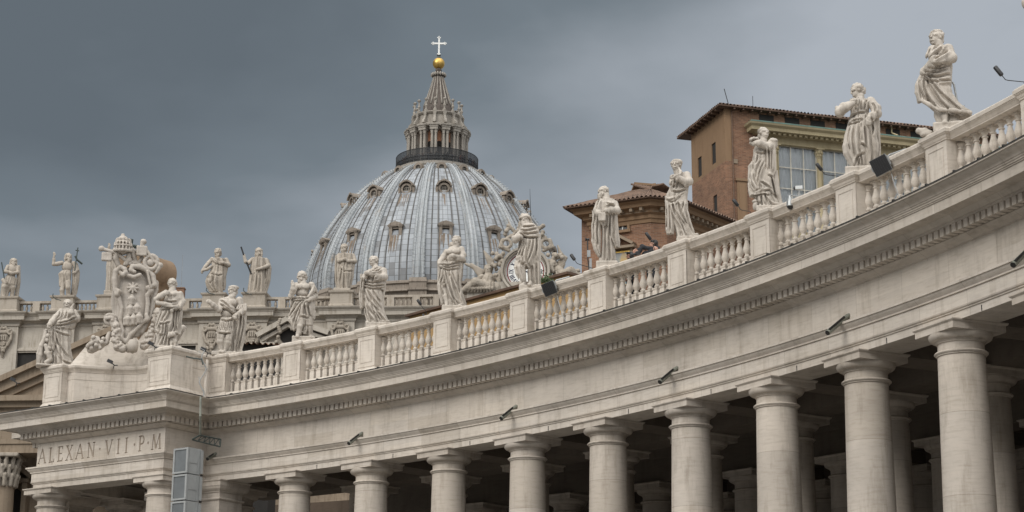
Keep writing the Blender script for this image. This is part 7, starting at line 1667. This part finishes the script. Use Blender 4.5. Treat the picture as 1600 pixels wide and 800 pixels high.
# truss bracket and its pipe at the re-entrant corner
c0_ = at(313, 679, 74.6); tb = thing('truss_bracket', c0_, 'small dark triangular truss bracket on a green pipe at the portico corner', 'bracket')
MB().tube([at(313.5, 620, 73.9), at(313, 650, 73.9), c0_], .045, 8).build('pipe', M_['pipe'], tb)
e0_, e1_ = at(345, 686.5, 75.0), at(344, 698, 75.0); f0_ = at(312, 680, 74.6); f1_ = at(300, 687, 74.6)
m = MB(); m.tube([f0_, e0_], .03, 6); m.tube([f1_, e1_], .03, 6); m.tube([f0_, f1_], .035, 6); m.tube([e0_, e1_], .03, 6)
for k in range(5):
    t = k/5; a = f0_+(e0_-f0_)*(t+.1); b = f1_+(e1_-f1_)*(t+.2); m.tube([a, b], .018, 5); m.tube([b, f0_+(e0_-f0_)*min(1, t+.3)], .018, 5)
m.build('truss', M_['bronze'], tb)
rp = thing('hanging_cable', at(314, 620, 74.2), 'pale twisted cable with stray ends hanging in the corner beside the portico', 'cable')
m = MB(); pts = [at(320-4*math.sin(k*.5)-k*.25, 548+k*3.1, 74.3) for k in range(24)]; m.tube(pts, .022, 6)
rr = random.Random(3)
for k in range(0, 24, 2): a = pts[k]; m.tube([a, a+Vector((rr.uniform(-.32, .1), 0, rr.uniform(-.05, .28)))], .012, 5)
m.build('strand', M_['white'], rp)
MB().tube([at(324, 562, 74.4), at(321, 600, 74.4), at(320, 621, 74.4)], .055, 8).build('conduit', M_['bal'], rp)
MB().tube([at(291, 557, 74.5), at(303, 560, 74.3), at(315, 561, 74.2), at(317, 570, 74.2)], .03, 6).build('bracket_rod', M_['bronze'], rp)
# small fittings
def spot(u, v, Y, label):
    o = thing('spotlight', at(u, v, Y), label, 'spotlight', 'small dark spotlights'); c = at(u, v, Y); s_ = .12*Y/77
    m = MB(); m.box(-s_, s_*.9, -.06, .06, -s_*.5, s_*.6, Matrix.Translation(c) @ Matrix.Rotation(R(25), 4, 'Y')); m.build('lamp_head', M_['black'], o)
    m = MB(); m.tube([c, c+Vector((s_*1.6, 0, -s_*1.3)), c+Vector((s_*2.6, .05, -s_*1.2))], s_*.2, 6); m.tube([c+Vector((s_*1.5, 0, -s_*1.2)), c+Vector((s_*1.0, .1, -s_*2.4))], s_*.15, 6); m.build('bracket', M_['black'], o)
spot(172, 565, 77.4, 'small dark spotlight on the curved parapet below the coat of arms'); spot(20, 593, 185, 'small dark spotlight on the sloping pediment edge'); spot(318, 546, 75, 'small dark spotlight left of the soldier statue'); spot(236, 537, 75.8, 'small dark spotlight at the foot of the right garland')
hx = at(282, 461, 197); ch = thing('chimney', hx, 'small brick chimney on the church roof with an aerial behind the lamb statue', 'chimney')
wch = .42; MB().stack([(-wch, wch, -wch, wch, -1), (-wch, wch, -wch, wch, .62), (-wch*1.15, wch*1.15, -wch*1.15, wch*1.15, .64), (-wch*1.15, wch*1.15, -wch*1.15, wch*1.15, .74)], Matrix.Translation(hx)).build('stack', M_['brick'], ch, uv=lambda q: (q.x, q.z))
an = MB(); a0 = at(283, 449, 197); an.tube([a0, a0+Vector((0, 0, 3.6))], .025, 5); an.build('aerial', M_['grey'], ch)
am_ = at(829, 332, 205); m = MB(); m.tube([at(829, 345, 205), am_, at(828, 295, 205)], [.05, .04, .015], 5); o = m.build('lightning_rod', M_['black'], None); tag(o, 'thin lightning rod standing against the sky just right of the dome', 'lightning rod')
hut = thing('roof_hut', at(404, 548, 92), 'low tiled hut roof peeping over the balustrade right of the soldier statue', 'hut')
ha, hb_ = at(376, 536, 92), at(428, 538, 92); m = MB(); m.box(ha.x, hb_.x, 92, 95, 12, ha.z-.1); m.build('wall', M_['dark'], hut)
m = MB(); tiles(m, Vector((ha.x-.2, 91.6, ha.z-.1)), Vector((hb_.x+.3, 91.6, ha.z-.14)), Vector((hb_.x+.3, 95.4, ha.z+.3)), Vector((ha.x-.2, 95.4, ha.z+.3))); m.build('roof', M_['brick'], hut, smooth=True, fix=False, uv=lambda q: (q.x, q.y))
pl = at(852, 441, 72.5); pt = thing('roof_plant', pl, 'small green weed growing on the roof edge beside the clock statue', 'plant')
M_['leaf'] = plain('weed_leaves', (.045, .075, .022), .7, var=.4, scale=9)
m = MB(); rr = random.Random(6)
for k in range(240):
    c = pl+Vector((rr.gauss(0, .16), rr.gauss(0, .15), abs(rr.gauss(0, .14)))); a = Vector((rr.uniform(-1, 1), rr.uniform(-1, 1), rr.uniform(-.3, 1))).normalized()*.07; b = a.orthogonal().normalized()*.025; m.add([c-a, c+b, c+a, c-b], [(0, 1, 2, 3)])
m.build('leaves', M_['leaf'], pt, fix=False); m = MB(); m.tube([pl+Vector((0, 0, -.4)), pl+Vector((.02, 0, .1))], .012, 5); m.build('stem', M_['leaf'], pt)
# ---- two people behind the balustrade
M_['skin'] = plain('skin', (.42, .235, .17), .6, var=.08); M_['coat'] = plain('black_cloth', (.012, .013, .016), .8, var=.2); M_['hair'] = plain('dark_hair', (.014, .012, .011), .6)
p, i = on_rail(1014, 1.75, 18.1); i1 = i
def pst(p): s = near2(p, 960, 360, 13.33); s.crumple = 0; return s
def person(p, label, parts):
    s = parts['body'](pst(p)); o = s.obj('person', M_['skin'], .014); face_cam(o, p); tag(o, label, 'person', 'people behind the balustrade')
    for nm in parts:
        if nm != 'body': q = parts[nm](pst(p)); q.obj(nm.split('_')[0], M_[{'coat': 'coat', 'hair': 'hair', 'trousers': 'coat', 'shoes': 'black'}[nm]], .014, o)
    return o
zf = 16.82; pb = Vector((p.x, p.y, zf))
def yfoot(s): return s.b
def b1(s):
    s.head(815, 300, 118, -72, 6, 'none'); s.c([(835, 345, 0, 34), (850, 385, 0, 40)], 8)
    s.c([(850, 420, 0, 90), (800, 640, 0, 85), (800, 900, 0, 85)], 20); s.c([(900, 400, 0, 45), (720, 420, 60, 36), (640, 400, 80, 30), (520, 450, 90, 22), (490, 455, 95, 18)], 10); s.hand(495, 452, 95, -1, .25, .1, 80, .7)
    for x in (770, 850): s.c([(x, 880, 0, 62), (x, 1200, 8, 46), (x, s.b-20, 0, 32), (x-30, s.b-14, 40, 20)], 12)
    return s
def coat1(s):
    s.c([(862, 415, 0, 78), (760, 470, 20, 92), (690, 520, 30, 92), (780, 760, 0, 105), (795, 960, 0, 112)], 20); s.c([(905, 400, 0, 58), (720, 410, 60, 52), (620, 385, 85, 50), (540, 430, 92, 36)], 12); s.c([(700, 400, 40, 46), (600, 360, 70, 42), (560, 450, 90, 40)], 12); s.c([(850, 372, 0, 56), (870, 385, 0, 62)], 8)
    return s
def hair1(s): s.e(862, 275, 0, 52, 58, 66, 6); s.e(832, 240, 0, 56, 56, 36, 6); s.e(885, 310, 0, 26, 40, 46, 6); return s
def trous(s):
    for x in (770, 850): s.c([(x, 880, 0, 74), (x, 1200, 8, 56), (x, s.b-60, 0, 46)], 12)
    return s
def shoes(s):
    for x in (770, 850): s.c([(x+10, s.b-22, 0, 38), (x-60, s.b-20, 45, 28)], 8)
    return s
per1 = person(pb, 'person in black clothing leaning left with a camera, in front of the low brick wing', {'body': b1, 'coat': coat1, 'hair': hair1, 'trousers': trous, 'shoes': shoes})
def b2(s):
    s.head(330, 545, 118, -75, 4, 'none'); s.c([(350, 600, 0, 36), (362, 650, 0, 44)], 8); s.c([(370, 690, 0, 95), (365, 1000, 0, 85)], 20)
    s.c([(320, 680, 30, 40), (280, 850, 60, 34), (250, 1000, 90, 26)], 12); s.hand(248, 1005, 92, -.2, 1, 0, 80, .6); s.c([(430, 690, -10, 40), (460, 860, 10, 34), (430, 1010, 60, 26)], 12); s.hand(428, 1015, 62, -.3, 1, .2, 80, .6)
    for x in (330, 410): s.c([(x, 980, 0, 62), (x, 1250, 8, 46), (x, s.b-20, 0, 32), (x-30, s.b-14, 40, 20)], 12)
    return s
def coat2(s): s.c([(372, 690, 0, 108), (365, 1030, 0, 100)], 20); s.c([(320, 690, 30, 52), (280, 850, 60, 44), (255, 970, 85, 36)], 12); s.c([(435, 690, -10, 52), (462, 860, 10, 46), (436, 980, 55, 38)], 12); return s
def hair2(s): s.e(362, 520, 0, 54, 58, 58, 6); s.e(330, 488, 0, 54, 56, 30, 6); return s
def trous2(s):
    for x in (330, 410): s.c([(x, 1000, 0, 74), (x, 1250, 8, 56), (x, s.b-60, 0, 46)], 12)
    return s
def shoes2(s):
    for x in (330, 410): s.c([(x+10, s.b-22, 0, 38), (x-60, s.b-20, 45, 28)], 8)
    return s
p2c, _ = on_rail(986, 1.75, 18.1); pc = Vector((p2c.x, p2c.y, 16.5))
person(pc, 'person with short dark hair seen in profile, only the head above the balustrade rail', {'body': b2, 'coat': coat2, 'hair': hair2, 'trousers': trous2, 'shoes': shoes2})
for q_, z_, lb in ((pb, zf, 'low wooden step under the person with the camera'), (pc, 16.5, 'low wooden step under the person with short dark hair')):
    m = MB(); m.box(-.4, .4, -.35, .35, 16.062, z_, Matrix.Translation((q_.x, q_.y, 0)) @ Matrix.Rotation(-math.atan2(q_.x, q_.y), 4, 'Z')); o = m.build('step', M_['eave'], None); tag(o, lb, 'step', 'wooden steps on the terrace')
cq = at(996, 396, p.y-.5); cv_ = thing('camera', cq, 'black photo camera with a long lens held by the person in black', 'camera')
Mc = Matrix.Translation(cq) @ Matrix.Rotation(R(-20), 4, 'Y') @ Matrix.Rotation(R(15), 4, 'Z')
MB().stack([(-.07, .09, -.05, .05, -.06), (-.07, .09, -.05, .05, .05), (-.03, .05, -.035, .035, .08)], Mc).build('camera_body', M_['black'], cv_); MB().lathe([(.045, 0), (.045, .12), (.055, .13), (.055, .2)], 14, Mc @ Matrix.Translation((-.07, 0, 0)) @ Matrix.Rotation(-PI/2, 4, 'Y')).build('lens', M_['black'], cv_)
# the next pedestal's statue, just outside the frame but for an elbow
ko = kobj.copy(); C.objects.link(ko); p = pol(.80, 9, TOPZ); p = p+Vector((.17, -.1, .02)); ko.location = p; ko.scale = (1.08,)*3; ko.rotation_euler = (0, 0, -math.atan2(p.x, p.y)-.1)
tag(ko, 'statue beyond the right edge of the photo, only its elbow reaching into the sky', 'statue', 'statues on the colonnade balustrade')
